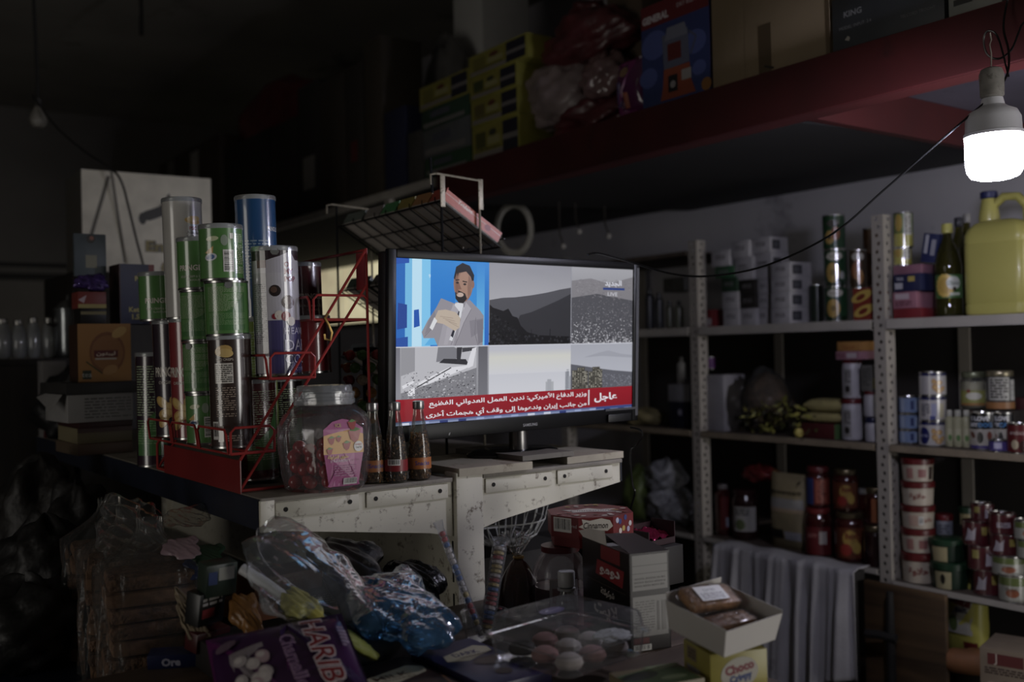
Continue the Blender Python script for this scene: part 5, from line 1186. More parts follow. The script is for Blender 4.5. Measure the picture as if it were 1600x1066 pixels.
# ---- third shelf, left bay
m_redj = M('red_sauce', '#380e0d', .15, var=.2, coat=.5); m_blk = K('#1a1414', .35)
sjar('sauce_bottle', 'red sauce bottle first on the third shelf by the far upright', 'bottle', 1117, 1143, 757, 838, .05, m_redj, K('#6a6462', .4), lambda r, h: Art().rect(-r*.3, h*.15, r*.9, h*.85, '#5c1616').rect(r*.3, h*.2, r*.8, h*.4, '#8a90a0'), ZL, None, lidr=.6)
sjar('olive_jar', 'dark jar with a white and green label beside the red bottle', 'jar', 1144, 1184, 765, 841, .04, K('#2a1414', .2), K('#301014', .4), lambda r, h: Art().rect(-r*.9, h*.2, r*.95, h*.75, '#97948e').ell(-r*.4, h*.35, r*.4, h*.12, '#55603a').rect(r*.45, h*.2, r*.9, h*.75, '#a8a5a0').small_print(-r*.8, h*.55, r*.3, h*.72, 3, '#3c3c3a'), ZL, None)
p = pix(1180, 745, X=SX+.1); o = lump('sweet_bag', 'red and yellow crinkled bag lying on the dark jar', 'bag', (p.x+.03, p.y, ZL+.215), .13, .13, .06, M('red_yellow_foil', '#6a1c1c', .35, var=.6, scale=18, dirt='#9a8a2a', dirt_amt=.42, dscale=22), 8, .3)
y_, w_, z_, h_ = span(1193, 1249, 742, 853, .0, ZL)
a = Art(); a.rect(-w_*.46, h_*.55, w_*.46, h_*.68, '#8f8c88'); a.rect(-w_*.46, h_*.5, w_*.46, h_*.55, '#a08a6c'); a.rect(-w_*.44, h_*.15, -w_*.06, h_*.27, '#1c1a18'); a.rect(-w_*.02, h_*.14, w_*.4, h_*.25, '#97969c'); a.small_print(-w_*.44, h_*.73, w_*.42, h_*.78, 2, '#2c2a20'); a.poly([(w_*.3, h_*.82), (w_*.4, h_*.92), (w_*.33, h_*.9)], '#2c2a20')
pouch('lentil_pouch', 'tan paper pouch with a grey band on the third shelf', 'pouch', (SX+.05, y_, ZL), w_, .07, h_, -PI/2, M('tan_pouch', '#8a7c58', .6, var=.2, scale=12), a, None, wob=.0015)
def a_or(r, h): return Art().rect(-r*1.0, h*.1, r*1.0, h*.8, '#5c2c14').ell(0, h*.55, r*.5, h*.2, '#9a7a24').ell(-r*.3, h*.3, r*.4, h*.14, '#8a2418').ell(r*.4, h*.35, r*.3, h*.14, '#a88a2a').text('hot', r*.1, h*.62, h*.16, '#6a1a14', bold=.04)
def a_bl(r, h): return Art().rect(-r*1.1, h*.1, r*1.1, h*.85, '#6a2418').rect(-r*1.1, h*.1, -r*.35, h*.85, '#2a3566').small_print(-r*.2, h*.15, r*.7, h*.8, 9, '#a85a44')
def a_rw(r, h): return Art().rect(-r*1.1, h*.05, r*1.1, h*.7, '#5a1418').rect(r*.05, h*.3, r*.6, h*.6, '#a39a94').text('jam', -r*.5, h*.5, h*.15, '#a06a64')
m_goldl = M('gold_jar_lid', '#75684a', .3, .8)
o = sjar('jam_jar', 'red jar with a small white sticker under the blue and red one', 'jar', 1257, 1300, 793, 861, .0, m_redj, K('#6a1c1c', .4), a_rw, ZL, 'jam and sauce jars')
sjar('jam_jar', 'jar with a blue and red printed label on top of the red jar', 'jar', 1259, 1297, 729, 789, .02, m_redj, K('#5a1a1c', .4), a_bl, o['top_z']+.0005, 'jam and sauce jars')
o = sjar('jam_jar', 'lower jar with an orange pepper label and gold lid', 'jar', 1305, 1352, 800, 872, -.01+.012, m_redj, m_goldl, a_or, ZL, 'jam and sauce jars')
sjar('jam_jar', 'upper jar with an orange pepper label and gold lid', 'jar', 1302, 1341, 733, 797, .03, m_redj, m_goldl, a_or, o['top_z']+.0005, 'jam and sauce jars')
o = sjar('jam_jar', 'dark unlabelled jar with a gold lid against the upright', 'jar', 1350, 1383, 821, 878, .0, K('#241010', .15), m_goldl, None, ZL, 'jam and sauce jars')
sjar('jam_jar', 'jar with a narrow orange label on the dark gold lidded jar', 'jar', 1353, 1382, 762, 820, .02, m_redj, m_goldl, lambda r, h: Art().rect(-r*.4, h*.1, r*.5, h*.85, '#8a4a1c'), o['top_z']+.0005, 'jam and sauce jars')
sjar('jam_jar', 'red jar behind the upper pepper jar with a white lid', 'jar', 1338, 1366, 763, 830, .18, m_redj, K('#7d7a78', .4), None, ZL, 'jam and sauce jars')
# ---- third shelf, right bay
ZR = .745
def tub(name, label, l, r, top, base, off, z, colbody, collid, artf, group, turn=0.):
    p, rad = ctr_of(l, r, (top+base)/2, off); H = pix((l+r)/2, top, X=p.x).z-z
    o = MB().lathe([(rad*.82, 0), (rad*.88, .002), (rad*.94, H*.72), (rad*.94, H*.76)], 30).build(name, K(colbody, .4), None, (p.x, p.y, z)); tag(o, label, 'tub', group)
    MB().lathe([(rad*.95, H*.74), (rad, H*.75), (rad, H*.97), (rad*.95, H-.0004), (.001, H-.0004)], 30).build('lid', K(collid, .35), o)
    artf(rad, H).cyl('tub_print', o, lambda zz_: rad*(.875+.075*zz_/(H*.75)), face_to_cam(p)+turn, 0, printed(.4), off=.0012); o['top_z'] = z+H; return o
def a_tub(k):
    def f(r, h):
        a = Art()
        if k % 3 == 0: a.text(arabic('حلاوة'), -r*.1, h*.4, h*.3, '#7a2c2a', wmax=r*1.1, bold=.03)
        elif k % 3 == 1: a.rect(-r*.75, h*.15, -r*.35, h*.6, '#9a6a60').rect(-r*.05, h*.2, r*.4, h*.55, '#8a5450').rect(r*.6, h*.1, r*.9, h*.65, '#3a2c24')
        else: a.text(arabic('حلاوة'), r*.45, h*.4, h*.22, '#8a3a36', wmax=r*.7, bold=.03).rect(-r*.6, h*.15, -r*.1, h*.6, '#a88a7a').barcode(-r*.05, h*.2, r*.2, h*.55, False, 3)
        return a
    return f
z = ZR+.0005; ts = (715, 751, 788, 824, 861, 897)
for k in range(5):
    o = tub('halva_tub', ('bottom', 'second', 'middle', 'fourth', 'top')[k]+' cream tub with a red lid in the stack of five', 1409, 1462-k, ts[4-k], ts[5-k], .0, z, '#b0a390', '#5c1214', a_tub(k), 'cream tubs with red lids', turn=.1); z = o['top_z']+.0005
o = tub('green_tub', 'lower dark green tub with a cream label', 1455, 1514, 876, 908, .0, ZR+.0005, '#18301f', '#16351f', lambda r, h: Art().rect(-r*.75, h*.02, r*.05, h*.68, '#9a9068').ell(-r*.35, h*.4, r*.12, h*.2, '#1c1a14'), 'dark green tubs')
tub('green_tub', 'upper dark green tub with a cream label', 1452, 1508, 840, 876, .01, o['top_z']+.0005, '#18301f', '#1a3c24', lambda r, h: Art().rect(-r*.8, h*.02, r*.0, h*.68, '#a3966a'), 'dark green tubs')
stin('hidden_tin', 'dark tin at the back carrying the white tub', 'tin', 1462, 1490, 838, 880, .2, '#201818', None, ZR, None)
tub('white_tub', 'small white tub with a red lid behind the green tubs', 1462, 1489, 803, 838, .2, pix(1475, 838, X=SX+.24).z+.0012, '#8a8c98', '#6a1418', lambda r, h: Art().small_print(-r*.6, h*.2, r*.5, h*.6, 3, '#5c5e6a'), None)
def a_cat(k):
    def f(r, h):
        a = Art(); a.rect(-r*1.4, 0, r*1.4, h, '#541a22')
        if k % 3 == 0: a.poly([(-r*.9, h*.2), (-r*.1, h*.25), (r*.0, h*.8), (-r*.3, h*.6), (-r*.6, h*.75), (-r*.7, h*.45)], '#a8a0a8').rect(r*.35, h*.45, r*.8, h*.8, '#9a8a34')
        elif k % 3 == 1: a.rect(-r*.5, h*.35, r*.5, h*.6, '#a0949c').text('Mio', 0, h*.48, h*.16, '#4a1420')
        else: a.rect(-r*.9, h*.5, -r*.4, h*.85, '#968a3a').poly([(r*.0, h*.2), (r*.7, h*.2), (r*.75, h*.85), (r*.4, h*.6), (r*.1, h*.75)], '#b0a8b0')
        return a
    return f
def a_grn(r, h): return Art().rect(-r*1.4, h*.62, r*1.4, h*.92, '#5c6a2c').rect(-r*1.4, h*.1, r*1.4, h*.62, '#97968a').ell(-r*.2, h*.35, r*.45, h*.16, '#8a4a2a').text('thon', -r*.3, h*.5, h*.16, '#4a3c2c')
GC = 'pet food tins on the lower shelf'
rows = [('pink-red cat food tin at the foot of the pile', 1522, 1562, 888, 919, .02, None, 0), ('flat green and white tin at the front of the pile', 1562, 1606, 896, 927, -.0, 'g', 1), ('green tin just above the flat front one', 1552, 1600, 866, 897, .015, 'g', 2), ('red cat food tin between the green tubs and the green tin', 1513, 1556, 851, 888, .02, None, 2),
        ('red cat food tin with a white shape, second row of the pile', 1549, 1590, 833, 866, .03, None, 0), ('red tin with a white emblem next to the green tubs', 1505, 1546, 813, 850, .04, None, 0), ('tilted red tin near the top of the pile', 1546, 1586, 801, 833, .04, None, 1), ('topmost red tin of the pile', 1518, 1551, 786, 813, .08, None, 2), ('grey tin with a green edge at the frame side', 1586, 1622, 812, 842, .03, 'g', 3), ('pale tin with red print at the frame side', 1590, 1626, 842, 872, .02, 'g', 4)]
zs = {}
for i, (lb, l, r, t, b, off, g, k) in enumerate(rows):
    zb_ = ZR+.0005 if i in (0, 1) else None
    stin('food_tin', lb, 'tin', l, r, t, b, off, '#541a22' if not g else '#7d7c70', a_cat(k) if not g else a_grn, zb_, GC, rim=.0025, turn=.1*k)
sbox('support_carton', 'low dark carton under the heap of red tins', 'carton', 1516, 1640, 888, 921, .06, .14, '#1c1614', None, ZR)
o = tub('green_tub', 'small dark green tub with a tan label high behind the red tins', 1498, 1522, 792, 822, .2, pix(1510, 822, X=SX+.23).z, '#18301f', '#16301c', lambda r, h: Art().rect(-r*.8, h*.02, r*.5, h*.68, '#85784e'), None)
sbox('support_carton', 'dark carton at the back of the lower shelf under the green tub', 'carton', 1492, 1545, 823, 890, .2, .1, '#17120f', None, ZR)
# ---- beneath: plywood panel, cloth, rolls, yellow bag, carton
m_ply = wood('brown_plywood', '#3b2a18', '#5c4426', 5, .55, 'Y')
y0 = pix(1478, 980, X=SX-.02).y; y1 = pix(1352, 980, X=SX-.02).y
o = MB().box((0, 0, 0), (.016, y1-y0, .735), .001).build('plywood_panel', m_ply, None, (SX-.022, y0, .0)); tag(o, 'brown plywood panel closing the shelving below the jars', 'panel')
st_ = empty('cloth_rail', (SX-.09, 2.18, 0), 0, 'low dark stand hidden behind the hanging grey cloth', 'stand')
CY0, CY1, CZt = 1.89, 2.47, .785
local(MB().box((SX-.13, CY0+.01, CZt-.035), (SX-.07, CY1-.01, CZt-.004), .002), (SX-.09, 2.18, 0)).build('top_bar', m_dark, st_)
for y in (CY0+.03, CY1-.07): local(MB().box((SX-.12, y, 0), (SX-.08, y+.04, CZt-.036)), (SX-.09, 2.18, 0)).build('leg', m_dark, st_)
def clothf(u, v):
    y = CY1-u*(CY1-CY0)+.0; fold = (.011*math.sin(u*34+math.sin(u*9)*2.2)+.006*math.sin(u*71+1+2*math.sin(u*5))+.003*math.sin(u*120))*min(1, v*2.2)*(.6+.6*v)
    if v < .12: k = v/.12; return (SX-.055-k*.08, y, CZt+.004-.002*k+.003*math.sin(u*20))
    k = (v-.12)/.88; L = .45+.06*math.sin(u*5+.6)+(.06 if u < .75 else -.09*(u-.75)*4)
    flare = 1+.12*k*(1 if u < .5 else .4)
    return (SX-.138-fold*1.2-.03*k, (CY0+CY1)/2+(y-(CY0+CY1)/2)*flare+.012*math.sin(u*17)*k, CZt-.002-k*L)
o = MB().grid(110, 34, clothf).build('cloth', M('grubby_grey_cloth', '#9c999c', .9, var=.12, scale=6, dirt='#3f3a36', dirt_amt=.37, dscale=7, bump=.2, bscale=200), None, sharp=80)
bb = Vector((SX-.14, 2.18, .5)); o.data.transform(Matrix.Translation(-bb)); o.location = bb; sm = o.modifiers.new('thick', 'SOLIDIFY'); sm.thickness = .002
tag(o, 'grubby grey cloth hanging in folds in front of the shelving', 'cloth')
o = MB().tube([(0, 0, 0), (0, .002, .3), (.004, .004, .42)], [.014, .014, .011], 10).build('broom_handle', m_dark, None, (SX-.05, pix(1392, 980, X=SX-.05).y, .3)); tag(o, 'black tool handle leaning before the plywood panel', 'handle')
MB().tube([(-.002, -.02, .28), (-.015, .03, .285), (-.02, .075, .28)], .014, 8).build('clamp', m_dark, o)
MB().box((-.02, -.03, -.3), (.02, .03, 0), .004).build('head', m_dark, o)
# things low in the right bay
ZLOW = .3
y_, w_, z_, h_ = span(1474, 1531, 944, 1075, .06, None)
low = sbox('plain_carton', 'dark carton on the bottom shelf beneath the yellow bag', 'carton', 1470, 1600, 1034, 1120, .04, .3, '#231a14', None, ZLOW+.0005, h=.2)
a = Art(); hb_ = .3
a.rect(-w_*.4, hb_*.35, w_*.3, hb_*.78, '#8f8c84'); a.poly([(-w_*.4, hb_*.78), (w_*.3, hb_*.78), (w_*.25, hb_*.62), (-w_*.3, hb_*.66)], '#5a1c1c'); a.text('salt', w_*.02, hb_*.6, .02, '#23264a', bold=.03); a.ell(-w_*.2, hb_*.45, w_*.12, hb_*.08, '#4a5a2c'); a.rect(w_*.05, hb_*.08, w_*.4, hb_*.28, '#5a1a1a')
pouch('snack_bag', 'yellow snack bag standing low beside the plywood panel', 'bag', (SX+.1, y_, ZLOW+.2015), w_*1.05, .08, hb_, -PI/2, M('yellow_snack_bag', '#9a9426', .35, var=.12), a, None, wob=.002)
for i, (px_, py_, lb) in enumerate(((1518, 1025, 'orange roll lying lowest under the snack bag'), (1545, 1008, 'orange roll above and beside the red print carton'))):
    p = pix(px_, py_, X=SX+.03+.04*i); o = MB().lathe([(.0001, -.07), (.03, -.068), (.036, -.05), (.038, 0), (.036, .05), (.03, .068), (.0001, .07)], 18).build('orange_roll', M('orange_paper', '#7a4a1e', .7, var=.3), None, (p.x, p.y, ZLOW+.2015+.038), (PI/2, 0, .5)); tag(o, lb, 'roll', 'orange rolls under the snack bag')
y_, w_, z_, h_ = span(1548, 1660, 1004, 1090, -.1, None)
a = Art(); a.rect(.1*w_, h_*.72, .55*w_, h_*.92, '#5a1c18'); a.small_print(.06*w_, h_*.55, .9*w_, h_*.68, 3, '#3c2a22'); a.ell(.15*w_, h_*.3, w_*.1, h_*.12, '#9a8474'); a.rect(.3*w_, h_*.15, .52*w_, h_*.45, '#5a1c18'); a.text('KSA', .41*w_, h_*.27, .02, '#a8988a'); a.small_print(.55*w_, h_*.1, .95*w_, h_*.45, 4, '#3c2a22'); a.text('J', .2*w_, h_*.82, .03, '#b0a090')
carton('printed_carton', 'brown carton with dark red print in the low right corner', 'carton', (SX-.13, y_-.02, .0), (w_, .16, z_+h_), -PI/2+.25, M('printed_cardboard', '#7a6a55', .75, var=.12), {}, None)
o = COL.objects[-1]
a.plane('front_print', [q_ for q_ in COL.objects if q_.get('label', '').startswith('brown carton with dark red')][0], (-w_/2, -.08, z_), (1, 0, 0), (0, 0, 1), printed(.7))
# ---------------------------------------------------------------- counter heap in front of the gondola
def slab(name, label, cat, P4, th, mat, group=None):
    """flat box from four world corners of its top, given counter-clockwise from above"""
    c = sum((Vector(p) for p in P4), Vector())/4; c.z -= th
    vs = [Vector(p)-c for p in P4]; lo = [v-Vector((0, 0, th)) for v in vs]
    o = MB().add(lo+vs, [(3, 2, 1, 0), (4, 5, 6, 7), (0, 1, 5, 4), (1, 2, 6, 5), (2, 3, 7, 6), (3, 0, 4, 7)]).build(name, mat, None, c); tag(o, label, cat, group)
    b = o.modifiers.new('soft', 'BEVEL'); b.width = .002; b.segments = 2
    return o, c
# chocolate boxes
def choc(label, x0, y0, x1, y1, z, col, word, wordcol, rz=0., th=.018):
    w, h = x1-x0, y1-y0; a = Art()
    a.poly([(w*.12, h*.6), (w*.2, h*.72), (w*.82, h*.82), (w*.95, h*.74), (w*.9, h*.64), (w*.6, h*.58), (w*.4, h*.53)], '#b5ac8c'); a.text(word, w*.53, h*.69, h*.075, wordcol, w=w*.42, bold=.03); a.small_print(w*.35, h*.605, w*.75, h*.635, 2, '#6a5f4a')
    a.ell(w*.68, h*.45, w*.3, h*.1, '#3a281c', 18, -.15); a.ell(w*.66, h*.46, w*.22, h*.06, '#4c3626', 14, -.15); a.line([(w*.95, h*.5), (w*.9, h*.35), (w*.97, h*.25)], .004, '#8a5a2c'); a.ell(w*.5, h*.2, w*.12, h*.06, '#3a281c')
    return carton('chocolate_box', label, 'chocolate box', ((x0+x1)/2, (y0+y1)/2, z), (w, h, th), rz, K(col, .35), {'top': a}, 'flat chocolate boxes on the counter')
choc('flat dark brown chocolate box reading MILK', .6, 1.075, .735, 1.297, CZ+.0005, '#3a2418', 'MILK', '#55432c')
choc('flat indigo chocolate box reading DARK', .738, 1.085, .843, 1.29, CZ+.0005, '#2c2650', 'DARK', '#3a3558', 0, .026)
# marshmallow bag lying tilted
def quadmap(P00, P10, P01, bulge):
    ex_ = Vector(P10)-Vector(P00); ey_ = Vector(P01)-Vector(P00); n_ = ex_.cross(ey_).normalized()
    return lambda u, v, l=0: Vector(P00)+ex_*u+ey_*v+n_*(bulge*(max(0, math.sin(PI*u))*max(0, math.sin(PI*v)))**.5+l)
hq = quadmap(pix(352, 1150, t=1.25), pix(590, 1105, t=1.25), pix(322, 1002, t=1.4), .028)
base = hq(.5, .5)-Vector((0, 0, .05))
mb = MB().grid(24, 18, lambda u, v: hq(u, v)-base); mb.grid(24, 18, lambda u, v: hq(1-u, v, -.002)-base+ (hq(.5, .5)-base)*0 - (hq(.5, .5)-hq(.5, .5))+Vector((0, 0, -.03*(max(0, math.sin(PI*u))*max(0, math.sin(PI*v)))**.5)))
hb = mb.build('marshmallow_bag', M('purple_foil', '#3a1444', .28, var=.25, scale=10, coat=.3), None, base); tag(hb, 'purple marshmallow bag reading HARIBO at the front of the counter', 'bag')
a = Art(); U, V = .2, .16
a.poly([(.0, .0), (.115, 0), (.1, .16), (0, .16)], '#571552'); a.poly([(.022, .0), (.085, 0), (.08, .115), (.03, .108)], '#8a7f86')
rnm = random.Random(4)
for k in range(16):
    x, y = rnm.uniform(.028, .08), rnm.uniform(.0, .108); a.ell(x, y, .0105, .0095, ('#b0a6a8', '#c2b8b8', '#b398a0')[k % 3], 14, rnm.uniform(0, 3)); a.ell(x-.002, y+.002, .006, .005, '#cfc6c4', 10)
a.poly([(.1, 0), (.2, 0), (.2, .16), (.11, .16)], '#2c1240'); a.ell(.028, .125, .017, .008, '#6b5568', 14, .3)
a.text('HARIBO', .158, .072, .034, '#c0b0b0', rot=-1.5, w=.15, bold=.06); a.text('HARIBO', .158, .072, .03, '#7d1c22', rot=-1.5, w=.143, bold=.01)
a.text('Chamallows', .118, .06, .02, '#b592b0', rot=-1.5, w=.115, bold=.03); a.text('Chamallows', .118, .06, .017, '#4a2060', rot=-1.5, w=.11, bold=-.005); a.small_print(.186, .09, .196, .13, 6, '#8d7a90')
a.warp('bag_print', hb, lambda x, y, l: hq(min(1, x/U), min(1, max(0, y/V)), l+.0012)-base, .012, printed(.28, wrinkle=.25))
# clear tray of cookies with a lid
tp = Vector((.902, 1.122, CZ+.0275)); tr = math.radians(7)
m_pet = film('clear_tray_plastic', '#f2f3f3', .16, .1, .08, 14, .09)
tray = empty('cookie_tray', tp, tr, 'clear plastic clamshell tray of pale cookies with a blue sticker', 'tray')
def rrlev(levels, w, d, rad=.02):
    mb = MB(); vs = []; fs = []; n = 24
    for s, z_ in levels:
        for x, y in rr_ring(w*s, d*s, 6, rad*s): vs.append((x, y, z_))
    for i in range(len(levels)-1):
        for j in range(n): fs.append((i*n+j, i*n+(j+1) % n, (i+1)*n+(j+1) % n, (i+1)*n+j))
    return mb.add(vs, fs), n, len(levels)
mb, n, k = rrlev([(.9, .0), (.93, .003), (.96, .03), (1.03, .031), (1.04, .033)], .178, .168); mb.f.append(tuple(reversed(range(n)))); mb.mi.append(0); mb.build('base', m_pet, tray)
mb, n, k = rrlev([(1.04, .034), (1.03, .036), (.97, .037), (.93, .058), (.9, .062)], .178, .168); mb.f.append(tuple((k-1)*n+j for j in range(n))); mb.mi.append(0); mb.build('lid', m_pet, tray)
a = Art(); a.ell(0, 0, .024, .014, '#232a68', 22, .1); a.ell(-.008, .002, .006, .002, '#a9b0cc', 10, .5); a.text('sweet', .004, 0, .007, '#8a90b8', rot=.1)
a.plane('sticker', tray, (-.012, .02, .0625), (1, 0, 0), (0, 1, 0), printed(.3))
ck = MB().lathe([(.0001, 0), (.017, .001), (.02, .006), (.018, .013), (.011, .018), (.0001, .019)], 18)
ckm = [ck.mesh('cookie', M('pale_cookie', '#a89a94', .8, var=.15, scale=50)), ck.mesh('cookie', M('pink_cookie', '#9a6a64', .8, var=.2, scale=50)), ck.mesh('cookie', M('cocoa_cookie', '#2e2320', .8, var=.2, scale=50))]
i = 0
Mt = Matrix.Translation(tp) @ Matrix.Rotation(tr, 4, 'Z')
for gy in range(3):
    for gx in range(3):
        o = bpy.data.objects.new('cookie', ckm[(0, 1, 0, 1, 0, 0, 2, 1, 0)[i]]); COL.objects.link(o); o.location = Mt @ Vector((-.048+gx*.047, -.048+gy*.047, .004)); i += 1
        tag(o, ('pale', 'pink', 'pale', 'pink', 'pale', 'pale', 'dark', 'pink', 'pale')[i-1]+' round cookie in the clear tray, '+('front', 'middle', 'rear')[gy]+' row, '+('first', 'second', 'third')[gx]+' from the chocolate boxes', 'cookie', 'cookies in the clear tray')
o = lump('paper_tissue', 'crumpled white tissue inside the clear tray', 'tissue', Mt @ Vector((.045, -.045, .024)), .06, .05, .009, M('white_tissue', '#b5b4b2', .8, var=.1, bump=.5), 41, .3)
# cup with two sweet sticks
cp = pix(757, 968, Y=1.338); cp.z = CZ+.0005
cup = MB().shell([(.001, .001), (.03, .001), (.031, .002), (.037, .043), (.039, .044), (.039, .047), (.037, .047)], 28).build('plastic_cup', m_pet, None, cp); tag(cup, 'low clear plastic cup holding two candy sticks', 'cup')
def stick(name, label, p0, p1, r, seed, flat=False):
    p0 = Vector(p0); p1 = Vector(p1); d = p1-p0; rn = random.Random(seed); nseg = 22
    o = empty(name, p0, 0, label, 'candy stick', 'candy sticks in the cup')
    mb = MB()
    for i in range(nseg-3):
        q0 = d*(.02+i*.9/(nseg-3)); q1 = d*(.02+(i+.9)*.9/(nseg-3)); mb.mat(rn.randrange(4)); mb.tube([q0, q0*.8+q1*.2, q1*.8+q0*.2, q1], [r*.3, r*.72, r*.72, r*.3], 8)
    so = mb.build('candy', [K('#b8484e', .3), K('#d0cac8', .3), K('#d0b86a', .3), K('#5074b0', .3)], o); so['kind'] = 'stuff'
    wf = MB().tube([d*0, d*.03, d*.1, d*.5, d*.9, d*.93, d*1.0], [r*.4, r, r*1.05, r*1.0, r*1.05, r*.9, r*1.35], 10); wf.build('wrapper', film('stick_wrapper', '#f0f0f4', .2, .1, .5, 60, .12), o)
stick('candy_stick', 'thin striped candy stick leaning out of the cup towards the bottles', (cp.x-.008, cp.y-.005, CZ+.006), pix(684, 815, Y=1.37), .0065, 3)
stick('candy_stick', 'wider candy stick leaning out of the cup towards the red box', (cp.x+.004, cp.y+.004, CZ+.006), pix(783, 842, Y=1.37), .0125, 4)
# gathered bag with a gold tie
bp = pix(812, 960, Y=1.455); bp.z = CZ+.0005
gb = MB().grid(30, 12, lambda u, v: ((.05*(1-v)**.7+.004)*(1+.12*math.sin(6*PI*u*1.0)*v)*math.cos(2*PI*u), (.05*(1-v)**.7+.004)*(1+.12*math.sin(6*PI*u)*v)*math.sin(2*PI*u), .095*v), True).build('gift_bag', M('dark_cellophane_sweets', '#3a1814', .25, var=.5, scale=24, coat=.6), None, bp, .3, sharp=80); tag(gb, 'gathered dark red sweet bag with a gold tie and clear frill', 'bag')
MB().tube([(.008*math.cos(t*.5), .008*math.sin(t*.5), .094) for t in range(13)], .0028, 6).build('tie', M('gold_ribbon', '#a0803a', .3, .6), gb)
MB().grid(40, 5, lambda u, v: ((.006+.04*v)*math.cos(PI*u+.2)*(1+.15*math.sin(40*u)), (.006+.012*v)*math.sin(PI*u)+.008*math.sin(46*u)*v, .096+.045*v*(.6+.4*math.sin(PI*u)))).build('frill', film('frill_film', '#e0e0dc', .4, .1, .6, 50, .22), gb)
# round jar carrying the octagonal red box
jp = pix(877, 940, Y=1.385); jp.z = CZ+.0005; oz = .122
rj = MB().lathe([(.036, 0), (.046, .003), (.05, .02), (.051, .06), (.047, .085), (.036, .104), (.03, .11), (.03, oz-.012)], 30).build('round_jar', m_jar, None, jp); tag(rj, 'round clear jar with a pale label under the octagonal box', 'jar')
MB().lathe([(.034, .003), (.044, .008), (.047, .03), (.046, .05), (.001, .052)], 24).build('contents', M('rose_sweets', '#5a3436', .4, var=.5, scale=40), rj)
MB().lathe([(.031, oz-.0118), (.034, oz-.011), (.034, oz-.001), (.001, oz)], 26).build('lid', K('#5a1418', .4), rj)
Art().rect(-.02, .02, .03, .07, '#a8a2a2').rect(-.015, .03, .01, .055, '#8a6a6a').cyl('jar_label', rj, .0515, face_to_cam(jp), 0, printed(.4))
op = pix(922, 830, Y=1.37); op.z = CZ+oz+.001; R8 = .079; H8 = .05
ring = [(R8*math.cos(PI/8+i*PI/4), R8*math.sin(PI/8+i*PI/4)) for i in range(8)]
f8 = face_to_cam(op)
ob = MB().prism([(x*.93, y*.93) for x, y in ring], 0, .016).build('octagonal_box', M('red_card', '#6e1517', .4, var=.1), None, op, f8+math.radians(8)); tag(ob, 'red octagonal sweets box with a barcode perched on the round jar', 'box')
ld = MB().prism(ring, .0165, H8+.004).build('box_lid', M('red_card', '#8c1d20'), ob)
ap = R8*math.cos(PI/8)
for k, s in ((-1, 'bar'), (0, 'name'), (1, 'fruit')):
    t = k*PI/4; a = Art(); w8 = 2*R8*math.sin(PI/8)
    if s == 'bar': a.barcode(w8*.1, .008, w8*.75, .033, True, 9); a.text('red', w8*.85, .02, .006, '#c0b0b0')
    elif s == 'name': a.poly([(.0, .02), (.008, .024), (.006, .033), (.02, .03), (.04, .034), (.055, .03), (.06, .02), (.05, .012), (.03, .013), (.012, .007), (.01, .016)], '#c9c2b8'); a.text('Cinnamon', .03, .022, .011, '#2a1a18', w=.043, shear=.2, bold=.02)
    else:
        for x, y, c in ((.012, .028, '#b0b0c4'), (.02, .025, '#34407c'), (.036, .03, '#34407c'), (.05, .018, '#c0b8b8'), (.03, .012, '#b59a3a'), (.044, .009, '#a8a0b8'), (.02, .009, '#c8b8b0')): a.ell(x, y, .0045, .005, c, 10)
    ax = Vector((math.cos(t), math.sin(t), 0)); exx = Vector((-math.sin(t), math.cos(t), 0))
    a.plane('side_print', ob, ax*ap-exx*w8/2+Vector((0, 0, .0185)), exx, (0, 0, 1), printed(.4))
a = Art(); a.poly([(-.055, -.02), (-.03, -.012), (-.05, .012), (-.02, .01), (.0, .026), (.02, .01), (.05, .014), (.032, -.008), (.055, -.022), (.0, -.014)], '#c9c2b8'); a.text('Cinnamon', 0, 0, .014, '#3a2420', w=.07, rot=.0, shear=.2)
rn8 = random.Random(6)
for k in range(24):
    t = rn8.uniform(0, 6.28); r_ = rn8.uniform(.045, .066); a.ell(r_*math.cos(t), r_*math.sin(t), .006, .0045, rn8.choice(('#c0b4a8', '#5a2a22', '#a88a3a', '#b8a8a0', '#9a4a40')), 10, t)
a.plane('top_print', ob, (0, 0, H8+.004), (0, 1, 0), (-1, 0, 0), printed(.4))
# small bottle with a white cap
wp = pix(886, 955, Y=1.318); wp.z = CZ+.0005
wb = MB().lathe([(.016, 0), (.019, .003), (.02, .03), (.018, .045), (.011, .056), (.011, .07)], 24).build('small_bottle', m_bot, None, wp); tag(wb, 'small clear bottle with a white screw cap before the round jar', 'bottle')
MB().lathe([(.0135, .066), (.0145, .067), (.0145, .09), (.013, .092), (.001, .092)], 26).build('screw_cap', K('#b5b5b4', .4), wb)
MB().lathe([(.012, .06), (.0155, .06), (.0155, .0635), (.012, .064)], 24).build('cap_ring', K('#a8a8a8', .4), wb)
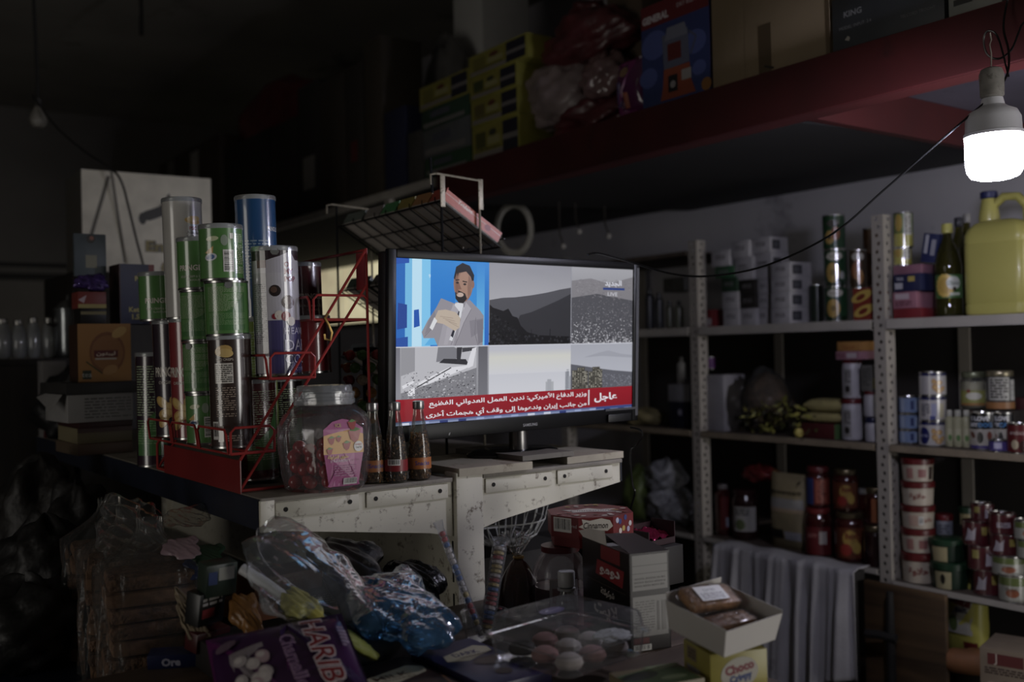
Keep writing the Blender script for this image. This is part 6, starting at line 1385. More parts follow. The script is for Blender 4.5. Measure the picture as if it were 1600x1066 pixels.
# dark wafer carton, open at the top
dm = M('dark_chocolate_card', '#1f1511', .4, var=.15); dx0, dx1, dy0, dy1, dh = 1.036, 1.106, 1.135, 1.302, .151
dth = math.radians(-14.5); _hx, _hy = (dx1-dx0)/2, (dy1-dy0)/2
dc = Vector((1.036+_hx*math.cos(dth)-_hy*math.sin(dth), 1.135+_hx*math.sin(dth)+_hy*math.cos(dth), CZ+.0005)); dbx = empty('wafer_carton', dc, dth, 'dark brown wafer carton with torn open top and Arabic lettering', 'carton')
hx, hy = (dx1-dx0)/2, (dy1-dy0)/2
for nm, lo, hi in (('side_panel', (-hx, -hy, 0), (-hx+.0015, hy, dh)), ('side_panel', (hx-.0015, -hy, 0), (hx, hy, dh*.98)), ('end_panel', (-hx, -hy, 0), (hx, -hy+.0015, dh)), ('end_panel', (-hx, hy-.0015, 0), (hx, hy, dh)), ('bottom_panel', (-hx, -hy, 0), (hx, hy, .0015))):
    MB().box(lo, hi).build(nm, dm, dbx)
MB().add([(-hx, hy*.95, dh), (-hx, -hy*.1, dh), (-hx-.004, -hy*.12, dh+.024), (-hx-.008, hy*.4, dh+.022), (-hx-.01, hy*.9, dh+.012)], [(0, 1, 2, 3, 4)]).build('torn_flap', K('#cfc8c0', .6), dbx)
MB().add([(-hx+.002, -hy, dh), (hx, -hy, dh), (hx+.012, hy*.6, dh+.004), (-hx+.03, hy*.7, dh+.006)], [(0, 1, 2, 3)]).build('top_flap', K('#2a201c', .5), dbx)
MB().box((-hx+.004, -hy+.004, .004), (hx-.004, hy-.004, dh*.9)).build('wafer_block', K('#8f8b86', .6), dbx)
a = Art(); w_ = 2*hy; a.rect(w_*.42, dh*.84, w_*.82, dh*.99, '#7a1a1c'); a.poly([(w_*.3, dh*.66), (w_*.86, dh*.62), (w_*.9, dh*.8), (w_*.34, dh*.82)], '#8a1c20'); a.text(arabic('دومو'), w_*.6, dh*.72, dh*.11, '#c8beb8', w=w_*.42, bold=.04)
a.rect(w_*.08, dh*.1, w_*.95, dh*.6, '#120c0a'); a.text(arabic('لايت'), w_*.5, dh*.3, dh*.19, '#d8d0c4', w=w_*.5, bold=.04); a.text(arabic('شوكولاتة'), w_*.55, dh*.49, dh*.09, '#c8c0b4', wmax=w_*.66, bold=.02); a.line([(w_*.1, dh*.12), (w_*.1, dh*.58), (w_*.93, dh*.57)], .0012, '#4a3a30')
a.plane('side_print', dbx, (-hx, hy, 0), (0, -1, 0), (0, 0, 1), printed(.4))
a = Art(); w_ = 2*hx; a.rect(w_*.06, dh*.62, w_*.94, dh*.98, '#7d7a76'); a.rect(w_*.06, dh*.15, w_*.94, dh*.56, '#7f7c78'); a.rect(w_*.06, dh*.79, w_*.94, dh*.795, '#3a3432'); a.rect(w_*.06, dh*.87, w_*.94, dh*.875, '#3a3432'); a.small_print(w_*.12, dh*.2, w_*.6, dh*.52, 12, '#5a5652', 3, .4); a.rect(w_*.66, dh*.2, w_*.72, dh*.5, '#5a5652'); a.rect(w_*.78, dh*.2, w_*.88, dh*.5, '#68645f'); a.rect(w_*.06, dh*.08, w_*.45, dh*.14, '#5a1a1a'); a.barcode(w_*.06, dh*.01, w_*.5, dh*.07, True, 5); a.small_print(w_*.12, dh*.65, w_*.88, dh*.76, 3, '#5a5652', 2, .4)
a.plane('end_print', dbx, (-hx, -hy, 0), (1, 0, 0), (0, 0, 1), printed(.4))
# pink foil carton behind it on a dark carton
q0 = pix(1022, 850, Y=1.44)
dk = carton('dark_carton', 'plain dark carton propping up the pink foil box', 'carton', (q0.x, q0.y+.01, CZ+.0005), (.09, .09, q0.z-CZ-.002), 0, K('#181311', .6))
pk = empty('foil_box', (q0.x, q0.y+.01, q0.z), .1, 'small dark box lined with glossy pink foil behind the wafer carton', 'box')
for lo, hi in (((-.04, -.03, 0), (-.038, .03, .03)), ((.038, -.03, 0), (.04, .03, .042)), ((-.038, .028, 0), (.038, .03, .036)), ((-.038, -.03, 0), (.038, -.028, .012)), ((-.038, -.028, 0), (.038, .028, .002))): MB().box(lo, hi).build('panel', K('#2a1018', .4), pk)
MB().grid(14, 10, lambda u, v: (-.036+.072*u, -.026+.052*v, .012+.012*v+.005*math.sin(u*17+v*9))).build('foil_lining', M('pink_foil', '#8a1240', .18, .6, var=.4, scale=40, bump=.8, bscale=40), pk)
# white pastry box with date slabs, on a yellow carton
yb = Vector((1.035, .945, CZ+.0005)); hx2 = .055
a1 = Art(); a1.ell(.043, .03, .028, .021, '#a8a294', 20, .2); a1.text('Choco', .043, .037, .013, '#7a2430', rot=.2, bold=.06); a1.text('Crispy', .045, .023, .013, '#2a3c74', rot=.2, bold=.06)
a2 = Art(); a2.rect(.012, .0, .05, .028, '#a09c98'); a2.rect(.012, .036, .04, .054, '#7a6a50'); a2.small_print(.016, .038, .038, .052, 3, '#4a4030')
carton('cereal_carton', 'yellow cereal carton under the white pastry box', 'carton', yb, (.085, .08, .0585), -.35, K('#938822', .4), {'front': a1, 'left': a2})
pz = CZ+.0605; pb = empty('pastry_box', (1.03, .945, pz+.012), (.16, -.05, math.radians(-1)), 'white open card pastry box holding wrapped date slabs', 'box')
m_wc = M('white_card', '#b9b4ae', .6, var=.04, scale=6); W5 = .05; D5 = .051; H5 = .043; fl = .006
def panel(p): return MB().add(p+[tuple(Vector(q_)*.985+Vector((0, 0, .0006))) for q_ in p], [(0, 1, 2, 3), (7, 6, 5, 4), (0, 4, 5, 1), (1, 5, 6, 2), (2, 6, 7, 3), (3, 7, 4, 0)])
cs = [(-W5, -D5), (W5, -D5), (W5, D5), (-W5, D5)]
for i in range(4):
    (xa, ya), (xb, yb_) = cs[i], cs[(i+1) % 4]; k = 1.1; hh = H5*(.9, 1.0, 1.2, .95)[i]
    o = panel([(xa, ya, 0), (xb, yb_, 0), (xb*k, yb_*k, hh), (xa*k, ya*k, hh)]).build('side_panel', m_wc, pb)
    if i == 1: a = Art(); a.ell(.0, .024, .006, .012, '#6a6662', 16); a.ell(.003, .024, .006, .0125, '#b9b4ae', 16); a.poly([(.012, .02), (.015, .026), (.011, .029), (.009, .025)], '#6a6662'); a.plane('corner_mark', o, (W5*1.035, 0, 0), (0, 1, 0), Vector((.1*W5/H5, 0, 1)).normalized(), printed(.5), off=.0022)
MB().box((-W5, -D5, 0), (W5, D5, .001)).build('bottom_panel', m_wc, pb)
m_date = M('pressed_dates', '#946638', .45, var=.35, scale=60, bump=.6, bscale=80, coat=.3)
for i, (dx, dy, z_, tl, lb) in enumerate(((.0, .03, .022, (.5, .05, -.12), 'upper date slab with a white label in the pastry box'), (-.002, -.014, .004, (.2, 0, -.08), 'lower wrapped date slab in the pastry box'))):
    Mx = Matrix.LocRotScale(pb.location, pb.rotation_euler, None) @ Vector((dx, dy, z_+.012))
    o = MB().box((-.042, -.02, 0), (.042, .02, .016), .005).build('date_bar', m_date, None, Mx, tl); tag(o, lb, 'date slab', 'wrapped date slabs'); o.scale = (1, 1, 1) if i == 0 else (.88, .8, .9)
    MB().box((-.044, -.0215, -.001), (.044, .0215, .0172), .005).build('wrap', film('slab_wrap', '#f4f2ee', .16, .12, .5, 50, .05), o)
    if i == 0: Art().rect(-.024, -.014, .024, .014, '#b8b6b2').text('DATES', 0, .006, .005, '#333333').small_print(-.02, -.012, .02, .001, 4, '#66625e').plane('label', o, (0, 0, .0175), (1, 0, 0), (0, 1, 0), printed(.4))
# flat green carton, low front
g0 = pix(1030, 1052, Z=CZ+.03)
a = Art(); a.poly([(.0, .0), (.1, .0), (.1, .05), (.06, .065), (0, .05)], '#4f6a3c'); a.ell(.03, .04, .03, .014, '#26321e', 14, .2); a.ell(.07, .02, .02, .008, '#8a9a70', 12); a.poly([(.06, .05), (.1, .06), (.1, .07), (.05, .07)], '#7d8a60')
carton('herb_carton', 'flat green and tan carton in front of the wafer carton', 'carton', (g0.x-.01, g0.y-.005, CZ+.0005), (.105, .072, .03), -.25, K('#7a6c4c', .5), {'top': a})
g1 = pix(985, 1062, Z=CZ+.02)
# clear film bag with white tube, blue bag, yellow pack, sachets
def crumple(name, label, cat, c, ex_, ey_, th, mat, seed, amp=.01, nu=34, nv=26, parent=None):
    """crumpled sheet bag: spans centre c, half vectors ex_, ey_, bulging both sides"""
    rn = random.Random(seed); W = [(rn.uniform(2, 9), rn.uniform(2, 9), rn.uniform(0, 6), rn.uniform(.3, 1)) for _ in range(9)]
    ex_ = Vector(ex_); ey_ = Vector(ey_); n_ = ex_.cross(ey_).normalized(); n_ = n_ if n_.z > 0 else -n_
    def nz(u, v): return sum(w_*abs(math.sin(a_*u*1.4+b_*v*1.4+p_)) for a_, b_, p_, w_ in W)/4-.5
    mb = MB()
    def kf(a_): return 1+.13*math.sin(3*a_+seed)+.09*math.sin(5*a_+2*seed)+.06*math.sin(11*a_+seed*3)
    for sgn in (1, -1):
        def fn(u, v):
            a_ = 2*PI*u; r_ = v*kf(a_); x, y = math.copysign(abs(math.cos(a_))**.75, math.cos(a_))*r_, math.copysign(abs(math.sin(a_))**.75, math.sin(a_))*r_
            return ex_*x+ey_*y+n_*(sgn*th*math.sqrt(max(0, 1-v*v))+amp*nz(x*.8+sgn*.2, y*.8)*(.4+.6*v))
        mb.grid(nu+14, nv-8, fn, True)
    o = mb.build(name, mat, parent, Vector(c) if parent is None else c, sharp=75)
    if label: tag(o, label, cat)
    return o
m_clearbag = film('clear_bag_film', '#f2f4f4', .18, .16, .3, 14, .06)
m_bluebag = film('blue_bag_film', '#8cbcdc', .22, .16, .4, 18, .3, '#4f86b4')
bz = CZ+.05
c_ = pix(475, 905, t=1.52); crumple('clear_bag', 'crumpled clear plastic bag with a twisted top on the counter heap', 'bag', c_, (pix(565, 925, t=1.55)-c_), (pix(450, 835, t=1.6)-c_), .035, m_clearbag, 3, .012)
c_ = pix(625, 955, t=1.52); crumple('blue_bag', 'glossy blue plastic bag beside the candy sticks', 'bag', c_, (pix(690, 945, t=1.55)-c_), (pix(585, 905, t=1.62)-c_), .03, m_bluebag, 5, .012)
o = crumple('navy_pack', 'navy and black foil pack inside the heap of clear bags', 'pack', pix(560, 945, t=1.56), pix(605, 960, t=1.56)-pix(560, 945, t=1.56), pix(545, 905, t=1.62)-pix(560, 945, t=1.56), .02, M('navy_foil', '#12183a', .3, var=.5, scale=20), 7, .012)
c_ = pix(470, 950, t=1.47); crumple('yellow_pack', 'yellow and blue toy pack lying on the clear bag', 'pack', c_, pix(503, 958, t=1.47)-c_, pix(465, 928, t=1.5)-c_, .012, M('yellow_blue_print', '#98912a', .35, var=.3, scale=20, dirt='#2a4a7c', dirt_amt=.45, dscale=26), 9, .008)
c_ = pix(540, 1000, t=1.42); crumple('lime_pack', 'long lime green wrapper between the marshmallow bag and blue bag', 'pack', c_, pix(585, 1022, t=1.42)-c_, pix(530, 985, t=1.46)-c_, .008, M('lime_wrapper', '#7f8420', .35, var=.3, scale=20), 10, .006)
tb = MB().tube([pix(378, 889, t=1.5)-pix(378, 889, t=1.5), pix(415, 912, t=1.49)-pix(378, 889, t=1.5), pix(455, 940, t=1.48)-pix(378, 889, t=1.5)], [.0085, .0085, .0075], 14).build('white_tube', K('#b0b0b2', .35), None, pix(378, 889, t=1.5)); tag(tb, 'white plastic tube poking out of the clear bag', 'tube')
c_ = pix(385, 962, t=1.5); crumple('orange_pack', 'orange snack pack behind the marshmallow bag', 'pack', c_, pix(410, 968, t=1.5)-c_, pix(380, 930, t=1.53)-c_, .015, M('orange_foil', '#8a5a14', .35, var=.35, scale=20), 11, .008)
c_ = pix(545, 880, t=1.68); o = crumple('crisp_bag', 'black and white crisp bag under the gondola bracket', 'bag', c_, pix(600, 885, t=1.68)-c_, pix(535, 850, t=1.74)-c_, .025, M('black_white_foil', '#151314', .35, var=.4, scale=10, dirt='#6a6866', dirt_amt=.43, dscale=12), 12, .012)
c_ = pix(650, 915, t=1.72); crumple('black_bag', 'crumpled black bag against the cream gondola panel', 'bag', c_, pix(692, 918, t=1.72)-c_, pix(640, 888, t=1.76)-c_, .03, M('black_film', '#0b0b0d', .3, var=.3, scale=30, bump=.5), 13, .015)
hp2 = carton('heap_crate', 'dark crate under the heap of bags on the counter', 'crate', (.66, 1.43, CZ+.0005), (.34, .2, .045), 0, K('#1a1412', .7))
for i, (px_, py_, w_, h_, rz, col, tl, lb) in enumerate(((280, 1032, .075, .022, -.5, '#1c2450', 0, 'blue cream-filled biscuit bar at the foot of the bread'), (330, 1000, .06, .03, .3, '#4a1416', 0, 'dark red sweet packet left of the marshmallow bag'), (345, 905, .05, .05, .1, '#26342a', 0, 'dark green sachet box behind the orange pack'), (325, 950, .05, .05, .4, '#161616', 0, 'black sachet box beside the tan wrapper'), (300, 1062, .05, .03, .2, '#5a4a1c', 0, 'gold wrapped bar lowest beside the marshmallow bag'))):
    p = pix(px_, py_, t=1.5)
    a = Art()
    if i == 0: a.text('Ore', 0.035, .011, .013, '#a9a9c0', bold=.05)
    elif i == 3: a.small_print(.006, .03, .044, .044, 2, '#a09a92'); a.rect(.006, .012, .03, .026, '#7a1c1c')
    elif i == 2: a.rect(.02, .025, .045, .045, '#9a988c'); a.rect(.004, .02, .018, .04, '#24386c')
    else: a.small_print(.01, h_*.3, w_-.01, h_*.7, 1, '#a09a8a')
    carton('snack_packet', lb, 'packet', (p.x, p.y+.02, p.z-h_/2), (w_, .03, h_), rz, K(col, .35), {'front': a}, 'small packets beside the bread', tilt=(.15, 0))
c_ = pix(298, 965, t=1.52); crumple('tan_wrapper', 'creased tan paper wrapper leaning on the bread', 'wrapper', c_, pix(318, 968, t=1.52)-c_, pix(285, 928, t=1.55)-c_, .006, M('tan_paper', '#85745a', .7, var=.25, scale=20), 15, .01)

# ---------------------------------------------------------------- bread and packs on the gondola base shelf
BS = .93
m_crust = M('seeded_crust', '#5e4028', .75, var=.5, scale=70, bump=.8, bscale=90, dirt='#8a6a44', dirt_amt=.42, dscale=60); m_crumb = M('brown_crumb', '#6e4e32', .85, var=.3, scale=60, bump=.4)
m_bread = film('bread_bag_film', '#f2f0ec', .2, .16, .35, 18, .045)
for i, (px_, Y, rz, lb) in enumerate(((236, 1.73, -.2, 'nearest bag of dark seeded bread slices'), (203, 1.885, -.2, 'middle bag of dark seeded bread slices'), (174, 2.04, -.2, 'farthest bag of dark seeded bread slices'))):
    p = pix(px_, 980, Y=Y); bg = empty('bread_bag', (p.x, p.y, BS+.0005), rz, lb, 'bread', 'bagged bread on the base shelf')
    rn = random.Random(i)
    for k in range(8):
        w_, d_ = .145+rn.uniform(-.006, .006), .105+rn.uniform(-.004, .004); z_ = .002+k*.0265
        X = Matrix.Translation((rn.uniform(-.004, .004), rn.uniform(-.004, .004), z_)) @ Matrix.Rotation(rn.uniform(-.06, .06), 4, 'Z')
        mb = MB(); mb.box((-w_/2, -d_/2, 0), (w_/2, d_/2, .025), .009, X); mb.build('slice', m_crust if k % 3 else m_crumb, bg)
    def bagf(u, v):
        a_ = 2*PI*u; c, s = math.cos(a_), math.sin(a_)
        if v < .72: w_, d_, z_ = .083, .063, v/.72*.222
        else: k = (v-.72)/.28; q_ = (1-k)**1.6; w_, d_, z_ = .008+.075*q_+.03*max(0, k-.6), .008+.055*q_+.03*max(0, k-.6), .222+.075*k
        f_ = 1+.05*math.sin(7*a_+v*9)+.05*math.sin(13*a_+i)
        return (w_*math.copysign(abs(c)**.5, c)*f_, d_*math.copysign(abs(s)**.5, s)*f_, z_)
    MB().grid(56, 22, bagf, True).build('bag', m_bread, bg, sharp=80)
tw = pix(200, 830, Y=1.9); crumple('bag_top', 'gathered clear film rising above the bread bags', 'bag', tw, pix(252, 825, Y=1.9)-tw, pix(195, 785, Y=1.95)-tw, .025, m_bread, 21, .025)
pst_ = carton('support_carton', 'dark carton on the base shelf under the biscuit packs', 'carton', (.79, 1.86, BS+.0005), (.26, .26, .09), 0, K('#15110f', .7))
a = Art(); a.small_print(.02, .02, .1, .035, 2, '#7a5a34')
z1 = BS+.0915
carton('biscuit_pack', 'long brown biscuit pack under the navy shelf edge', 'pack', (.735, 1.78, z1+.038), (.14, .09, .036), .1, M('caramel_card', '#6a3a1c', .5, var=.2), {'front': a})
carton('biscuit_pack', 'black printed pack below the long brown one', 'pack', (.775, 1.775, z1), (.13, .1, .037), -.05, K('#141110', .5), {'front': Art().small_print(.03, .005, .12, .03, 6, '#5a5652')})
carton('biscuit_pack', 'short orange-brown pack with an open end beside the black one', 'pack', (.672, 1.76, z1), (.06, .1, .034), .15, M('orange_card', '#7a461c', .5, var=.2), {'front': Art().rect(.005, .004, .018, .03, '#a87a3a')})
c_ = pix(292, 800, Y=1.85); crumple('film_scrap', 'scrap of clear film lying on the brown biscuit pack', 'wrapper', c_+Vector((0, 0, -.01)), pix(330, 797, Y=1.85)-c_, pix(295, 785, Y=1.87)-c_, .01, m_bread, 23, .01)
for i, (px_, py_, c, lb) in enumerate(((285, 858, '#8a7078', 'pink sachet lying below the orange-brown pack'), (322, 868, '#24402c', 'green sachet lying below the black pack'), (318, 890, '#20306a', 'blue sachet peeking out under the green one'))):
    p = pix(px_, py_, Y=1.68); crumple('sachet', lb, 'sachet', p, Vector((.028, -.01, 0)), Vector((.004, .02, .014)), .006, K(c, .35), 30+i, .004)
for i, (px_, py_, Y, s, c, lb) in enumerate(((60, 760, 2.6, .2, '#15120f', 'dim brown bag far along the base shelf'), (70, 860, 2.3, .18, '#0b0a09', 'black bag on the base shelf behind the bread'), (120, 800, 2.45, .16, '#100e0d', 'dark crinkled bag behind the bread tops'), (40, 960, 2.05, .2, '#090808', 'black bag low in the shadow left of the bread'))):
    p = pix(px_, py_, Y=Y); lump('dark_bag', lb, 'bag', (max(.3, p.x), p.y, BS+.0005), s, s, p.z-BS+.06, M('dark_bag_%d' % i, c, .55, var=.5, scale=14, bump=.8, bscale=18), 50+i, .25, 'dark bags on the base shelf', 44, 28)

# ---------------------------------------------------------------- far-side base shelf under the right bracket
RBZ = .7155
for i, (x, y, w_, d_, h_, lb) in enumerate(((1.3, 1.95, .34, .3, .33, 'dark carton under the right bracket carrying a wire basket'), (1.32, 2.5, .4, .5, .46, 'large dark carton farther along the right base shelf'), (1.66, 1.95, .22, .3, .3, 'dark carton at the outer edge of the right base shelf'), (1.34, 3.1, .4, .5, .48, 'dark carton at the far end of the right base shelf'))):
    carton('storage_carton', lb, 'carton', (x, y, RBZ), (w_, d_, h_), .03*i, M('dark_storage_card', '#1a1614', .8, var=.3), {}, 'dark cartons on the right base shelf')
wb_ = empty('wire_basket', (1.34, 1.9, RBZ+.3305), .3, 'white wire basket under the right gondola bracket', 'basket')
m_ww = K('#a9a9a8', .35)
for k, (r_, z_) in enumerate(((.11, .1), (.1, .06), (.08, .025), (.05, .004))):
    MB().tube([(r_*math.cos(2*PI*i/28), r_*math.sin(2*PI*i/28), z_) for i in range(28)], .0026 if k == 0 else .0016, 6, True).build('ring', m_ww, wb_)
for k in range(22):
    t = 2*PI*k/22; MB().tube([(r_*math.cos(t), r_*math.sin(t), z_) for r_, z_ in ((.11, .1), (.1, .06), (.08, .025), (.05, .004), (.0, .003))], .0014, 5).build('rib', m_ww, wb_)
# ---------------------------------------------------------------- goods along the gondola's far end
def ybox(name, label, cat, l, r, top, base, Y, d, col, arts=None, z=None, rz=0., group=None, h=None, rough=.5, mat=None, tilt=None):
    my = (top+base)/2; a = pix(l, my, Y=Y); b = pix(r, my, Y=Y); mx = (l+r)/2
    z0 = pix(mx, base, Y=Y).z if z is None else z; hh = h or pix(mx, top, Y=Y).z-z0; w = b.x-a.x
    A_ = {k: f(w if k in ('front', 'top') else d, d if k == 'top' else hh) for k, f in (arts or {}).items()}
    o = carton(name, label, cat, ((a.x+b.x)/2, Y+d/2, z0), (w, d, hh), rz, mat or K(col, rough), A_, group, tilt=tilt); o['top_z'] = z0+hh; return o
z = GZ+.0005
o = ybox('flat_carton', 'brown flat carton at the bottom of the stack on the gondola', 'carton', 118, 205, 692, 714, 2.62, .2, '#4e3828', {'left': lambda w, h: Art().rect(0, 0, w, h, '#5a4a38')}, z, .05)
o = ybox('flat_carton', 'tan carton with a pale side in the gondola stack', 'carton', 120, 206, 668, 692, 2.62, .2, '#5c5238', {'left': lambda w, h: Art().rect(0, 0, w, h, '#7d7252'), 'front': lambda w, h: Art().rect(0, h*.7, w, h, '#3a1c18')}, o['top_z']+.0005, .02)
o = ybox('flat_carton', 'dark red thin box under the white open carton', 'carton', 120, 205, 658, 668, 2.62, .2, '#341414', None, o['top_z']+.0005, .04)
o = ybox('white_open_carton', 'white carton printed with small text on the gondola stack', 'carton', 101, 205, 616, 658, 2.6, .2, '#8d8b8a', {'front': lambda w, h: Art().small_print(w*.25, h*.12, w*.97, h*.9, 7, '#4a4848', 3, .45)}, o['top_z']+.0005, .06)
MB().add([(-.09, -.1, .07), (-.088, .06, .07), (-.112, .05, .062), (-.116, -.09, .03)], [(0, 1, 2, 3)]).build('flap', K('#8d8b8a', .6), o)
tz = o['top_z']+.0005
dz_ = pix(150, 597, Y=2.64).z
sup = ybox('grey_tray', 'dark grey tray between white carton and orange tea box', 'tray', 96, 212, 598, 616, 2.6, .22, '#2b2928', None, tz, .08, h=max(.01, dz_-tz))
tz = sup['top_z']+.0005
def a_tea(w, h):
    a = Art(); a.rect(w*.0, 0, w, h, '#9a6a22'); a.ell(w*.55, h*.5, w*.34, h*.36, '#7a4a1c', 20); a.ell(w*.55, h*.5, w*.3, h*.3, '#8a5a24', 20); a.ell(w*.78, h*.85, w*.16, h*.08, '#b08a3a', 14, .6); a.ell(w*.6, h*.2, w*.15, h*.08, '#a5783a', 12, .4)
    a.rect(w*.3, h*.42, w*.75, h*.54, '#5a1c18'); a.text(arabic('ليبتون'), w*.52, h*.48, h*.08, '#c8b8a0', w=w*.36, bold=.03); a.rect(w*.32, h*.38, w*.72, h*.41, '#a8a090'); a.line([(w*.15, h*.35), (w*.45, h*.14)], .003, '#33401c'); a.rect(w*.08, h*.05, w*.24, h*.2, '#22301e'); a.text('tea', w*.16, h*.12, h*.07, '#a8a8a0'); return a
o = ybox('tea_carton', 'orange tea carton with a red banner on the gondola stack', 'carton', 124, 206, 506, 597, 2.62, .12, '#9a6a22', {'front': a_tea, 'left': lambda w, h: Art().rect(0, 0, w, h, '#3b2416')}, tz, -.05)
tz = o['top_z']+.0005
def a_ket(w, h):
    a = Art(); a.rect(0, 0, w*.84, h, '#141c46'); a.rect(w*.84, 0, w, h, '#7a1a20'); a.text('PSIC', w*.62, h*.76, h*.085, '#b8a63a', wmax=w*.42, bold=.04, align='C'); a.text('Kettle', w*.5, h*.24, h*.085, '#b0a23c', bold=.03); a.text('1.5L', w*.5, h*.12, h*.09, '#b0a23c', bold=.04); a.rect(w*.0, 0, w*.03, h, '#3c1616'); return a
ybox('kettle_carton', 'navy kettle carton reading Kettle 1.5L behind the green crisp can', 'carton', 186, 241, 413, 500, 2.66, .09, '#141c46', {'front': a_ket, 'left': lambda w, h: Art().rect(0, 0, w, h, '#2c1616')}, tz, .02)
o = ybox('sweets_packet', 'black packet at the bottom of the little pile on the tea carton', 'packet', 126, 166, 482, 505, 2.64, .07, '#12100f', {'front': lambda w, h: Art().rect(0, h*.6, w, h*.8, '#7a7040')}, tz)
o = ybox('sweets_packet', 'red foil packet in the pile on the tea carton', 'packet', 122, 166, 456, 482, 2.64, .07, '#7a2a20', {'front': lambda w, h: Art().rect(0, 0, w, h*.25, '#a09040').poly([(0, h*.5), (w*.3, h*.8), (w*.2, h*.3)], '#b09aa0')}, o['top_z']+.0005)
pz_ = o['top_z']; cpp = pix(143, 440, Y=2.67); crumple('glitter_pack', 'purple glitter pack over the red foil packet', 'pack', (cpp.x, cpp.y+.0, pz_+.024), (.04, 0, 0), (0, .012, .02), .016, M('purple_glitter', '#4a3474', .2, .4, var=.6, scale=60, bump=.8, bscale=60), 61, .008)
ybox('grey_card', 'grey blister card standing behind the purple glitter pack', 'card', 116, 166, 374, 432, 2.72, .012, '#4c565e', {'front': lambda w, h: Art().ell(w*.52, h*.88, w*.14, h*.1, '#181412').ell(w*.55, h*.9, w*.07, h*.05, '#8a4a34').rect(w*.35, h*.2, w*.7, h*.5, '#7a7862')}, pz_+.045-.0, h=.11)
# cupboard beyond the gondola, white carton on it
cb = empty('dark_cupboard', (.85, 3.8, 0), 0, 'dark cupboard standing beyond the far end of the gondola', 'cupboard')
CB3 = (.85, 3.8, 0)
m_cb = wood('near_black_wood', '#15110e', '#221c17', 6, .6, 'Z')
local(MB().box((.2, 3.62, 0), (.78, 4.1, 1.505), .003), CB3).build('lower_body', m_cb, cb); local(MB().box((.785, 3.62, 0), (1.4, 4.1, 1.8), .003), CB3).build('upper_body', m_cb, cb)
for x0, x1, zt_2 in ((.21, .49, 1.48), (.5, .775, 1.48), (.795, 1.09, 1.78), (1.1, 1.39, 1.78)):
    d_ = local(MB().box((x0, 3.602, .06), (x1, 3.619, zt_2), .002), CB3).build('door', m_cb, cb); local(MB().box((x1-.03, 3.59, 1.0), (x1-.02, 3.601, 1.1)), CB3).build('handle', K('#55504a', .3, metal=.8), d_)
def a_en(w, h):
    a = Art(); a.line([(w*.2, h*.95), (w*.05, h*.3)], .012, '#5c564c'); a.line([(w*.22, h), (w*.31, h*.1)], .01, '#6a645a')
    a.poly([(w*.42, h*.55), (w*.46, h*.62), (w*.58, h*.68), (w*.66, h*.82), (w*.7, h*.68), (w*.74, h*.6), (w*.6, h*.58), (w*.5, h*.53)], '#1c1a18'); a.ell(w*.45, h*.55, w*.03, h*.06, '#141312'); a.ell(w*.66, h*.58, w*.028, h*.055, '#141312')
    for t_, x, y in (('Energy', .68, .26), ('Car', .68, .06)): a.text(t_, w*x, h*y, h*.15, '#2a2818', bold=.09, w=w*(.43 if t_ == 'Energy' else .2)); a.text(t_, w*x, h*y, h*.145, '#8a7a34', bold=.02, w=w*(.42 if t_ == 'Energy' else .19))
    return a
ybox('white_carton', 'large white carton with a small car picture on the dark cupboard', 'carton', 132, 332, 292, 408, 3.66, .3, '#d6d0c2', {'front': a_en, 'left': lambda w, h: Art().rect(0, 0, w, h, '#55524c')}, 1.8005, -.04, h=.36, rough=.6)
# glass jars and pot on the low cupboard
for i, (l, r, t, lb) in enumerate(((-8, 16, 498, 'first glass jar with a metal lid at the frame edge'), (18, 40, 500, 'second glass jar from the frame edge'), (42, 62, 496, 'third glass jar from the frame edge'), (66, 88, 496, 'glass jar nearest the steel pot'))):
    p = pix((l+r)/2, 520, Y=3.75); rad = (r-l)/2*depth(p)/FPX; H = pix((l+r)/2, t, Y=3.75).z-1.506
    o = MB().lathe([(rad*.7, 0), (rad, .01), (rad*1.02, H*.4), (rad*.9, H*.7), (rad*.6, H*.85)], 20).build('glass_jar', M('cloudy_glass', '#8a8c8c', .08, var=.3, coat=.5), None, (p.x, p.y, 1.506)); tag(o, lb, 'jar', 'glass jars on the low cupboard')
    MB().lathe([(rad*.62, H*.852), (rad*.66, H*.87), (rad*.66, H*.97), (rad*.5, H), (.001, H)], 20).build('lid', K('#9a9894', .25, metal=.8), o)
p = pix(106, 470, Y=3.7); r_ = 20*depth(p)/FPX
o = MB().lathe([(r_*.9, 0), (r_, .01), (r_*1.0, .16), (r_*1.06, .162), (r_*1.06, .168), (r_*.6, .19), (r_*.15, .2), (r_*.1, .215), (.001, .22)], 28).build('steel_pot', M('dull_steel', '#8f9496', .22, .9, var=.2), None, (p.x, p.y, 1.506)); tag(o, 'steel pot with a lid at the end of the row of jars', 'pot')
for sgn in (-1, 1): MB().tube([(sgn*r_, -.015, .11), (sgn*(r_+.02), -.012, .115), (sgn*(r_+.02), .012, .115), (sgn*r_, .015, .11)], .004, 6).build('handle', K('#3a3836', .3, metal=.8), o)
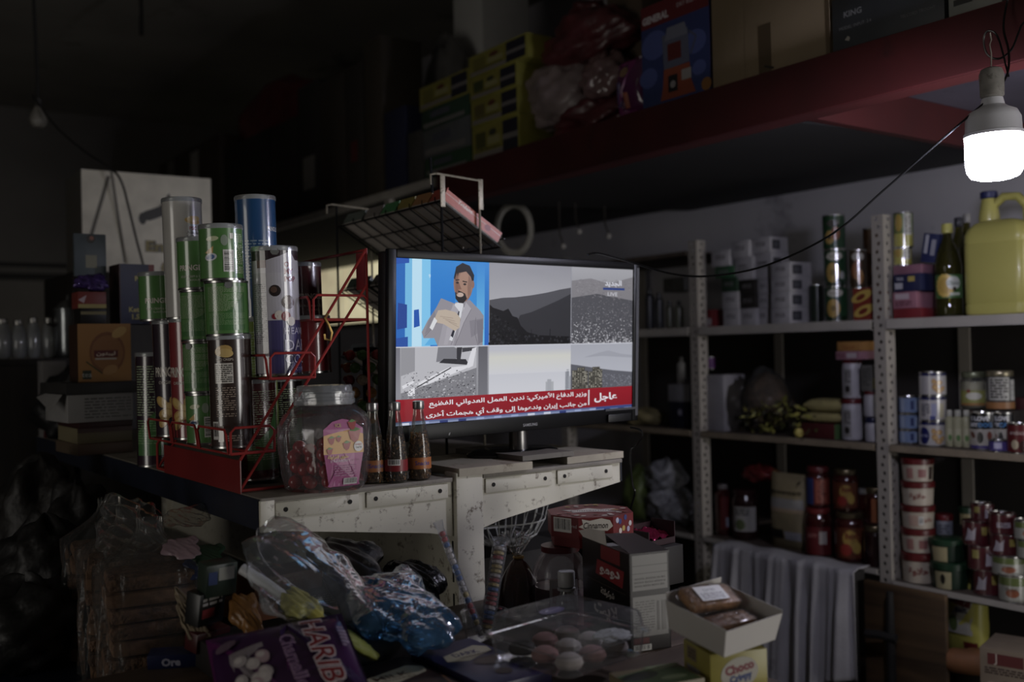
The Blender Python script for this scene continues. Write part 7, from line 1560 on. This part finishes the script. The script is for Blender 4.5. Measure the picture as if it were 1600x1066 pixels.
# black bags, bottle, pack at the left end of the gondola
for i, (px_, Y, w_, h_, lb) in enumerate(((30, 3.3, .2, .2, 'shiny black plastic bag lying at the far end of the gondola'), (75, 2.98, .15, .2, 'black plastic bag slumped behind the white open carton'), (118, 3.12, .17, .25, 'grey plastic bag standing behind the tea carton'))):
    p = pix(px_, 640, Y=Y); lump('plastic_bag', lb, 'bag', (max(p.x, .64)+.06, Y, GZ+.0005), w_, w_, h_, M('black_bag_film_%d' % i, ('#0d0d0f', '#111113', '#3a3c3e')[i], .5, var=.4, scale=12, bump=.8, bscale=16), 70+i, .25, 'plastic bags at the end of the gondola', 44, 28)
p = pix(76, 660, Y=2.78); o = MB().lathe([(.018, 0), (.02, .004), (.02, .05), (.016, .065), (.009, .075), (.009, .085), (.0001, .086)], 18).build('dark_bottle', K('#15161a', .1), None, (max(p.x, .655), 2.78, GZ+.0005)); tag(o, 'small dark bottle beside the gondola stack', 'bottle'); MB().lathe([(.0095, .0865), (.0105, .087), (.0105, .1), (.001, .101)], 14).build('cap', K('#2a2a2c', .3), o)
p = pix(8, 592, Y=3.35); carton('tissue_pack', 'white and red tissue pack at the frame edge', 'pack', (max(p.x, .66), 3.35, GZ+.0005), (.07, .05, p.z-GZ+.05), .1, K('#7d7a7a', .4), {'front': Art().rect(0, .0, .07, .05, '#6a1c20')})

# ---------------------------------------------------------------- goods on the red loft
LZ = 2.1845
LO = 2.022-SX
m_kraft = M('kraft_card', '#7d6a4c', .75, var=.08, scale=4, bump=.1, bscale=30)
sbox('grey_box', 'white and green paper pack on the loft above the bulb', 'box', 1482, 1566, -6, 22, LO, .2, '#8a8c84', {'front': lambda w, h: Art().rect(0, h*.75, w, h, '#33503c').small_print(w*.1, h*.15, w*.9, h*.6, 3, '#3c3c3a').rect(w*.5, h*.2, w*.7, h*.5, '#55554f')}, LZ, None, .5, .14)
sbox('grey_box', 'dark grey appliance box reading KING on the loft', 'box', 1300, 1476, -30, 80, LO, .22, '#3a3d42', {'front': lambda w, h: Art().text('KING', w*.2, h*.66, h*.11, '#8a8c90', w=w*.17, bold=.02).text('MODEL: INPUT: 3.4', w*.22, h*.42, h*.055, '#8a8c90', w=w*.3).text('TELCORD TROOHY', w*.78, h*.3, h*.055, '#77797d', w=w*.3).poly([(w*.12, h*.2), (w*.15, h*.26), (w*.17, h*.22), (w*.16, h*.16)], '#a8a49a')}, LZ)
sbox('cardboard_box', 'big plain cardboard box with a brown tape patch on the loft', 'carton', 1112, 1296, -60, 136, LO, .25, '#7d6a4c', {'front': lambda w, h: Art().rect(w*.42, 0, w*.53, h*.46, '#4f3f28').line([(w*.47, h*.08), (w*.55, h*.04)], .006, '#2a221a').line([(w*.3, 0), (w*.3, h)], .001, '#6a5a40').rect(w*.97, 0, w, h, '#5c4a32')}, LZ, mat=m_kraft)
def a_blend(w, h):
    a = Art(); a.rect(0, 0, w, h, '#2c3a6c', '#27305e'); a.rect(0, h*.78, w, h, '#5e1418'); a.text('GENERAL', w*.22, h*.86, h*.075, '#b0a8a8', w=w*.4, bold=.05); a.text('DRY BLENDER', w*.75, h*.9, h*.04, '#a89c9c', w=w*.4)
    for x, y, s in ((.2, .6, .2), (.8, .5, .16), (.1, .3, .14), (.85, .25, .1)): a.ell(w*x, h*y, w*s, h*s*.7, '#44518a', 16)
    a.poly([(w*.34, h*.32), (w*.72, h*.34), (w*.7, h*.66), (w*.32, h*.66)], '#55586a'); a.poly([(w*.36, h*.6), (w*.7, h*.6), (w*.66, h*.72), (w*.4, h*.72)], '#6a6c7a'); a.rect(w*.4, h*.4, w*.6, h*.56, '#5c1c18'); a.line([(w*.72, h*.62), (w*.82, h*.55), (w*.74, h*.4)], .006, '#4c5064')
    a.poly([(w*.28, h*.04), (w*.8, h*.04), (w*.74, h*.16), (w*.72, h*.33), (w*.34, h*.33), (w*.32, h*.16)], '#8a3c1c'); a.rect(w*.4, h*.1, w*.54, h*.26, '#1c1a1c'); a.ell(w*.47, h*.17, w*.04, h*.035, '#8a8684'); a.rect(w*.6, h*.18, w*.74, h*.28, '#8f8a84'); a.ell(w*.95, h*.08, w*.07, h*.06, '#8a5a1c'); return a
sbox('blender_box', 'blue and red blender box picturing an orange blender on the loft', 'box', 1003, 1109, -8, 172, LO, .2, '#2c2444', {'front': a_blend}, LZ)
sbox('cardboard_box', 'brown cardboard box behind the pink pack on the loft', 'carton', 950, 1004, -20, 150, LO+.16, .1, '#4f4030', {'front': lambda w, h: Art().rect(w*.45, h*.35, w*.75, h*.5, '#2c241a')}, LZ, mat=M('brown_card', '#4f4030', .75))
a = Art(); y_, w_, z_, h_ = span(953, 1000, 86, 186, LO, LZ); a.rect(-w_*.45, h_*.08, w_*.2, h_*.92, '#7a1c66'); a.rect(w_*.24, h_*.02, w_*.4, h_*.97, '#a59aa4'); a.ell(-w_*.1, h_*.75, w_*.14, h_*.08, '#8a6a4a'); a.rect(-w_*.4, h_*.2, -w_*.2, h_*.6, '#5a4a7c'); a.rect(-w_*.1, h_*.15, w_*.05, h_*.4, '#a85a3c')
pouch('diaper_pack', 'glossy magenta pack beside the blender box on the loft', 'pack', (2.022+.05, y_, LZ), w_, .09, h_, -PI/2, M('magenta_film', '#5a1a50', .2, var=.2, coat=.5), a, None, wob=.002)
def loftbag(label, l, r, top, base, off, mat, seed, d=.16, z=None, amp=.2):
    y_, w_, z_, h_ = span(l, r, top, base, LO+off, z); return lump('loft_bag', label, 'bag', (2.022+off+d/2, y_, z_), d, w_*1.05, h_*1.05, mat, seed, amp*1.6, 'plastic bags heaped on the loft', 44, 28)
m_rb = M('dark_red_film', '#5a2026', .4, var=.35, scale=10, coat=.1, bump=.5, bscale=16); m_wb = M('white_pink_film', '#8a7878', .45, var=.35, scale=9, coat=.1, dirt='#3c4a5c', dirt_amt=.42, dscale=6, bump=.4, bscale=16)
loftbag('dark red plastic bag lying on the loft edge next to the magenta pack', 852, 952, 152, 218, .01, m_rb, 81, z=LZ)
loftbag('pale pink bag with green print on the loft', 893, 952, 82, 152, .02, M('pink_green_film', '#7d5f5f', .25, var=.3, scale=9, coat=.4, dirt='#55704a', dirt_amt=.4, dscale=6, bump=.4, bscale=16), 82)
loftbag('white and navy bag of pads on the loft', 806, 898, 92, 190, .03, m_wb, 83)
loftbag('large red plastic bag topping the heap on the loft', 826, 950, 12, 95, .03, m_rb, 84, .2)
loftbag('dark red bag behind the top of the heap', 870, 925, 0, 40, .14, m_rb, 85, .14)
# yellow packs in two columns
def a_yel(k):
    def f(w, h):
        a = Art(); a.rect(w*.03, h*.08, w*.97, h*.92, '#7d761e'); a.rect(w*.03, h*.08, w*.97, h*.24, '#77706a'); a.rect(w*.08, h*.35, w*.3, h*.8, ('#4a4a1c', '#5c5226', '#3a4420', '#6a641e')[k % 4]); a.rect(w*.34, h*.4, w*.6, h*.62, '#8d8852'); a.ell(w*.45, h*.72, w*.08, h*.1, '#5a3020' if k % 2 else '#3a3c2c'); a.rect(w*.66, h*.08, w*.97, h*.92, '#23212e'); a.rect(w*.66, h*.4, w*.97, h*.55, '#6f6a68'); a.small_print(w*.1, h*.26, w*.6, h*.34, 1, '#3c3a20'); return a
    return f
zc = LZ; tops = (188, 146, 110, 70)
lbl = ('bottom', 'second', 'third', 'top')
b_ = 246
for k in range(4):
    o = sbox('tissue_pack', lbl[k]+' yellow and navy pack in the loft column nearest the red bags', 'pack', 738-k*2, 812-k*2+(18 if k == 3 else 0), tops[k], b_, LO+.02, .16, '#85801c', {'front': a_yel(k)}, zc, 'yellow packs on the loft', .3); zc = o['top_z']+.0005; b_ = tops[k]
zc = LZ; b_ = 262; cl = ('#2c4a34', '#55585a', '#2c4434', '#7d761e')
for k, t in enumerate((238, 192, 160, 122)):
    o = sbox('tissue_pack', lbl[k]+(' green', ' grey', ' dark green', ' yellow')[k]+' pack in the loft column beyond the yellow packs', 'pack', 664-k*3, 736-k*1, t, b_, LO+.02, .16, cl[k], {'front': a_yel(k)} if k == 3 else {'front': lambda w, h: Art().rect(w*.05, h*.1, w*.9, h*.3, '#6f6c6a').rect(w*.2, h*.5, w*.6, h*.8, '#4a4c58')}, zc, 'yellow packs on the loft', .3); zc = o['top_z']+.0005; b_ = t
LZ2 = 2.1655
y_, w_, z_, h_ = span(634, 706, 56, 165, LO+.3, None); lump('clear_sack', 'cloudy grey sack standing behind the yellow packs on the loft', 'sack', (2.022+.4, y_, LZ), .18, w_, z_+h_-LZ, M('cloudy_grey_film', '#5c5a58', .25, var=.25, scale=8, coat=.4, bump=.5, bscale=14), 88, .15)
for i, (l, r, t, b, c, lb) in enumerate(((638, 662, 205, 262, '#3c3a38', 'grey bag of napkins at the end of the pack column'), (601, 634, 170, 250, '#1c2040', 'navy and white pack on the rear loft'), (570, 597, 60, 255, '#3c3428', 'tall brown carton on the rear loft beside the sack'), (542, 568, 100, 262, '#2e2822', 'dark carton with a red mark on the rear loft'), (500, 540, 120, 285, '#332b22', 'narrow dark brown carton on the rear loft'), (466, 500, 130, 300, '#2a2622', 'carton with a white sticker on the rear loft'), (425, 466, 190, 318, '#26211c', 'dim carton next to the red bag on the rear loft'), (250, 345, 232, 380, '#32281e', 'far carton with pale tape strips on the rear loft'))):
    z = LZ if l > 690 else LZ2
    arts = {'front': (lambda w, h: Art().rect(w*.2, h*.2, w*.75, h*.45, '#7d7a74'))} if i == 5 else {'front': (lambda w, h: Art().rect(w*.15, h*.6, w*.27, h*.98, '#5c5850').rect(w*.55, h*.6, w*.68, h*.95, '#85817a'))} if i == 7 else {'front': (lambda w, h: Art().rect(w*.2, h*.3, w*.6, h*.45, '#5a1c1c'))} if i == 3 else None
    sbox('loft_carton', lb, 'carton', l, r, t, b, LO+.02, .2, c, arts, z, 'cartons on the rear loft', .75)
y_, w_, z_, h_ = span(356, 462, 122, 215, LO+.05, None)
sbox('loft_carton', 'dark carton under the red bag on the rear loft', 'carton', 352, 424, 215, 330, LO+.04, .2, '#1c1815', None, LZ2, 'cartons on the rear loft', .75)
lump('loft_bag', 'dim red shopping bag on top of a carton on the rear loft', 'bag', (2.022+.15, y_, z_), .2, w_, h_, M('red_bag_film', '#5a1418', .35, var=.4, scale=6), 89, .15, 'plastic bags heaped on the loft')

# ---------------------------------------------------------------- hanging things
hcz = CH
m_dead = M('milky_bulb', '#7a766e', .3)
p = pix(60, 200, Y=3.9)
ob_ = empty('dead_bulb', (p.x, p.y, p.z), 0, 'unlit pale bulb hanging from the ceiling at the far left', 'bulb')
MB().lathe([(.0001, 0), (.018, .003), (.028, .016), (.03, .03), (.024, .05), (.016, .066), (.014, .075)], 20).build('globe', m_dead, ob_)
MB().lathe([(.0145, .0755), (.016, .078), (.016, .105), (.008, .11)], 16).build('socket', K('#2a2724', .6), ob_)
MB().tube([(0, 0, .11), (-.004, 0, .3), (-.02, 0, CH-p.z-.001)], .006, 8).build('flex', K('#0e0d0c', .7), ob_)
W = [pix(52, 150, Y=3.9), pix(85, 195, Y=3.8), pix(130, 235, Y=3.7), pix(175, 265, Y=3.6), pix(190, 285, Y=3.58), pix(200, 320, Y=3.58), pix(212, 370, Y=3.58), pix(224, 415, Y=3.58)]
wire('slack_cable', W, .004, K('#0e0d0c', .7), 'slack dark cable drooping past the white carton')
o = MB().tube([(0, 0, 0), (0, 0, .06), (.002, 0, .11), (0, 0, CH-pix(221, 55, Y=5).z-.001)], [.011, .011, .009, .009], 8).build('ceiling_hook', K('#0e0d0b', .7), None, pix(221, 55, Y=5)); tag(o, 'dark hook rod hanging from the ceiling', 'hook')
# hose coil hanging by the pillar
hc = pix(803, 358, Y=3.45); hose = empty('hose_coil', hc, 0, 'coil of pale hose hanging behind the television rack', 'hose')
for k in range(3):
    r_ = .085+.006*k; n_ = _F
    MB().tube([_R*r_*math.cos(2*PI*i/28)*.8+_U*r_*math.sin(2*PI*i/28)*1.15+_F*(.006*k) for i in range(28)], .0085, 8, True).build('turn', M('pale_hose', '#7a766c', .5, var=.15), hose)
MB().tube([_U*.09, _U*.2, Vector((0, 0, 2.135-hc.z))], .003, 6).build('hanging_string', K('#3c3832', .7), hose)
for i, (px_, py_, lb) in enumerate(((905, 362, 'topmost pale ball-headed hook behind the television'), (880, 385, 'lowest pale ball-headed hook behind the television'), (951, 369, 'pale ball-headed hook nearest the shelving'))):
    p = pix(px_, py_, Y=3.0); o = MB().lathe([(.0001, -.012), (.008, -.009), (.012, 0), (.008, .009), (.0001, .012)], 14).build('peg_hook', K('#8a8680', .35), None, p); tag(o, lb, 'hook', 'ball-headed hooks'); MB().tube([(0, 0, .01), (.0, .02, .05), (0, .02, 2.07-p.z)], .003, 6).build('shank', K('#3a3632', .4, metal=.5), o)
# ---------------------------------------------------------------- lit bulb hanging from the red beam
BP = pix(1555, 281, t=1.93)
bulb = empty('hanging_bulb', BP, (math.radians(0), math.radians(-1), 0), 'lit white LED bulb hanging from the red loft beam', 'bulb')
m_lit = bpy.data.materials.new('lit_diffuser'); m_lit.use_nodes = True
nt = m_lit.node_tree; nt.nodes.remove(nt.nodes['Principled BSDF']); em = nt.nodes.new('ShaderNodeEmission')
em.inputs[0].default_value = (.8, .8, 1.0, 1); em.inputs[1].default_value = BULB_E
nt.links.new(em.outputs[0], nt.nodes['Material Output'].inputs[0])
rb_ = .0525
MB().lathe([(0, 0), (rb_*.55, .001), (rb_*.82, .006), (rb_*.96, .018), (rb_, .034), (rb_, .082), (rb_*.99, .084)], 32).build('diffuser', m_lit, bulb)
MB().lathe([(rb_*1.02, .0845), (rb_*1.03, .09), (rb_*.97, .094), (rb_*.95, .118), (rb_*.82, .132), (rb_*.55, .139), (rb_*.42, .144), (rb_*.36, .158)], 32).build('housing', M('white_bulb_plastic', '#cfcfd6', .4, var=.03), bulb)
MB().lathe([(.018, .1585), (.0215, .162), (.0225, .205), (.019, .214), (.012, .217)], 24).build('socket', M('grimy_socket', '#85817a', .6, var=.25, scale=40, dirt='#4c463e', dirt_amt=.42, dscale=30), bulb)
MB().tube([(0, 0, .217), (.002, 0, .245), (-.001, .001, .262), (.004, 0, .272), (0, 0, .285)], .0015, 6).build('hanging_wire', K('#8a8378', .4, metal=.6), bulb)
def loop(c, r, n=14): return [Vector(c)+Vector((math.cos(2*math.pi*i/n)*r*.8, -math.cos(2*math.pi*i/n)*r*.5, math.sin(2*math.pi*i/n)*r)) for i in range(n)]
wire('cable_loop', [pix(1576, 120, t=1.93), pix(1560, 60, t=1.95), pix(1545, 48, t=1.96), pix(1537, 60, t=1.97), pix(1542, 84, t=1.97), pix(1560, 92, t=1.96), pix(1580, 78, t=1.95), pix(1592, 50, t=1.94), pix(1600, 35, t=1.94), pix(1625, 20, t=1.94)], .002, m_cable, 'loop of black cable twisted against the red beam above the bulb')
